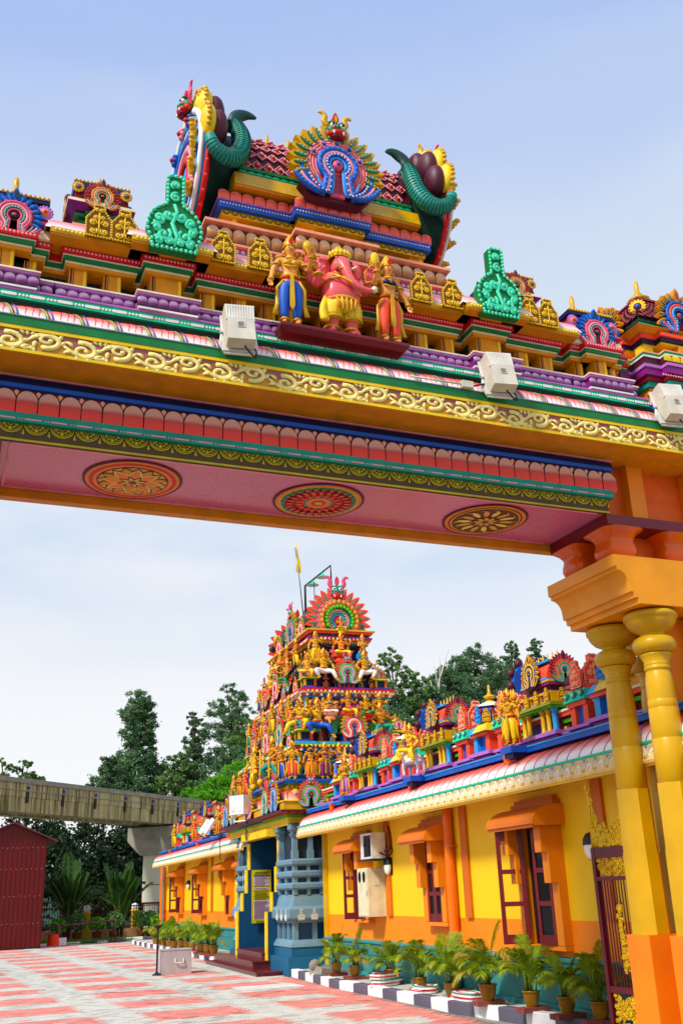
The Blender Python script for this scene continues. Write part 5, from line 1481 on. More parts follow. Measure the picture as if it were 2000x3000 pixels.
# ---- floodlights on the cornice
def floodlight(loc, label, rz, tilt=0.0):
    t = thing('floodlight', label, 'floodlight', loc, rz, 'floodlights on the gateway cornice')
    m_ = MB(); R = Matrix.Rotation(radians(-14), 4, 'X') @ Matrix.Rotation(tilt, 4, 'Y'); R = Matrix.Translation((0, -.08, .24)) @ R
    m_.X = R
    m_.add([(-.125, -.07, -.2), (.125, -.07, -.2), (.125, .05, -.2), (-.125, .05, -.2), (-.12, -.085, .02), (.12, -.085, .02), (.14, .09, .02), (-.14, .09, .02), (-.135, -.075, .21), (.135, -.075, .21), (.14, .09, .21), (-.14, .09, .21)],
        [(0,3,2,1),(8,9,10,11),(0,1,5,4),(4,5,9,8),(1,2,6,5),(5,6,10,9),(2,3,7,6),(6,7,11,10),(3,0,4,7),(7,4,8,11)], 'lamp_beige')
    m_.build('lamp_housing', t)
    fn = MB(); fn.X = R
    for i in range(11):
        x = -.118+.0236*i
        fn.box(x-.005, x+.005, -.088+.03*0, -.05, .03, .20, 'lamp_fin')
    fn.box(-.13, .13, -.084, -.06, .02, .03, 'lamp_fin')
    tag(fn.build('cooling_fins', t), kind='stuff')
    lb = MB(); lb.X = R
    lb.add([(-.035, -.0865, -.07), (.035, -.0865, -.07), (.035, -.0895, .0), (-.035, -.0895, .0)], [(0, 1, 2, 3)], 'lamp_fin')
    for i, (z, c) in enumerate(((-.008, 'deep_orange'), (-.02, 'print_dark'), (-.03, 'print_dark'), (-.04, 'print_dark'), (-.05, 'print_dark'), (-.06, 'print_dark'))):
        lb.add([(-.03, -.0905+.0005*i, z-.004), (.03-.008*(i % 2), -.0905+.0005*i, z-.004), (.03-.008*(i % 2), -.0908+.0005*i, z+.001), (-.03, -.0908+.0005*i, z+.001)], [(0, 1, 2, 3)], c)
    lb.build('type_label', t)
    rim = MB(); rim.X = R; rim.box(-.155, .155, .085, .105, -.205, .225, 'lamp_fin'); rim.build('glass_frame', t)
    br = MB(); br.tube([(-.15, .0, .22), (-.165, .0, .1), (-.13, -.03, .0), (.13, -.03, .0), (.165, .0, .1), (.15, .0, .22)], .014, 'lamp_fin', 4); br.build('bracket', t)
    for k in (-1, 1): MB().ball((k*.155, .0, .215), (.02, .02, .02), 'metal_grey', 6, 4).build('bolt', t)
    MB().tube(spline([(.03, -.1, .07), (.08, -.12, -.02), (.14, -.1, -.06), (.15, -.07, .02), (.12, -.06, .06)], 4), .008, 'cable', 5).build('cable', t)
floodlight(gp(-1.12, 7.53, 6.15), 'beige floodlight with ribbed top on the cornice left of the three big statues', GZ-.14, -.03)
floodlight(gp(1.55, 7.53, 6.15), 'beige floodlight on the cornice below the right green scroll plaque', GZ-.14, -.03)
floodlight(gp(3.66, 7.53, 6.15), 'beige floodlight on the cornice below the corner turret, rightmost of three', GZ-.14, -.03)
jb = thing('junction_box', 'small grey junction box on conduit beside the middle floodlight', 'junction box', gp(1.2, 7.55, 6.24), GZ)
MB().box(-.05, .07, -.03, .03, -.02, .05, 'lamp_beige').build('box_body', jb)
MB().tube([(-.6, 0, .01), (-.05, 0, .015)], .009, 'lamp_beige', 6).tube([(.07, 0, .01), (.2, -.02, .05)], .009, 'cable', 6).build('conduit', jb)
# ================================================================ TEMPLE HALL WINGS (facade plane x = 7.2, facing -x)
FX = 7.2
def hall(name, label, ya, yb, ye0, ye1, windows, pils, pipes, label_extra=None, corner_far=False):
    """wall runs from y = ya (near) to yb (far); eave from ye0 to ye1"""
    t = thing(name, label, 'temple hall', (FX, ya, 0))
    L = yb-ya
    MB().box(0, 6, 0, L, 0, 1.2, 'wall_orange').build('dado', t)
    MB().box(0, 6, 0, L, 1.2, 2.98, 'wall_yellow').build('wall', t)
    MB().box(-.035, .02, -.02, L+.0, 0, .70, 'wall_teal').build('plinth', t)
    MB().prism([(-.035, .70), (-.065, .705), (-.065, .735), (-.03, .76), (.02, .76), (.02, .70)], -.02, L, 'wall_teal').build('plinth_cap', t)
    MB().box(-.09, .02, -.02, L, 0, .2, 'wall_teal').build('plinth_foot', t)
    MB().box(-.045, .0, -.02, L, .5, .52, 'wall_teal').build('plinth_line', t)
    for y in pils:
        MB().box(-.045, .02, y-ya-.11, y-ya+.11, 1.2, 2.9, 'hood_orange').build('pilaster', t)
    a, b_ = ye0-ya, ye1-ya
    # eave: convex painted roll over a carved white-gold fascia
    n = 10
    arc = [(-.62+.50*(1-cos(pi/2*i/n))*1.0, 3.02+.28*sin(pi/2*i/n)) for i in range(n+1)]
    MB().prism([(-.66, 2.80), (-.67, 2.83), (-.62, 3.02), (.3, 3.02), (.3, 2.86), (-.6, 2.86), (-.6, 2.80)], a, b_, 'fascia_gold').build('fascia', t)
    MB().box(-.64, -.60, a, b_, 2.775, 2.80, 'wall_yellow').build('fascia_lip', t)
    MB().box(-.60, .4, a, b_, 2.90, 2.93, 'brown').build('eave_soffit', t)
    MB().prism([(x+.012, z) for x, z in arc] + [(.6, arc[-1][1]), (.6, 3.0)], a, b_, 'rose').build('eave_core', t)
    MB().box(-.645, -.60, a, b_, 3.005, 3.03, 'mint').build('teal_fillet', t)
    # leaf-shaped eave tiles, one by one
    W = .27
    def eave_tile():
        m_ = MB(); v = []; f = []
        for j, (x, z) in enumerate(arc):
            for i in range(5):
                u = i/4-.5
                v.append((x-.010*cos(pi*u) - .0, u*W - .12*sin(pi/2*j/n), z + .012*cos(pi*u)))
        for j in range(n):
            for i in range(4): f.append((j*5+i, j*5+i+1, (j+1)*5+i+1, (j+1)*5+i))
        m_.add(v, f, 'eave_red', True)
        m_.tube([(arc[j][0]-.004, .5*W-.12*sin(pi/2*j/n), arc[j][1]+.006) for j in range(n+1)], [.0022+.0018*(1-j/n) for j in range(n+1)], 'rosebrown', 4)
        return m_.mesh('eave_tile')
    me = cached('eave_tile', eave_tile)
    k = int((b_-a)/W)
    for i in range(k): put(me, 'eave_tile', t, (0, a+(i+.5)*W+.03, 0))
    # carved fascia motifs
    def fm_():
        m_ = MB()
        def on(y, z): return (-.674+(z-2.83)*.26, y, z)
        for q, (y0, r) in enumerate(((0, .10), (0, .085), (0, .070))):
            m_.tube([on(y0+r*1.3*cos(a), 2.86+r*1.55*sin(a)) for a in [pi*i/10 for i in range(11)]], (.007, .009, .007)[q], ('cream', 'white', 'pale_yellow')[q], 4, flat=.6, upv=(1, 0, .2))
        for i in range(6):
            a = radians(8+33*i); y, z = .05*cos(a), 2.865+.062*sin(a)
            m_.ball(on(y, z), (.008, .018, .022), 'white', 6, 4)
        m_.ball(on(.12, 2.97), (.006, .022, .02), 'skyblue', 6, 4); m_.ball(on(.12, 2.86), (.006, .03, .022), 'gold', 6, 4)
        m_.tube([on(.05, 2.98), on(.09, 2.93), on(.12, 2.90), on(.16, 2.93), on(.19, 2.98)], .006, 'gold', 4, flat=.6)
        return m_.mesh('fascia_motif')
    fmm = cached('fascia_motif', fm_)
    k = int((b_-a)/.245)
    for i in range(k): put(fmm, 'fascia_motif', t, (0, a+(i+.5)*.245, 0))
    # blue parapet ledge
    MB().box(-.30, .8, a+.02, b_, 3.27, 3.30, 'navy').box(-.42, .8, a, b_-.02, 3.30, 3.37, 'blue').build('parapet_ledge', t)
    MB().box(-.43, -.40, a, b_-.02, 3.365, 3.385, 'skyblue').build('ledge_edge', t)
    for y in [a+.9+1.72*i for i in range(int((b_-a)/1.72))]:
        MB().ball((-.24, y, 3.285), (.06, .12, .03), 'blue', 8, 4).build('ledge_boss', t)
    for w in windows: window(t, w[0]-ya, *w[1:])
    return t

def fin_poly(d, zb=1.13):
    """side fin seen along y: (x, z) steps outward with height"""
    return [(0.02, zb+.004), (-d*.30, zb+.004), (-d*.30, 1.66), (-d*.55, 1.66), (-d*.55, 2.04), (-d*.78, 2.04), (-d*.78, 2.44), (0.02, 2.44)]

def window(t, y, w, shut='one', zb=1.13, d=.42):
    """y = centre along the wall (local), w = clear width; fins both sides, curved hood, maroon shutters"""
    f = put(MB().box(-.10, .03, y-w/2-.165, y-w/2-.003, zb, 2.52, 'trim_orange').box(-.10, .03, y+w/2+.003, y+w/2+.165, zb, 2.52, 'trim_orange').box(-.10, .03, y-w/2-.002, y+w/2+.002, 2.38, 2.515, 'trim_orange').box(-.12, .03, y-w/2-.17, y+w/2+.17, zb-.06, zb-.001, 'trim_orange').mesh('window'), 'window', t)
    for s_ in (-1, 1):
        yy = y + s_*(w/2+.085)
        MB().prism([(x, z) for x, z in fin_poly(d, zb)], yy-.085, yy+.085, 'trim_orange').build('fin', f)
    n = 8
    prof = [(-.10-.40*sin(pi/2*i/n), 2.64-.25*(1-cos(pi/2*i/n))) for i in range(n+1)]
    hood = prof + [(prof[-1][0]+.02, prof[-1][1]-.015)] + [(x+.03, z-.045) for x, z in prof[::-1]]
    MB().prism(hood, y-w/2-.26, y+w/2+.26, 'hood_orange').build('hood', f)
    for s_ in (-1, 1):
        yy = y+s_*(w/2+.26)
        MB().prism([(0, 2.64)] + prof + [(-.46, 2.37), (0, 2.37)], yy-.025, yy+.025, 'trim_orange').build('hood_cheek', f)
    MB().box(-.12, .02, y-w/2-.22, y+w/2+.22, 2.64, 2.70, 'hood_orange').box(-.09, .02, y-w/2-.16, y+w/2+.16, 2.70, 2.755, 'hood_orange').build('hood_top', f)
    MB().box(-.02, .0, y-w/2+.004, y+w/2-.004, zb+.004, 2.376, 'glass_dark').build('opening', f)
    def shutter(wd, nm='shutter'):
        """leaf in its own frame: x 0..wd along the leaf, thickness in y"""
        H = 2.375-zb; t3 = (H-.23)/3
        s = MB().box(0, .06, -.02, .02, 0, H, 'wood_maroon').box(wd-.06, wd, -.02, .02, 0, H, 'wood_maroon')
        for z0, z1 in ((0, .12), (.12+t3-.06, .12+t3), (.12+2*t3-.06, .12+2*t3), (H-.11, H)): s.box(.058, wd-.058, -.018, .018, z0, z1, 'wood_maroon')
        s.prism([(.06, H-.105), (.06, H-.2), (.08, H-.2), (.08, H-.15), (.11, H-.15), (.11, H-.105)], -.017, .017, 'wood_maroon')
        s.prism([(wd-.06, H-.105), (wd-.11, H-.105), (wd-.11, H-.15), (wd-.08, H-.15), (wd-.08, H-.2), (wd-.06, H-.2)], -.017, .017, 'wood_maroon')
        return s.mesh(nm)
    def leaf(px, py, ang, wd, glass):
        o = put(cached(('shut', round(wd, 2), zb), lambda: shutter(wd)), 'shutter', f, (px, py, zb+.003), ang)
        H = 2.375-zb; t3 = (H-.23)/3
        for z0, z1 in ((.12, .12+t3-.06), (.12+t3, .12+2*t3-.06), (.12+2*t3, H-.11)):
            MB().box(.06, wd-.06, -.003, .003, z0, z1, glass).build('pane', o)
    wd = w/2
    hx = -.11
    if shut == 'open':      # far leaf swung out to face the viewer, near leaf closed
        leaf(hx, y+w/2-.02, pi-.5, wd, 'pane_glass'); leaf(hx, y-w/2, pi/2+.12, wd, 'glass_dark')
    elif shut == 'half':
        leaf(hx, y+w/2-.02, pi-.35, wd, 'pane_glass'); leaf(hx, y-w/2, pi/2+.15, wd, 'glass_dark')
    elif shut == 'wide':
        leaf(hx, y+w/2-.02, pi+.12, wd, 'pane_glass'); leaf(hx, y-w/2, pi/2+.9, wd, 'glass_dark')
    else:
        leaf(hx+.02, y+w/2, -pi/2, wd, 'glass_dark'); leaf(hx+.02, y-w/2, pi/2, wd, 'glass_dark')

near_hall = hall('temple_hall', 'yellow and orange temple hall wing with hooded windows on the near side of the tower', 4.0, 22.35, 4.0, 22.25,
     [(19.72, .52, 'half'), (16.14, .56, 'closed'), (12.66, .74, 'open', .90), (8.6, .7, 'closed')], [18.42, 15.05, 11.15], [])
MB().box(-.05, .02, 18.1, 18.34, 0, 2.92, 'column_yellow').build('corner_pilaster', near_hall)
far_hall = hall('temple_hall', 'yellow and orange temple hall wing with hooded windows beyond the tower', 28.4, 43.6, 27.5, 43.0,
     [(39.9, .62, 'half'), (35.6, .55, 'half'), (31.6, .5, 'closed'), (28.95, .45, 'closed')], [39.4, 34.3, 30.5], [])

# ---- things on the walls
def pipe(y, label, zt=2.9, elbow=True):
    t = thing('downpipe', label, 'downpipe', (FX-.1, y, 0), 0, 'rain downpipes on the hall')
    MB().lathe([(.078, .78), (.078, zt)], 16, 'pipe_orange').lathe([(.092, .78), (.092, .9)], 16, 'pipe_orange').lathe([(.092, .80), (.086, 1.0)], 16, 'pipe_orange').build('upper_pipe', t)
    for z in (.84, .87, .9): MB().lathe([(.096, z), (.096, z+.012)], 16, 'pipe_orange').build('collar', t)
    MB().lathe([(.082, .32), (.082, .78)], 16, 'wall_teal').tube([(0, 0, .34), (-.02, 0, .26), (-.08, -.02, .2), (-.15, -.03, .16)], .09, 'wall_teal', 14).build('lower_pipe', t)
    MB().box(-.02, .1, -.14, .14, 2.26, 2.28, 'pipe_orange').build('clip', t)
pipe(15.48, 'orange rain downpipe with teal foot on the near hall wall')
t = thing('downpipe', 'orange corner downpipe at the far end of the far hall', 'downpipe', (FX-.12, 43.55, 0), 0, 'rain downpipes on the hall')
MB().lathe([(.12, .14), (.12, 2.85)], 14, 'pipe_orange').build('upper_pipe', t); MB().lathe([(.05, .2), (.05, 2.8)], 10, 'metal_grey', c=(-.02, -.26, 0)).build('grey_pipe', t)

def ac_unit():
    t = thing('air_conditioner', 'white outdoor air conditioning unit on a wall bracket under the eave', 'air conditioner', (FX, 18.65, 2.2))
    m_ = MB().box(-.36, -.08, -.3, .3, 0, .46, 'ac_white'); m_.build('casing', t)
    g = MB()
    for r in (.05, .09, .13, .17): g.tube([(-.366, -.06+r*cos(a), .23+r*sin(a)) for a in [2*pi*i/16 for i in range(17)]], .006, 'dark_metal', 4)
    tag(g.build('fan_grille', t), kind='stuff')
    MB().prism_x([(-.26, .04), (.12, .04), (.12, .42), (-.26, .42)], -.363, -.36, 'black').build('fan_opening', t)
    MB().box(-.3, -.12, -.304, -.3, .05, .4, 'lamp_fin').box(-.28, -.2, -.31, -.304, .12, .3, 'ac_white').build('side_panel', t)
    MB().box(-.40, .0, -.34, .34, -.03, 0, 'dark_metal').build('bracket', t)
    MB().tube(spline([(-.1, -.32, .12), (-.04, -.42, .2), (-.02, -.4, .4), (-.02, -.3, .6), (-.02, -.22, .75)], 4), .03, 'brown', 6).build('pipe_bundle', t)
    MB().tube(spline([(-.2, -.3, .1), (-.1, -.46, .04), (-.03, -.48, .1), (-.02, -.44, .2)], 4), .014, 'cable', 6).build('cable', t)
ac_unit()
def meter_box():
    t = thing('meter_cabinet', 'cream electricity meter cabinet with two round windows on the yellow wall', 'cabinet', (FX, 18.95, 1.19))
    MB().box(-.34, -.005, -.29, .29, 0, .86, 'box_cream').build('cabinet_body', t)
    MB().box(-.352, -.34, -.27, .27, .02, .84, 'box_cream').build('door', t)
    for y in (-.1, .14):
        MB().prism_x([(y+.075*cos(a), .70+.10*sin(a)) for a in [2*pi*i/14 for i in range(14)]], -.358, -.352, 'glass_dark').build('meter_window', t)
    MB().box(-.36, -.352, -.235, -.215, .36, .46, 'metal_grey').build('handle', t)
    MB().box(-.24, -.1, -.296, -.29, .54, .72, 'box_cream').build('side_hatch', t)
meter_box()
def wall_lamp(y, label, z=2.06):
    t = thing('wall_lamp', label, 'lamp', (FX-.02, y, z), 0, 'oval bulkhead lamps on the hall walls')
    m_ = MB(); m_.X = Matrix.Diagonal((.7, 1.0, 1.25, 1))
    m_.ball((-.05, 0, 0), (.09, .125, .125), 'globe_white', 12, 8); m_.build('lamp_glass', t)
    m_ = MB(); m_.X = Matrix.Diagonal((.75, 1.0, 1.25, 1))
    m_.lathe([(.132, 0.02), (.12, .08), (.07, .125), (0, .14)], 14, 'dark_metal', c=(-.04, 0, 0), sq=(.8, 1), capped=False)
    m_.box(.0, .05, -.125, .125, -.12, .12, 'dark_metal'); m_.build('lamp_hood', t)
wall_lamp(18.36, 'bulkhead lamp under the air conditioning unit')
wall_lamp(11.38, 'bulkhead lamp on the near hall behind the gilded gate crest')
wall_lamp(30.5, 'bulkhead lamp on the far hall pilaster nearest the tower')
wall_lamp(38.35, 'bulkhead lamp on the far hall between its second and third window')
t = thing('security_camera', 'small security camera on an arm at the far hall corner', 'camera', (FX-.3, 43.9, 2.18))
MB().tube([(.25, 0, 0), (-.5, 0, 0)], .018, 'dark_metal', 6).build('arm', t); MB().box(-.62, -.48, -.05, .05, .04, .14, 'dark_metal').build('camera_body', t); MB().box(-.55, -.53, -.02, .02, 0, .05, 'dark_metal').build('mount', t)

def spout(y, label):
    t = thing('roof_spout', label, 'spout', (FX-.5, y, 3.2), 0, 'red spouts on the hall eaves')
    MB().lathe([(.05, 0), (.055, .10), (.07, .13)], 10, 'deep_orange', c=(0, 0, 0)).build('spout_cup', t); MB().tube([(.0, 0, .03), (.12, 0, -.03)], .022, 'coral', 6).build('spout_stem', t)
for i, (y, l_) in enumerate(((12.5, 'red roof spout on the near eave closest to the six armed statue'), (15.95, 'red roof spout on the near eave below the statue riding a white animal'), (20.2, 'red roof spout on the near eave closest to the tower'), (29.8, 'red roof spout on the far eave nearest the tower'), (34.4, 'red roof spout on the middle of the far eave'), (39.7, 'red roof spout at the far end of the far eave'))):
    spout(y, l_)

# ================================================================ PARAPET SHRINES (local: x towards the viewer along the facade, -y outwards)
PK1 = ('maroon', 'darkred', 'rose', 'gold', 'teal', 'coral', 'mint', 'navy')
PK2 = ('navy', 'gold', 'darkgold', 'blue', 'gold', 'navy', 'gold', 'navy')
def courses(rows, nm_prefix=''):
    pass
def big_shrine_parts():
    P = []
    def b(nm, *a): P.append((nm, MB().box(*a).mesh(nm)))
    b('plinth', -.56, .56, -.16, .5, .0, .05, 'purple'); b('plinth', -.52, .52, -.11, .5, .05, .11, 'purple'); b('plinth', -.56, .56, -.15, .5, .11, .16, 'lilac')
    b('cell_wall', -.40, .40, .02, .5, .16, .46, 'navy')
    for x in (-.40, -.27, .12, .27): P.append(('pillar', MB().lathe([(.045, .16), (.05, .18), (.034, .2), (.034, .42), (.05, .45), (.05, .47)], 8, 'gold', c=(x, -.06, 0)).mesh('pillar')))
    P.append(('pillar', MB().lathe([(.05, .16), (.055, .18), (.04, .2), (.04, .42), (.055, .45), (.055, .47)], 8, 'skyblue', c=(.42, -.05, 0)).mesh('pillar')))
    P.append(('pillar', MB().lathe([(.05, .16), (.04, .2), (.04, .42), (.055, .47)], 8, 'skyblue', c=(.42, .26, 0)).mesh('pillar')))
    P.append(('side_panel', MB().box(.36, .40, .02, .22, .18, .45, 'rose').mesh('side_panel')))
    b('green_course', -.50, .50, -.14, .5, .47, .50, 'lime'); b('olive_course', -.54, .54, -.17, .5, .50, .54, 'olive'); b('gold_course', -.50, .50, -.12, .5, .54, .57, 'gold')
    m_ = MB()
    for x in (-.42, -.14, .14, .42): m_.box(x-.07, x+.07, -.12, .4, .57, .68, 'gold')
    P.append(('gable_block', m_.mesh('gable_block')))
    b('red_course', -.46, .46, -.10, .5, .57, .61, 'blue'); b('red_course', -.45, .45, -.09, .5, .61, .66, 'coral'); b('gold_course', -.48, .48, -.13, .5, .66, .69, 'gold')
    b('purple_course', -.36, .36, -.04, .42, .69, .73, 'purple'); b('purple_neck', -.30, .30, .0, .38, .73, .80, 'maroon'); b('purple_course', -.40, .40, -.07, .45, .80, .84, 'purple'); b('gold_course', -.40, .40, -.08, .46, .84, .87, 'gold')
    ar = [(.19-.27*cos(pi*i/14), .87+.30*sin(pi*i/14)) for i in range(15)]
    P.append(('barrel_roof', MB().prism_x(ar, -.36, .36, 'coral', True).box(-.36, .36, -.085, .465, .87, .90, 'skyblue').box(-.34, .34, -.03, .41, 1.12, 1.15, 'skyblue').mesh('barrel_roof')))
    P.append(('far_gable', MB().prism_x([(.19-.36*cos(radians(-30+240*i/16)), .98+.30*sin(radians(-30+240*i/16))) for i in range(17)], -.46, -.38, 'blue').mesh('far_gable')))
    m_ = MB()
    for i in range(6):
        a = radians(-10+40*i*.8); m_.ball((-.45, .19-.38*cos(a), .98+.33*sin(a)), (.06, .07, .07), 'maroon', 7, 5)
    P.append(('far_gable_lobes', m_.mesh('far_gable_lobes')))
    return P
def big_shrine(y, z, label, sc=1.0):
    t = thing('parapet_shrine', label, 'shrine', (FX-.06, y, z), W90, 'barrel roofed shrines on the hall parapets', sc)
    for nm, me in cached('bigshrine', big_shrine_parts): put(me, nm, t)
    kudu(t, (.40, .19, 1.0), .215, PK1, rz=pi/2, top='leaf', split=True, feathers=17, depth=.5, style='disc')
    kudu(t, (0, -.13, 1.0), .225, PK2, rz=0, top='leaf', feathers=13, depth=.5)
    for x in (-.4, -.13, .14, .42): plaque(t, (x, -.155, .56), .12)
    plaque(t, (.5, .05, .56), .12, rz=pi/2); plaque(t, (.5, .3, .56), .12, rz=pi/2)
    for i in range(5): finial(t, (-.26+.13*i, .19, 1.15), .16, 'gold')
    return t

def teal_shrine_parts():
    P = []
    def b(nm, *a): P.append((nm, MB().box(*a).mesh(nm)))
    b('plinth', -.28, .28, -.12, .4, 0, .05, 'purple'); b('plinth', -.24, .24, -.08, .4, .05, .1, 'purple'); b('plinth', -.28, .28, -.12, .4, .1, .14, 'lilac')
    for x in (-.15, .15): b('pillar', x-.055, x+.055, -.07, .3, .14, .38, 'coral')
    b('niche', -.1, .1, -.02, .3, .14, .38, 'blue')
    b('coral_course', -.22, .22, -.1, .35, .38, .44, 'coral')
    P.append(('teal_eave', MB().frustum(.26, .20, .44, .58, 'mint', c=(0, .1), d0=.24, d1=.18).mesh('teal_eave')))
    m_ = MB()
    for x in (-.18, 0, .18): m_.ball((x, -.12, .52), (.05, .03, .055), 'teal', 7, 5); m_.ball((x, -.14, .52), (.02, .02, .025), 'white', 5, 4)
    P.append(('eave_gables', m_.mesh('eave_gables')))
    b('rose_neck', -.12, .12, -.03, .3, .58, .66, 'coral')
    ar = [(.16-.17*cos(pi*i/10), .70+.20*sin(pi*i/10)) for i in range(11)]
    P.append(('maroon_barrel', MB().prism_x([(y, z) for y, z in ar], -.38, .07, 'maroon', True).box(-.36, .1, -.02, .34, .66, .70, 'rosebrown').mesh('maroon_barrel')))
    return P
def teal_shrine(y, z, label, sc=1.0):
    t = thing('parapet_shrine', label, 'shrine', (FX-.06, y, z), W90, 'small teal shrines on the hall parapets', sc)
    for nm, me in cached('tealshrine', teal_shrine_parts): put(me, nm, t)
    plaque(t, (.09, .16, .62), .30, 'coral', 'salmon', rz=pi/2, h=1.0); plaque(t, (-.02, -.06, .62), .24, 'coral', 'salmon')
    return t

def dome_shrine_parts():
    P = []
    def b(nm, *a): P.append((nm, MB().box(*a).mesh(nm)))
    b('plinth', -.34, .34, -.16, .4, 0, .06, 'purple'); b('plinth', -.30, .30, -.11, .4, .06, .11, 'purple'); b('plinth', -.34, .34, -.16, .4, .11, .16, 'lilac')
    for x, c in ((-.2, 'skyblue'), (.2, 'coral')): b('pillar', x-.06, x+.06, -.1, .3, .16, .40, c)
    b('pillar', .14, .24, .24, .34, .16, .40, 'coral')
    b('niche', -.14, .14, -.04, .3, .16, .40, 'blue')
    b('coral_course', -.28, .28, -.14, .36, .40, .45, 'coral')
    P.append(('blue_eave', MB().frustum(.31, .24, .45, .56, 'skyblue', c=(-.02, .1), d0=.27, d1=.2).mesh('blue_eave')))
    P.append(('yellow_eave', MB().frustum(.22, .17, .45, .565, 'yellow', c=(.11, .1), d0=.30, d1=.22).mesh('yellow_eave')))
    b('neck', -.17, .17, -.06, .27, .56, .63, 'gold')
    P.append(('dome', MB().lathe([(.22, .63), (.235, .70), (.23, .78), (.19, .83), (.2, .85), (.1, .90), (.04, .94)], 8, 'blue', c=(0, .1, 0), rot=pi/8, smooth=False).lathe([(.24, .845), (.22, .87), (.06, .935)], 8, 'cream', c=(0, .1, 0), rot=pi/8, smooth=False).mesh('dome')))
    m_ = MB()
    for a in range(8):
        g = a*pi/4+pi/8+pi/8; m_.ball((.23*cos(g+pi/8), .1+.23*sin(g+pi/8), .76), (.035, .035, .05), 'darkred', 6, 4)
    P.append(('dome_boss', m_.mesh('dome_boss')))
    return P
def dome_shrine(y, z, label, sc=1.0):
    t = thing('parapet_shrine', label, 'shrine', (FX-.06, y, z), W90, 'small domed shrines on the hall parapets', sc)
    for nm, me in cached('domeshrine', dome_shrine_parts): put(me, nm, t)
    plaque(t, (.235, .1, .60), .18, rz=pi/2); plaque(t, (0, -.13, .60), .18, 'blue', 'skyblue'); plaque(t, (.17, -.07, .61), .13, rz=pi/4)
    finial(t, (0, .1, .92), .28, 'gold')
    return t
def links(ya, yb, z, label):
    """low coloured wall joining the shrines"""
    t = thing('parapet_wall', label, 'parapet', (FX-.06, ya, z))
    L = yb-ya
    MB().box(.1, .5, 0, L, 0, .18, 'maroon').build('wall_base', t)
    MB().box(-.06, .5, 0, L, 0, .045, 'purple').box(-.02, .5, 0, L, .045, .09, 'purple').box(-.05, .5, 0, L, .09, .12, 'lilac').build('purple_plinth', t)
    MB().box(.06, .5, 0, L, .26, .31, 'lime').build('green_course', t); MB().box(.02, .5, 0, L, .34, .40, 'coral').build('coral_course', t); MB().box(.0, .5, 0, L, .40, .43, 'cream').build('cream_course', t)
    n = int(L/.3)
    me = cached('lpanel', lambda: MB().box(-.1, .1, -.005, .02, 0, .1, 'darkgold').ball((0, -.01, .05), (.05, .02, .04), 'gold', 7, 4).mesh('scroll_panel'))
    for i in range(n): put(me, 'scroll_panel', t, (.095, (i+.5)*L/n, .14), W90)
PZ = 3.385
where = {12.2: 'behind the six armed golden statue', 15.63: 'behind the statue riding a white animal', 19.06: 'nearest the tower on the near hall'}
for i, (y, w_) in enumerate(where.items()): big_shrine(y, PZ, f'barrel roofed shrine with feathered arch {w_}')
for y, w_ in ((10.48, 'half hidden by the yellow column'), (13.9, 'between the six armed statue and the rider'), (17.35, 'between the rider and the lute player'), (20.8, 'beside the tower corner')):
    dome_shrine(y, PZ, f'blue domed shrine with gold finial {w_}')
for y, w_ in ((11.15, 'right of the six armed statue'), (13.22, 'just left of the six armed statue'), (14.6, 'just right of the statue riding a white animal'), (16.6, 'just left of the statue riding a white animal'), (18.05, 'right of the lute player'), (20.0, 'left of the lute player')):
    teal_shrine(y, PZ, f'teal shrine with salmon plaque {w_}')
links(8.0, 22.2, PZ, 'low coloured parapet wall linking the shrines of the near hall')
for y, w_ in ((31.0, 'nearest the tower on the far hall'), (34.8, 'in the middle of the far hall'), (38.7, 'at the far end of the far hall')):
    big_shrine(y, PZ, f'barrel roofed shrine with feathered arch {w_}')
for y, w_ in ((29.4, 'closest to the white lamp panels'), (33.2, 'between the first and second far shrine'), (36.9, 'between the second and last far shrine'), (40.4, 'at the outer end of the far parapet')):
    teal_shrine(y, PZ, f'small teal shrine on the far hall {w_}')
links(27.5, 41.0, PZ, 'low coloured parapet wall linking the shrines of the far hall')

# parapet statues
SPX = FX-.55
def bracket(y, label):
    t = thing('statue_bracket', label, 'bracket', (SPX, y, 3.30), 0, 'blue brackets under the parapet statues')
    MB().box(-.12, .3, -.15, .15, 0.003, .09, 'blue').box(-.08, .3, -.12, .12, -.06, .003, 'navy').build('bracket_block', t)
for y, w_ in ((12.2, 'six armed golden statue'), (15.7, 'statue riding a white animal'), (19.1, 'lute player')):
    bracket(y, f'blue ledge bracket under the {w_}')
s6 = statue('golden six headed many armed statue standing on the near parapet', 'down', (SPX-.02, 12.2, 3.40), .74, 'ochre', 'yellow', W90+.5, 'statues on the hall parapets')
m_ = MB()
for k in (-1, 1):
    for j, (x, z) in enumerate(((.2, .58), (.26, .68), (.25, .80), (.2, .90))):
        m_.tube([(k*.08, .02, .73), (k*(x*.7), .03, z-.05), (k*x, -.03, z)], [.028, .024, .018], 'ochre', 6); m_.ball((k*x, -.03, z+.02), (.024, .02, .03), 'salmon', 6, 4)
m_.build('extra_arms', s6, (0, 0, 0), 0, .74)
m_ = MB()
for k in (-1, 1):
    for q in (.075, .13):
        m_.ball((k*q, .01, .87), (.042, .045, .052), 'ochre', 8, 6); m_.lathe([(.04, .9), (.042, .93), (.02, 1.0), (0, 1.04)], 8, 'gold', c=(k*q, .02, 0), capped=False)
m_.build('extra_heads', s6, (0, 0, 0), 0, .74)
MB().prism([(-.16, .5), (.16, .5), (.2, .05), (-.2, .05)], .05, .07, 'coral').build('cape', s6, (0, 0, 0), 0, .74)
rider = statue('golden seated statue riding a white animal on the near parapet', 'giant', (SPX-.02, 15.7, 3.47), .76, 'ochre', 'yellow', W90+.35, 'statues on the hall parapets')
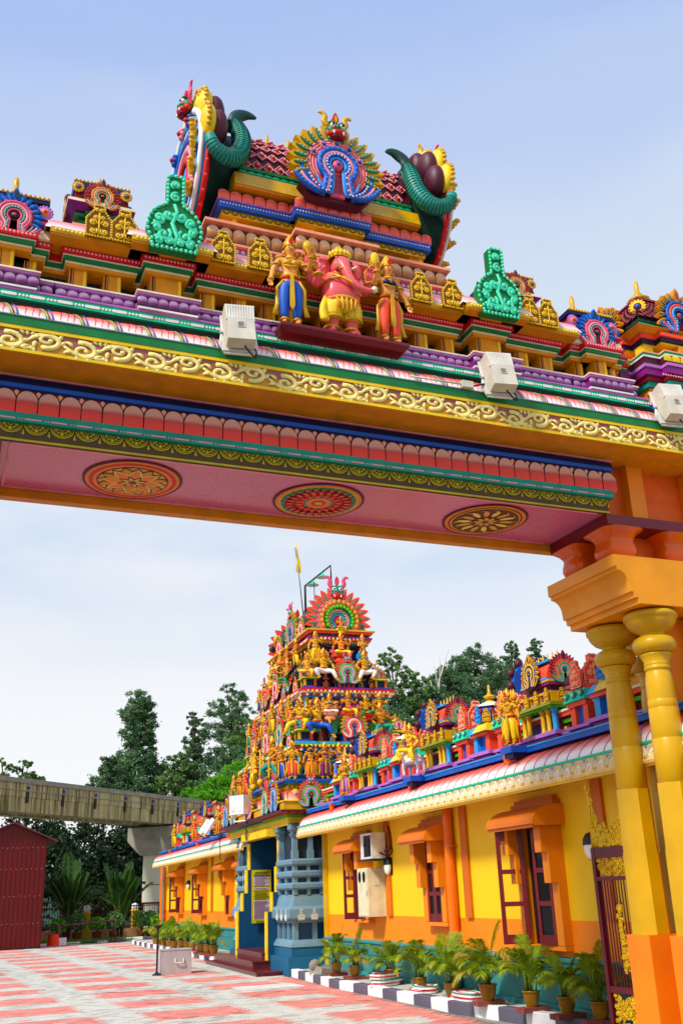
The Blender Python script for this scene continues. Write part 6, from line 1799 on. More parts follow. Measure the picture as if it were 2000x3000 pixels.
def mount():
    an = thing('animal_statue', 'white standing animal statue carrying the golden rider', 'statue', (SPX-.0, 15.72, 3.39), W90+.35, 'statues on the hall parapets')
    V = dict(p=((.15,.02,.3),.085), m=((0,.02,.3),.095), c=((-.15,.02,.31),.085), n=((-.22,.0,.38),.055), h=((-.29,-.02,.42),.05), s=((-.36,-.03,.39),.032))
    E = [('p','m'),('m','c'),('c','n'),('n','h'),('h','s')]
    for nm, x, y in (('a',.16,-.05),('b',.16,.09),('d',-.15,-.05),('e',-.15,.09)):
        V['u'+nm] = ((x, y, .22), .045); V['k'+nm] = ((x+(.03 if x > 0 else -.01), y, .12), .026); V['f'+nm] = ((x, y, .02), .024); E += [('p' if x > 0 else 'c', 'u'+nm), ('u'+nm, 'k'+nm), ('k'+nm, 'f'+nm)]
    me = skin_mesh('animal_body', V, E, 'm', 1); me.materials.clear(); me.materials.append(M['white']); put(me, 'body', an)
    MB().lathe([(.1, .3), (.105, .34), (.09, .39)], 12, 'gold', c=(0, .02, 0)).build('saddle_cloth', an)
mount()
statue('golden statue playing a lute on the near parapet beside the tower', 'hip', (SPX-.02, 19.1, 3.40), .72, 'ochre', 'lilac', W90+.45, 'statues on the hall parapets', lute=True)
for y, pose, sk, cl, lb in ((30.9, 'greet', 'ochre', 'orange', 'orange statue with joined hands on the far parapet nearest the tower'), (34.7, 'stand', 'coral', 'coral', 'coral statue standing in the middle of the far parapet'), (38.6, 'hip', 'ochre', 'yellow', 'golden statue standing at the far end of the far parapet')):
    statue(lb, pose, (SPX, y, 3.39), .78, sk, cl, W90+.4, 'statues on the hall parapets')
t = thing('floodlight', 'pair of white lamp panels on the far parapet', 'floodlight', (FX-.75, 31.2, 3.5), W90+.3)
for k in (0, 1):
    m_ = MB(); m_.X = Matrix.Translation((k*.3-.15, -.1, .12)) @ Matrix.Rotation(-.5, 4, 'X') @ Matrix.Rotation(.3, 4, 'Y'); m_.box(-.12, .12, -.04, .04, -.24, .24, 'white'); m_.build('lamp_panel', t)
MB().tube([(-.4, .1, -.12), (.5, .1, -.12)], .03, 'dark_metal', 6).tube([(0, .1, -.12), (0, .0, .1)], .02, 'dark_metal', 6).build('support_bar', t)
# ================================================================ GATE TOWER over the entrance
TK1 = ('maroon', 'coral', 'teal', 'rose', 'lime', 'pink', 'skyblue', 'navy')
TK2 = ('navy', 'gold', 'teal', 'skyblue', 'coral', 'white', 'coral', 'navy')
TK3 = ('green', 'lime', 'green', 'lime', 'lime', 'skyblue', 'lime', 'purple')
TK4 = ('teal', 'ochre', 'blue', 'teal', 'ochre', 'coral', 'teal', 'navy')
TK5 = ('maroon', 'gold', 'red', 'blue', 'skyblue', 'gold', 'blue', 'maroon')
TX, TY = 8.26, 25.7
tower = thing('temple_tower', 'tall tapering temple tower crowded with painted figures, shrines and a feathered gable arch', 'temple tower', (TX, TY, 0))
# half sizes (x, y) per level
def TB(nm, hx, hy, z0, z1, mt, top=None):
    t_ = top or 0
    return MB().add([(-hx, -hy, z0), (hx, -hy, z0), (hx, hy, z0), (-hx, hy, z0), (-hx+t_, -hy+t_, z1), (hx-t_, -hy+t_, z1), (hx-t_, hy-t_, z1), (-hx+t_, hy-t_, z1)], [(0,3,2,1),(4,5,6,7),(0,1,5,4),(1,2,6,5),(2,3,7,6),(3,0,4,7)], mt).build(nm, tower)
# the big base cornice
TB('base_beam', 1.78, 3.0, 3.10, 3.27, 'yellow')
TB('green_course', 1.83, 3.05, 3.27, 3.33, 'lime'); TB('red_course', 1.90, 3.12, 3.33, 3.36, 'red'); TB('petal_soffit', 2.0, 3.22, 3.36, 3.42, 'maroon')
TB('gold_band', 1.93, 3.16, 3.42, 3.60, 'gold'); TB('gold_band_edge', 1.96, 3.19, 3.60, 3.625, 'yellow')
TB('lotus_wall', 1.78, 3.0, 3.62, 3.86, 'coral'); TB('olive_wall', 1.72, 2.94, 3.86, 4.02, 'olive')
TB('blue_ledge', 1.78, 3.0, 4.02, 4.06, 'skyblue'); TB('blue_ledge', 1.86, 3.08, 4.06, 4.10, 'blue')
me = cached(('petal', 'lotus_white'), lambda: petal_mesh('lotus_white'))
for i in range(22): put(me, 'lotus_petal', tower, (-1.79, -2.9+i*.275, 3.63), W90, (.26, .08, .22))
for i in range(13): put(me, 'lotus_petal', tower, (-1.66+i*.275, -3.01, 3.63), 0, (.26, .08, .22))
me = cached(('petal', 'petal_coral'), lambda: petal_mesh('petal_coral'))
for i in range(34): put(me, 'lotus_petal', tower, (-1.97, -3.1+i*.188, 3.42), -pi/2, (.18, .05, -.07))
for i in range(20): put(me, 'lotus_petal', tower, (-1.9+i*.188, -3.19, 3.42), 0, (.18, .05, -.07))
m_ = MB()
for i in range(60): m_.ball((-1.735, -2.9+i*.098, 3.94), (.03, .035, .05), 'gold', 5, 4)
for i in range(34): m_.ball((-1.65+i*.098, -2.955, 3.94), (.035, .03, .05), 'gold', 5, 4)
tag(m_.build('garland_beads', tower), kind='stuff')
for y, c in ((-2.55, TK5), (-1.75, TK1), (-.1, TK2), (1.6, TK1), (2.5, TK5)): kudu(tower, (-1.98, y, 3.72), .36, c, rz=W90, top='teal_face' if y == -2.55 else 'leaf', plain=True, depth=.6)
for x, c in ((-1.28, TK1), (.9, TK5)): kudu(tower, (x, -3.18, 3.74), .32, c, rz=0, top='teal_face', feathers=17, depth=.6, split=(x < 0))
medal(tower, (-1.60, -3.02, 3.78), .11, ('yellow', 'pink', 'skyblue')); medal(tower, (-1.80, -2.1, 3.76), .11, ('lilac', 'pink', 'purple'), rz=W90)

LV = [  # floor z, wall half x, half y, wall height, cornice colours
    (4.10, 1.40, 2.66, .66, ('blue', 'yellow', 'red', 'lime', 'skyblue')),
    (5.52, 1.10, 2.28, .62, ('skyblue', 'coral', 'white', 'red', 'purple')),
    (7.02, .70, 1.84, .56, ('maroon', 'gold', 'coral', 'purple', 'maroon'))]
for li, (z, hx, hy, wh, cc) in enumerate(LV):
    TB('plinth', hx+.12, hy+.12, z, z+.06, cc[0]); TB('plinth', hx+.06, hy+.06, z+.06, z+.12, 'teal' if li == 0 else 'blue'); TB('plinth', hx+.10, hy+.10, z+.12, z+.16, 'skyblue')
    TB('tier_wall', hx-.05, hy-.05, z+.16, z+wh, ('blue', 'purple', 'navy')[li])
    n = (6, 5, 3)[li]
    cs = ['yellow', 'coral', 'skyblue', 'gold', 'teal', 'red']
    for i in range(n):
        x = -hx+.04+(2*hx-.08)*i/(n-1)
        MB().lathe([(.06, z+.16), (.045, z+.2), (.04, z+wh-.1), (.055, z+wh-.05), (.07, z+wh)], 8, cs[i % 6], c=(x, -hy+.02, 0)).build('pilaster', tower)
    n = (10, 8, 6)[li]
    for i in range(n):
        y = -hy+.04+(2*hy-.08)*i/(n-1)
        MB().lathe([(.06, z+.16), (.045, z+.2), (.04, z+wh-.1), (.055, z+wh-.05), (.07, z+wh)], 8, cs[(i+2) % 6], c=(-hx+.02, y, 0)).build('pilaster', tower)
    zz = z+wh
    for k, (d, h) in enumerate(((.04, .045), (.08, .05), (.12, .055), (.15, .05), (.09, .05))):
        TB('cornice_course', hx+d, hy+d, zz, zz+h, cc[k]); zz += h
    # tablets and beads along the cornice
    m_ = MB()
    for i in range(int(2*hx/.11)): m_.ball((-hx+.05+.11*i, -hy-.15, zz-.12), (.04, .03, .04), ('salmon', 'yellow', 'cream')[i % 3], 5, 4)
    for i in range(int(2*hy/.11)): m_.ball((-hx-.15, -hy+.05+.11*i, zz-.12), (.03, .04, .04), ('salmon', 'yellow', 'cream')[i % 3], 5, 4)
    tag(m_.build('cornice_beads', tower), kind='stuff')

def pav(parent, x, y, z, s, rz=0.0, k=0):
    """corner pavilion with a low dome"""
    def mk():
        m_ = MB()
        m_.box(-.5, .5, -.5, .5, 0, .1, 'purple').box(-.42, .42, -.42, .42, .1, .2, 'blue')
        for a in (-.34, .34):
            for b_ in (-.34, .34): m_.box(a-.07, a+.07, b_-.07, b_+.07, .2, .62, 'gold' if a < 0 else 'coral')
        m_.box(-.26, .26, -.26, .26, .2, .62, 'navy').box(-.48, .48, -.48, .48, .62, .68, 'lime').box(-.54, .54, -.54, .54, .68, .76, 'yellow').box(-.42, .42, -.42, .42, .76, .84, 'red').box(-.5, .5, -.5, .5, .84, .9, 'skyblue')
        m_.lathe([(.42, .9), (.5, 1.02), (.5, 1.14), (.42, 1.26), (.46, 1.29), (.3, 1.38), (.1, 1.46)], 8, ('teal', 'yellow')[k], rot=pi/8)
        m_.lathe([(.1, 1.44), (.16, 1.5), (.06, 1.58), (.04, 1.75), (0, 1.78)], 8, 'gold', capped=False)
        return m_.mesh('corner_pavilion')
    o = put(cached(('pav', k), mk), 'corner_pavilion', parent, (x, y, z), rz, s)
    for a in range(4):
        px, py = rot2((0, -.5), a*pi/2)
        if a in (0, 3): kudu(o, (px, py, 1.08), .34, (TK4, TK2)[k], rz=a*pi/2, plain=True, depth=.5)
    return o
def wagon(parent, x, y, z, s, rz=0.0):
    """small barrel-roofed pavilion, arch to the front"""
    def mk():
        m_ = MB()
        m_.box(-.55, .55, -.4, .4, 0, .12, 'purple').box(-.48, .48, -.34, .34, .12, .5, 'blue')
        for a in (-.4, -.14, .14, .4): m_.box(a-.06, a+.06, -.4, -.3, .12, .5, 'coral')
        m_.box(-.56, .56, -.44, .44, .5, .56, 'lime').box(-.6, .6, -.48, .48, .56, .64, 'red').box(-.5, .5, -.4, .4, .64, .7, 'skyblue').box(-.55, .55, -.42, .42, .7, .76, 'gold')
        m_.prism_x([(-.4*cos(pi*i/12), .76+.45*sin(pi*i/12)) for i in range(13)], -.6, .6, 'rosebrown', True)
        for a in (-.4, -.13, .13, .4): m_.lathe([(.06, 1.19), (.09, 1.25), (.03, 1.32), (0, 1.42)], 6, 'gold', c=(a, 0, 0), capped=False)
        return m_.mesh('barrel_pavilion')
    o = put(cached('wagon', mk), 'barrel_pavilion', parent, (x, y, z), rz, s)
    return o
for li, (zf, hx, hy, s) in enumerate(((4.99, 1.20, 2.42, .50), (6.37, .94, 2.08, .44))):
    TB('tier_core', hx-.16, hy-.16, zf-.02, zf+.62, ('maroon', 'navy')[li])
    TB('tier_slab', hx-.10, hy-.10, zf+.50, zf+.56, ('skyblue', 'gold')[li]); 
    for k, (x, y) in enumerate(((-hx, -hy), (hx, -hy), (-hx, hy))): pav(tower, x, y, zf, s*.86, k=(k+li) % 2)
    wagon(tower, 0, -hy-.02, zf, s); kudu(tower, (0, -hy-.30, zf+.40), .34, (TK2, TK1)[li], top='teal_face', feathers=15, depth=.5)
    for q in (-1.2, 0, 1.2): wagon(tower, -hx-.02, q*hy/2.2, zf, s*.95, rz=W90)
    for q, c in ((-1.2, TK1), (0, TK2), (1.2, TK4)): kudu(tower, (-hx-.28, q*hy/2.2, zf+.40), .36, c, rz=W90, top='teal_face', feathers=15, depth=.5)
    for q, c in ((-1.75, TK2), (-.6, TK4), (.6, TK2), (1.75, TK1)): kudu(tower, (-hx-.22, q*hy/2.2, zf+.12), .22, c, rz=W90, plain=True, depth=.5)
for x in (-.34, .16, .62, 1.02): kudu(tower, (x, -2.52, 5.40), .19, TK3, top='leaf', plain=True, depth=.6)
for x in (-.98,): kudu(tower, (x, -2.50, 5.42), .18, TK3, top='leaf', plain=True, depth=.6)
for q in (-1.9, -.8, .5, 1.6): kudu(tower, (-1.42, q, 5.42), .2, TK3, rz=W90, top='leaf', plain=True, depth=.6)

# crowning barrel roof with the great gable arch
TB('roof_ledge', .86, 1.98, 7.86, 7.92, 'coral'); TB('roof_ledge', .92, 2.04, 7.92, 7.96, 'gold'); TB('roof_neck', .70, 1.70, 7.90, 8.02, 'maroon')
MB().prism_x([(0, 0)], 0, 0, 'navy') if False else None
m_ = MB(); ar = [(-.72*cos(radians(-20+220*i/18)), 8.30+.66*sin(radians(-20+220*i/18))) for i in range(19)]
m_.prism([(x, z) for x, z in ar], -1.62, 1.70, 'darkgreen', True); m_.build('barrel_roof', tower)
for i in range(9): finial(tower, (0, -1.3+.33*i, 8.95), .30, 'gold')
kudu(tower, (-.02, -1.84, 8.24), .80, ('purple', 'coral', 'teal', 'rose', 'green', 'pink', 'skyblue', 'red'), top='teal_face', feathers=17, depth=.35, split=True, style='disc')
m_ = MB()
for i in range(15):
    a = radians(200-220*i/14); m_.ball((.60*.80*cos(a), -1.94, 8.24+.60*.80*sin(a)), (.06, .05, .075), 'ochre', 6, 5)
    a += .1
m_.build('arch_busts', tower)
for i in range(16):
    a = radians(205-230*i/15); MB().ball((.45*.80*cos(a), -1.95, 8.24+.45*.80*sin(a)), (.055, .03, .055), 'lime', 6, 4).build('arch_leaf', tower)
kudu(tower, (0, 1.86, 8.26), .86, TK1, rz=pi, top='teal_face', feathers=15, depth=.35)
kudu(tower, (-.78, -.1, 8.30), .56, ('maroon', 'gold', 'green', 'rose', 'teal', 'coral', 'blue', 'navy'), rz=W90, top='teal_face', feathers=15, depth=.5, split=True)
for q in (-1.15, 1.0): kudu(tower, (-.82, q, 8.12), .3, TK2, rz=W90, top='leaf', depth=.5)
m_ = MB()
for s_, yy in ((1, 1.75),):
    for i in range(9):
        a = radians(-20+26*i); m_.ball((-.80*cos(a), yy+.1, 8.22+.68*sin(a)), (.10, .06, .12), 'darkgreen' if i % 2 else 'gold', 7, 5)
m_.build('rear_gable_lobes', tower)
t = thing('lightning_rod', 'thin dark rod rising from the tower ridge', 'rod', (TX-.25, TY-.6, 8.9)); MB().tube([(0, 0, 0), (0, 0, .75)], .012, 'dark_metal', 5).build('rod', t)

# ---- entrance porch under the tower: stepped jambs, blue pillars, stairs
porch = thing('entrance_porch', 'blue stone entrance porch with stepped dark jambs trimmed in yellow under the tower', 'porch', (6.3, 24.0, 0))
def jamb(y0, y1, dx=0.0):
    o = [(0+dx, .14), (0+dx, 1.27), (.13+dx, 1.27), (.13+dx, 1.69), (.24+dx, 1.69), (.24+dx, 2.25), (.31+dx, 2.25), (.31+dx, 2.89), (.26+dx, 2.89), (.26+dx, 3.1), (1.3, 3.1), (1.3, .14)]
    MB().prism(o, y0, y1, 'deep_blue').build('jamb', porch)
    for (a, b_) in zip(o[:-3:2], o[1:-3:2]):
        MB().box(a[0]-.028, a[0]+.004, y0-.012, y1+.012, a[1], b_[1]+.002, 'yellow').build('jamb_trim', porch)
jamb(-.1, .06); jamb(2.5, 2.72, -.07)
MB().box(1.3, 4.4, -1.5, 4.4, 0, 3.1, 'slate').build('inner_wall', porch)
MB().box(.1, 1.32, .06, 2.5, 3.06, 3.1, 'navy').build('porch_ceiling', porch)
MB().box(.20, 1.4, -1.55, 4.4, 3.1, 3.12, 'navy').build('porch_ceiling', porch)
MB().box(.02, .26, .0, 2.6, 2.93, 3.1, 'yellow').build('lintel', porch)
MB().box(.9, 1.0, .08, .2, .42, 3.06, 'brown').box(.9, 1.0, 2.36, 2.48, .42, 3.06, 'brown').build('door_frame', porch)
MB().box(1.28, 1.305, .2, 2.36, .42, 2.9, 'black').build('doorway', porch)
def blue_pier(x0, x1, y0, y1, front=True):
    """base and shaft of blue stone courses; local to the porch"""
    def c(d, z0, z1, mt, nm='stone_course', t_=0.0):
        MB().add([(x0-d, y0-d, z0), (x1, y0-d, z0), (x1, y1, z0), (x0-d, y1, z0), (x0-d+t_, y0-d+t_, z1), (x1, y0-d+t_, z1), (x1, y1, z1), (x0-d+t_, y1, z1)], [(0,3,2,1),(4,5,6,7),(0,1,5,4),(1,2,6,5),(2,3,7,6),(3,0,4,7)], mt).build(nm, porch)
    c(.20, 0, .36, 'deep_blue_light', 'plinth'); c(.10, .36, .56, 'deep_blue_light', 'plinth')
    c(.12, .56, .62, 'stone_blue', t_=.02); c(.09, .62, .70, 'stone_blue', t_=.05)
    c(-.04, .70, 1.04, 'deep_blue', 'niche_wall')
    for k in range(4):
        y = y0+.06+(y1-y0-.12)*k/3; MB().box(x0-.02, x0+.06, y-.055, y+.055, .70, 1.04, 'stone_blue').build('dwarf_pilaster', porch)
    for k in range(4):
        x = x0+.03+(x1-x0-.06)*k/3; MB().box(x-.055, x+.055, y0-.021, y0+.06, .70, 1.04, 'stone_blue').build('dwarf_pilaster', porch)
    c(.06, 1.04, 1.10, 'stone_blue'); c(.11, 1.10, 1.14, 'stone_blue', t_=-.04); c(.15, 1.14, 1.32, 'stone_blue'); c(.15, 1.32, 1.38, 'stone_blue', t_=.07)
    for k in range(3):
        plaque(porch, (x0+.12+.30*k, y0-.155, 1.10), .17, 'stone_blue', 'lamp_fin', 'round', h=.85); 
    for k in range(3): plaque(porch, (x0-.155, y0+.12+.36*k, 1.10), .17, 'stone_blue', 'lamp_fin', 'round', rz=W90, h=.85)
    c(.04, 1.38, 1.5, 'stone_blue', t_=.03); c(.01, 1.5, 1.62, 'stone_blue', t_=.04)
    z = 1.62
    for i in range(3):
        c(-.08, z, z+.10, 'deep_blue', 'shadow_gap')
        for k in range(3):
            x = x0+.05+.3*k; MB().box(x-.04, x+.04, y0+.0, y0+.1, z, z+.10, 'stone_blue').build('short_post', porch)
            y = y0+.06+(y1-y0-.12)*k/2; MB().box(x0, x0+.1, y-.05, y+.05, z, z+.1, 'stone_blue').build('short_post', porch)
        c(.0, z+.10, z+.14, 'stone_blue', t_=-.04); c(.045, z+.14, z+.21, 'stone_blue'); c(.045, z+.21, z+.25, 'stone_blue', t_=.045); z += .25
    c(-.12, z, 3.1, 'slate', 'recess_wall')
    for px, py in ((x0+.06, y0+.08), (x0+.06, y1-.12), (x0+.42, y0+.08), (x0+.78, y0+.08)):
        MB().box(px-.07, px+.07, py-.07, py+.07, z, z+.18, 'stone_blue').box(px-.055, px+.055, py-.055, py+.055, z+.18, 2.82, 'stone_blue').frustum(.06, .10, 2.82, 2.88, 'stone_blue', c=(px, py)).frustum(.10, .11, 2.88, 2.90, 'stone_blue', c=(px, py)).frustum(.07, .13, 2.93, 3.0, 'stone_blue', c=(px, py)).frustum(.13, .13, 3.0, 3.10, 'stone_blue', c=(px, py)).box(px-.07, px+.07, py-.07, py+.07, 2.9, 2.93, 'stone_blue').build('pillar', porch)
blue_pier(.25, 1.6, -1.42, -.1)
blue_pier(.25, 1.6, 2.74, 4.0)
for (x0, z1, y0, y1, z0) in ((-.53, .085, -1.15, 4.3, 0), (-.36, .25, -.12, 3.9, .085), (-.1, .41, .06, 2.5, .25)):
    MB().box(x0, 1.3, y0, y1, z0, z1-.03, 'granite_maroon').box(x0-.025, 1.3, y0-.02, y1+.02, z1-.03, z1, 'granite_maroon').build('step', porch)
# notice board on the far jamb, facing the viewer
sb = thing('notice_board', 'tall yellow notice board with white panels of print on the dark blue jamb', 'notice board', (6.80, 26.38, .98))
MB().box(-.255, .255, 0, .02, 0, 1.26, 'sign_yellow').build('board', sb)
def panel(x0, x1, z0, z1, mt, y=-.004): return MB().box(x0, x1, y, .0, z0, z1, mt)
panel(-.205, .205, .88, 1.13, 'sign_white').build('white_panel', sb); panel(-.205, .205, 1.10, 1.135, 'sign_blue', -.007).build('blue_strip', sb)
panel(-.205, .205, .79, .84, 'sign_white').build('white_panel', sb); panel(-.205, .205, .08, .53, 'sign_white').build('white_panel', sb)
rnd = random.Random(11)
def print_lines(nm, x0, x1, z0, z1, n, mt):
    m_ = MB()
    for i in range(n):
        z = z1-(i+.5)*(z1-z0)/n; x = x0+rnd.uniform(0, .02)
        xe = x1-rnd.uniform(0, .12)
        while x < xe:
            w = rnd.uniform(.015, .05); m_.box(x, min(x+w, xe), -.011, -.006, z-.004, z+.004, mt); x += w+.01
    return tag(m_.build(nm, sb), kind='stuff')
print_lines('small_print', -.2, .2, .10, .52, 18, 'print_mauve'); print_lines('small_print', -.2, .2, .54, .73, 8, 'print_dark'); print_lines('small_print', -.19, .19, .89, 1.09, 7, 'print_mauve'); print_lines('small_print', -.19, .19, .80, .83, 1, 'sign_blue'); print_lines('small_print', -.16, .16, .02, .06, 2, 'print_dark')
m_ = MB()
for z in (1.20, 1.165):
    x = -.17
    while x < .17:
        w = rnd.uniform(.02, .045); m_.box(x, x+w, -.005, 0, z-.011, z+.011, 'print_dark'); x += w+.012
m_.box(-.2, .2, -.005, 0, .745, .76, 'print_dark'); tag(m_.build('headline', sb), kind='stuff')
for i in range(6): MB().ball((-.17+.068*i, -.004, .862), (.022, .004, .016), ('red', 'print_dark')[i % 2], 8, 4).build('pictogram', sb)

# ---- things fixed to the tower
t = thing('floodlight', 'white twin floodlight box on a bracket at the tower base', 'floodlight', (6.05, 25.6, 3.55), W90+.5)
MB().box(-.26, .26, -.12, .12, .0, .46, 'white').build('lamp_box', t); MB().box(-.2, -.06, -.135, -.12, .08, .2, 'lamp_fin').box(.06, .2, -.135, -.12, .08, .2, 'lamp_fin').build('lamp_window', t)
MB().tube([(-.2, 0, 0), (-.2, 0, -.16), (.25, .0, -.16), (.25, .1, 0)], .02, 'white', 6).build('bracket', t)
t = thing('cable_bar', 'dark bar with hanging twisted cables in front of the tower base', 'bar', (6.0, 25.0, 3.22))
MB().tube([(0, -1.7, 0), (0, 3.4, 0)], .028, 'dark_metal', 6).build('bar', t)
for y in (2.7, -.3):
    m_ = MB(); rnd = random.Random(int(y*10)+90)
    for i in range(26):
        z = .5-.045*i if y > 0 else .25-.022*i
        m_.tube([(rnd.uniform(-.03, .03), y+rnd.uniform(-.04, .04), z), (rnd.uniform(-.03, .03), y+rnd.uniform(-.04, .04), z-.05)], .012, 'cable', 4)
    m_.build('cable', t)
t = thing('pole', 'long yellow pole slanting down the left face of the tower', 'pole', (6.55, 25.9, 4.2)); MB().tube([(0, 0, 0), (.98, -1.1, 3.0)], .035, 'yellow', 6).build('yellow_pole', t)
t = thing('satellite_dish', 'small dark dish on the left face of the tower', 'dish', (7.15, 24.35, 6.95)); m_ = MB(); m_.X = Matrix.Rotation(-.9, 4, 'Y'); m_.lathe([(0, 0), (.14, .03), (.26, .1), (.25, .11), (.13, .05), (0, .03)], 16, 'dark_metal', capped=False); m_.build('dish', t); MB().tube([(.05, 0, 0), (.4, 0, -.1)], .02, 'dark_metal', 5).build('arm', t)
t = thing('light_post', 'dark post with two green shaded lamps on a slanting arm above the tower', 'light post', (8.15, 26.4, 8.9))
MB().tube([(0, 0, 0), (0, 0, 1.02), (.66, -.4, 1.56), (.67, -.4, .7)], .035, 'dark_metal', 7).build('post', t)
for f_ in (.3, .68):
    x, y, z = f_*.66, -.4*f_, 1.02+.54*f_
    MB().lathe([(.02, -.02), (.04, -.06), (.06, -.09), (.17, -.15), (.175, -.162)], 14, 'mint', c=(x, y, z), capped=False).lathe([(.165, -.16), (.10, -.15), (.0, -.145)], 14, 'white', c=(x, y, z), capped=False).build('lamp_shade', t)
t = thing('flag', 'yellow pennant on a thin leaning pole above the tower', 'flag', (8.05, 26.6, 8.95))
MB().tube([(.1, 0, .0), (0, 0, 1.2), (-.12, 0, 2.2)], .018, 'metal_grey', 6).build('flag_pole', t)
m_ = MB(); v = []; f = []
for i in range(9):
    u = i/8; w = .17*(1-u)
    for j in range(3): v.append((-.12 + .02 + w*(j/2) + .04*u, .04*sin(u*9+j), 2.15 - .62*(1-u) + .28*u - .1))
for i in range(8):
    for j in range(2): f.append((i*3+j, i*3+j+1, i*3+j+4, i*3+j+3))
m_.add(v, f, 'yellow', True); m_.build('pennant', t)

# ---- figures on the tower
GT = 'painted statues on the temple tower'
def ts(label, pose, dx, y, z, h, skin='ochre', cloth='yellow', rz=0.0, **k):
    return statue(label, pose, (TX+dx, TY+y, z), h, skin, cloth, rz, GT, **k)
fy = -2.96
ts('bearded sage statue in orange robe on the lowest tower tier', 'stand', -1.20, fy, 4.10, .80, 'ochre', 'orange', -.1, crown=False, beard=True)
ts('female statue in purple leg cloth right of the bearded sage', 'hip', -.86, fy, 4.10, .82, 'ochre', 'purple', 0, blouse='purple', lute=True)
ts('female statue in green leg cloth and blue blouse on the lowest tower tier', 'hip', -.50, fy, 4.10, .82, 'skin', 'green', 0, blouse='blue', flip=True)
ts('coral robed statue with joined hands at the left of the lowest tower tier', 'greet', -1.62, -2.88, 4.10, .86, 'ochre', 'coral', -.5)
ts('golden statue in green cloth at right of the lowest tower tier', 'stand', .0, fy, 4.10, .78, 'ochre', 'teal', 0)
ts('huge golden seated guardian with one leg hanging over the second tier', 'giant', -.90, -2.62, 4.90, 1.12, 'ochre', 'blue', -.1)
ts('huge golden guardian bust at right behind the shrine arches', 'giant', .72, -2.60, 4.95, 1.0, 'ochre', 'teal', .2, flip=True)
ts('huge golden guardian half hidden at the left tower corner', 'giant', -1.28, -2.45, 5.02, 1.05, 'ochre', 'yellow', -.7, flip=True)
fy = -2.56
ts('dark brown sage statue at left on the second tower tier', 'greet', -.92, fy, 5.52, .64, 'brown', 'brown', -.2, crown=False, beard=True)
ts('green bodiced statue playing a lute on the second tower tier', 'lute', -.58, fy-.04, 5.42, .74, 'skin', 'white', 0, blouse='green', lute=True, plinth='salmon')
ts('golden seated statue in the middle of the second tower tier', 'sit', -.10, fy-.04, 5.42, .80, 'ochre', 'yellow', 0, plinth='coral')
ts('coral seated statue at right of the second tower tier', 'sit', .36, fy-.04, 5.42, .72, 'ochre', 'green', 0, flip=True, plinth='red')
ts('golden standing statue at the right corner of the second tower tier', 'hip', .74, fy, 5.48, .74, 'ochre', 'yellow', .2)
ts('golden seated guardian with white cloth on the third tier', 'giant', -.62, -2.36, 6.34, .98, 'ochre', 'white', -.1, halo='ochre')
ts('golden guardian at right of the third tier with hands raised', 'giant', .46, -2.34, 6.36, .95, 'ochre', 'white', .2, flip=True, halo='skyblue')
ts('golden guardian at the left corner of the third tier', 'sit', -.98, -2.2, 6.44, .8, 'ochre', 'yellow', -.5)
fy = -2.12
ts('seated many armed deity on a red lotus under the great arch', 'sit', -.06, fy, 6.92, .90, 'orange', 'yellow', 0, plinth='coral')
ts('pale golden statue with raised palm left of the lotus throne', 'stand', -.74, fy, 7.02, .80, 'ochre', 'yellow', -.2)
ts('brown statue with joined hands right of the lotus throne', 'greet', .52, fy, 7.02, .78, 'skin', 'brown', .2)
ts('golden seated figure inside the great arch', 'sit', 0, -1.98, 7.78, .52, 'orange', 'gold', 0, plinth='yellow')
# left face, towards the entrance
def tl_(label, pose, y, z, h, x, skin='ochre', cloth='yellow', **k):
    return statue(label, pose, (TX+x, TY+y, z), h, skin, cloth, W90+.25, GT, **k)
rows = [
    (4.10, -1.72, (('lunge', -1.5, 1.15, 'ochre', 'teal', 'large golden guardian striding with a club above the entrance, near one', dict(club=True)), ('lunge', .3, 1.15, 'ochre', 'yellow', 'large golden guardian striding above the entrance, far one', dict(club=True, flip=True)),
        ('stand', -2.3, .9, 'ochre', 'blue', 'golden statue in blue cloth right of the striding guardians', {}), ('stand', 1.3, .72, 'coral', 'coral', 'small coral statue left of the striding guardians', {}), ('greet', 2.0, .72, 'ochre', 'orange', 'small orange statue near the far end of the lowest tier', {}), ('hip', 2.7, .7, 'skin', 'green', 'small statue in green at the far end of the lowest tier', {}), ('hip', -.6, .8, 'ochre', 'purple', 'golden statue in purple between the striding guardians', {}))),
    (5.52, -1.40, (('stand', -1.9, .7, 'ochre', 'coral', 'coral clad statue on the second tier left face nearest the corner', {}), ('hip', -1.2, .72, 'skin', 'green', 'green clad statue on the second tier left face', {}), ('stand', -.3, .78, 'ochre', 'yellow', 'golden statue in the middle of the second tier left face', {}), ('greet', .6, .72, 'ochre', 'orange', 'orange statue on the second tier left face', {}), ('stand', 1.5, .7, 'coral', 'red', 'red clad statue on the second tier left face', {}), ('hip', 2.2, .66, 'ochre', 'teal', 'teal clad statue at the far end of the second tier', {}))),
    (6.42, -1.22, (('giant', -1.2, .85, 'ochre', 'green', 'seated golden guardian on the third tier left face, near one', {}), ('giant', .5, .85, 'ochre', 'coral', 'seated golden guardian on the third tier left face, middle one', {}), ('stand', 1.7, .66, 'ochre', 'blue', 'golden statue in blue on the third tier left face, far one', {}))),
    (7.06, -.98, (('hip', -1.2, .78, 'ochre', 'yellow', 'golden statue below the small side arch', {}), ('sit', -.35, .8, 'ochre', 'coral', 'seated golden pair statue below the side arch, near one', {}), ('sit', .35, .8, 'ochre', 'yellow', 'seated golden pair statue below the side arch, far one', {}), ('stand', 1.2, .7, 'skin', 'green', 'green clad statue at the far end of the top tier', {})))]
for z, x, items in rows:
    for pose, y, h, sk, cl, lb, kw in items: tl_(lb, pose, y, z, h, x, sk, cl, **kw)

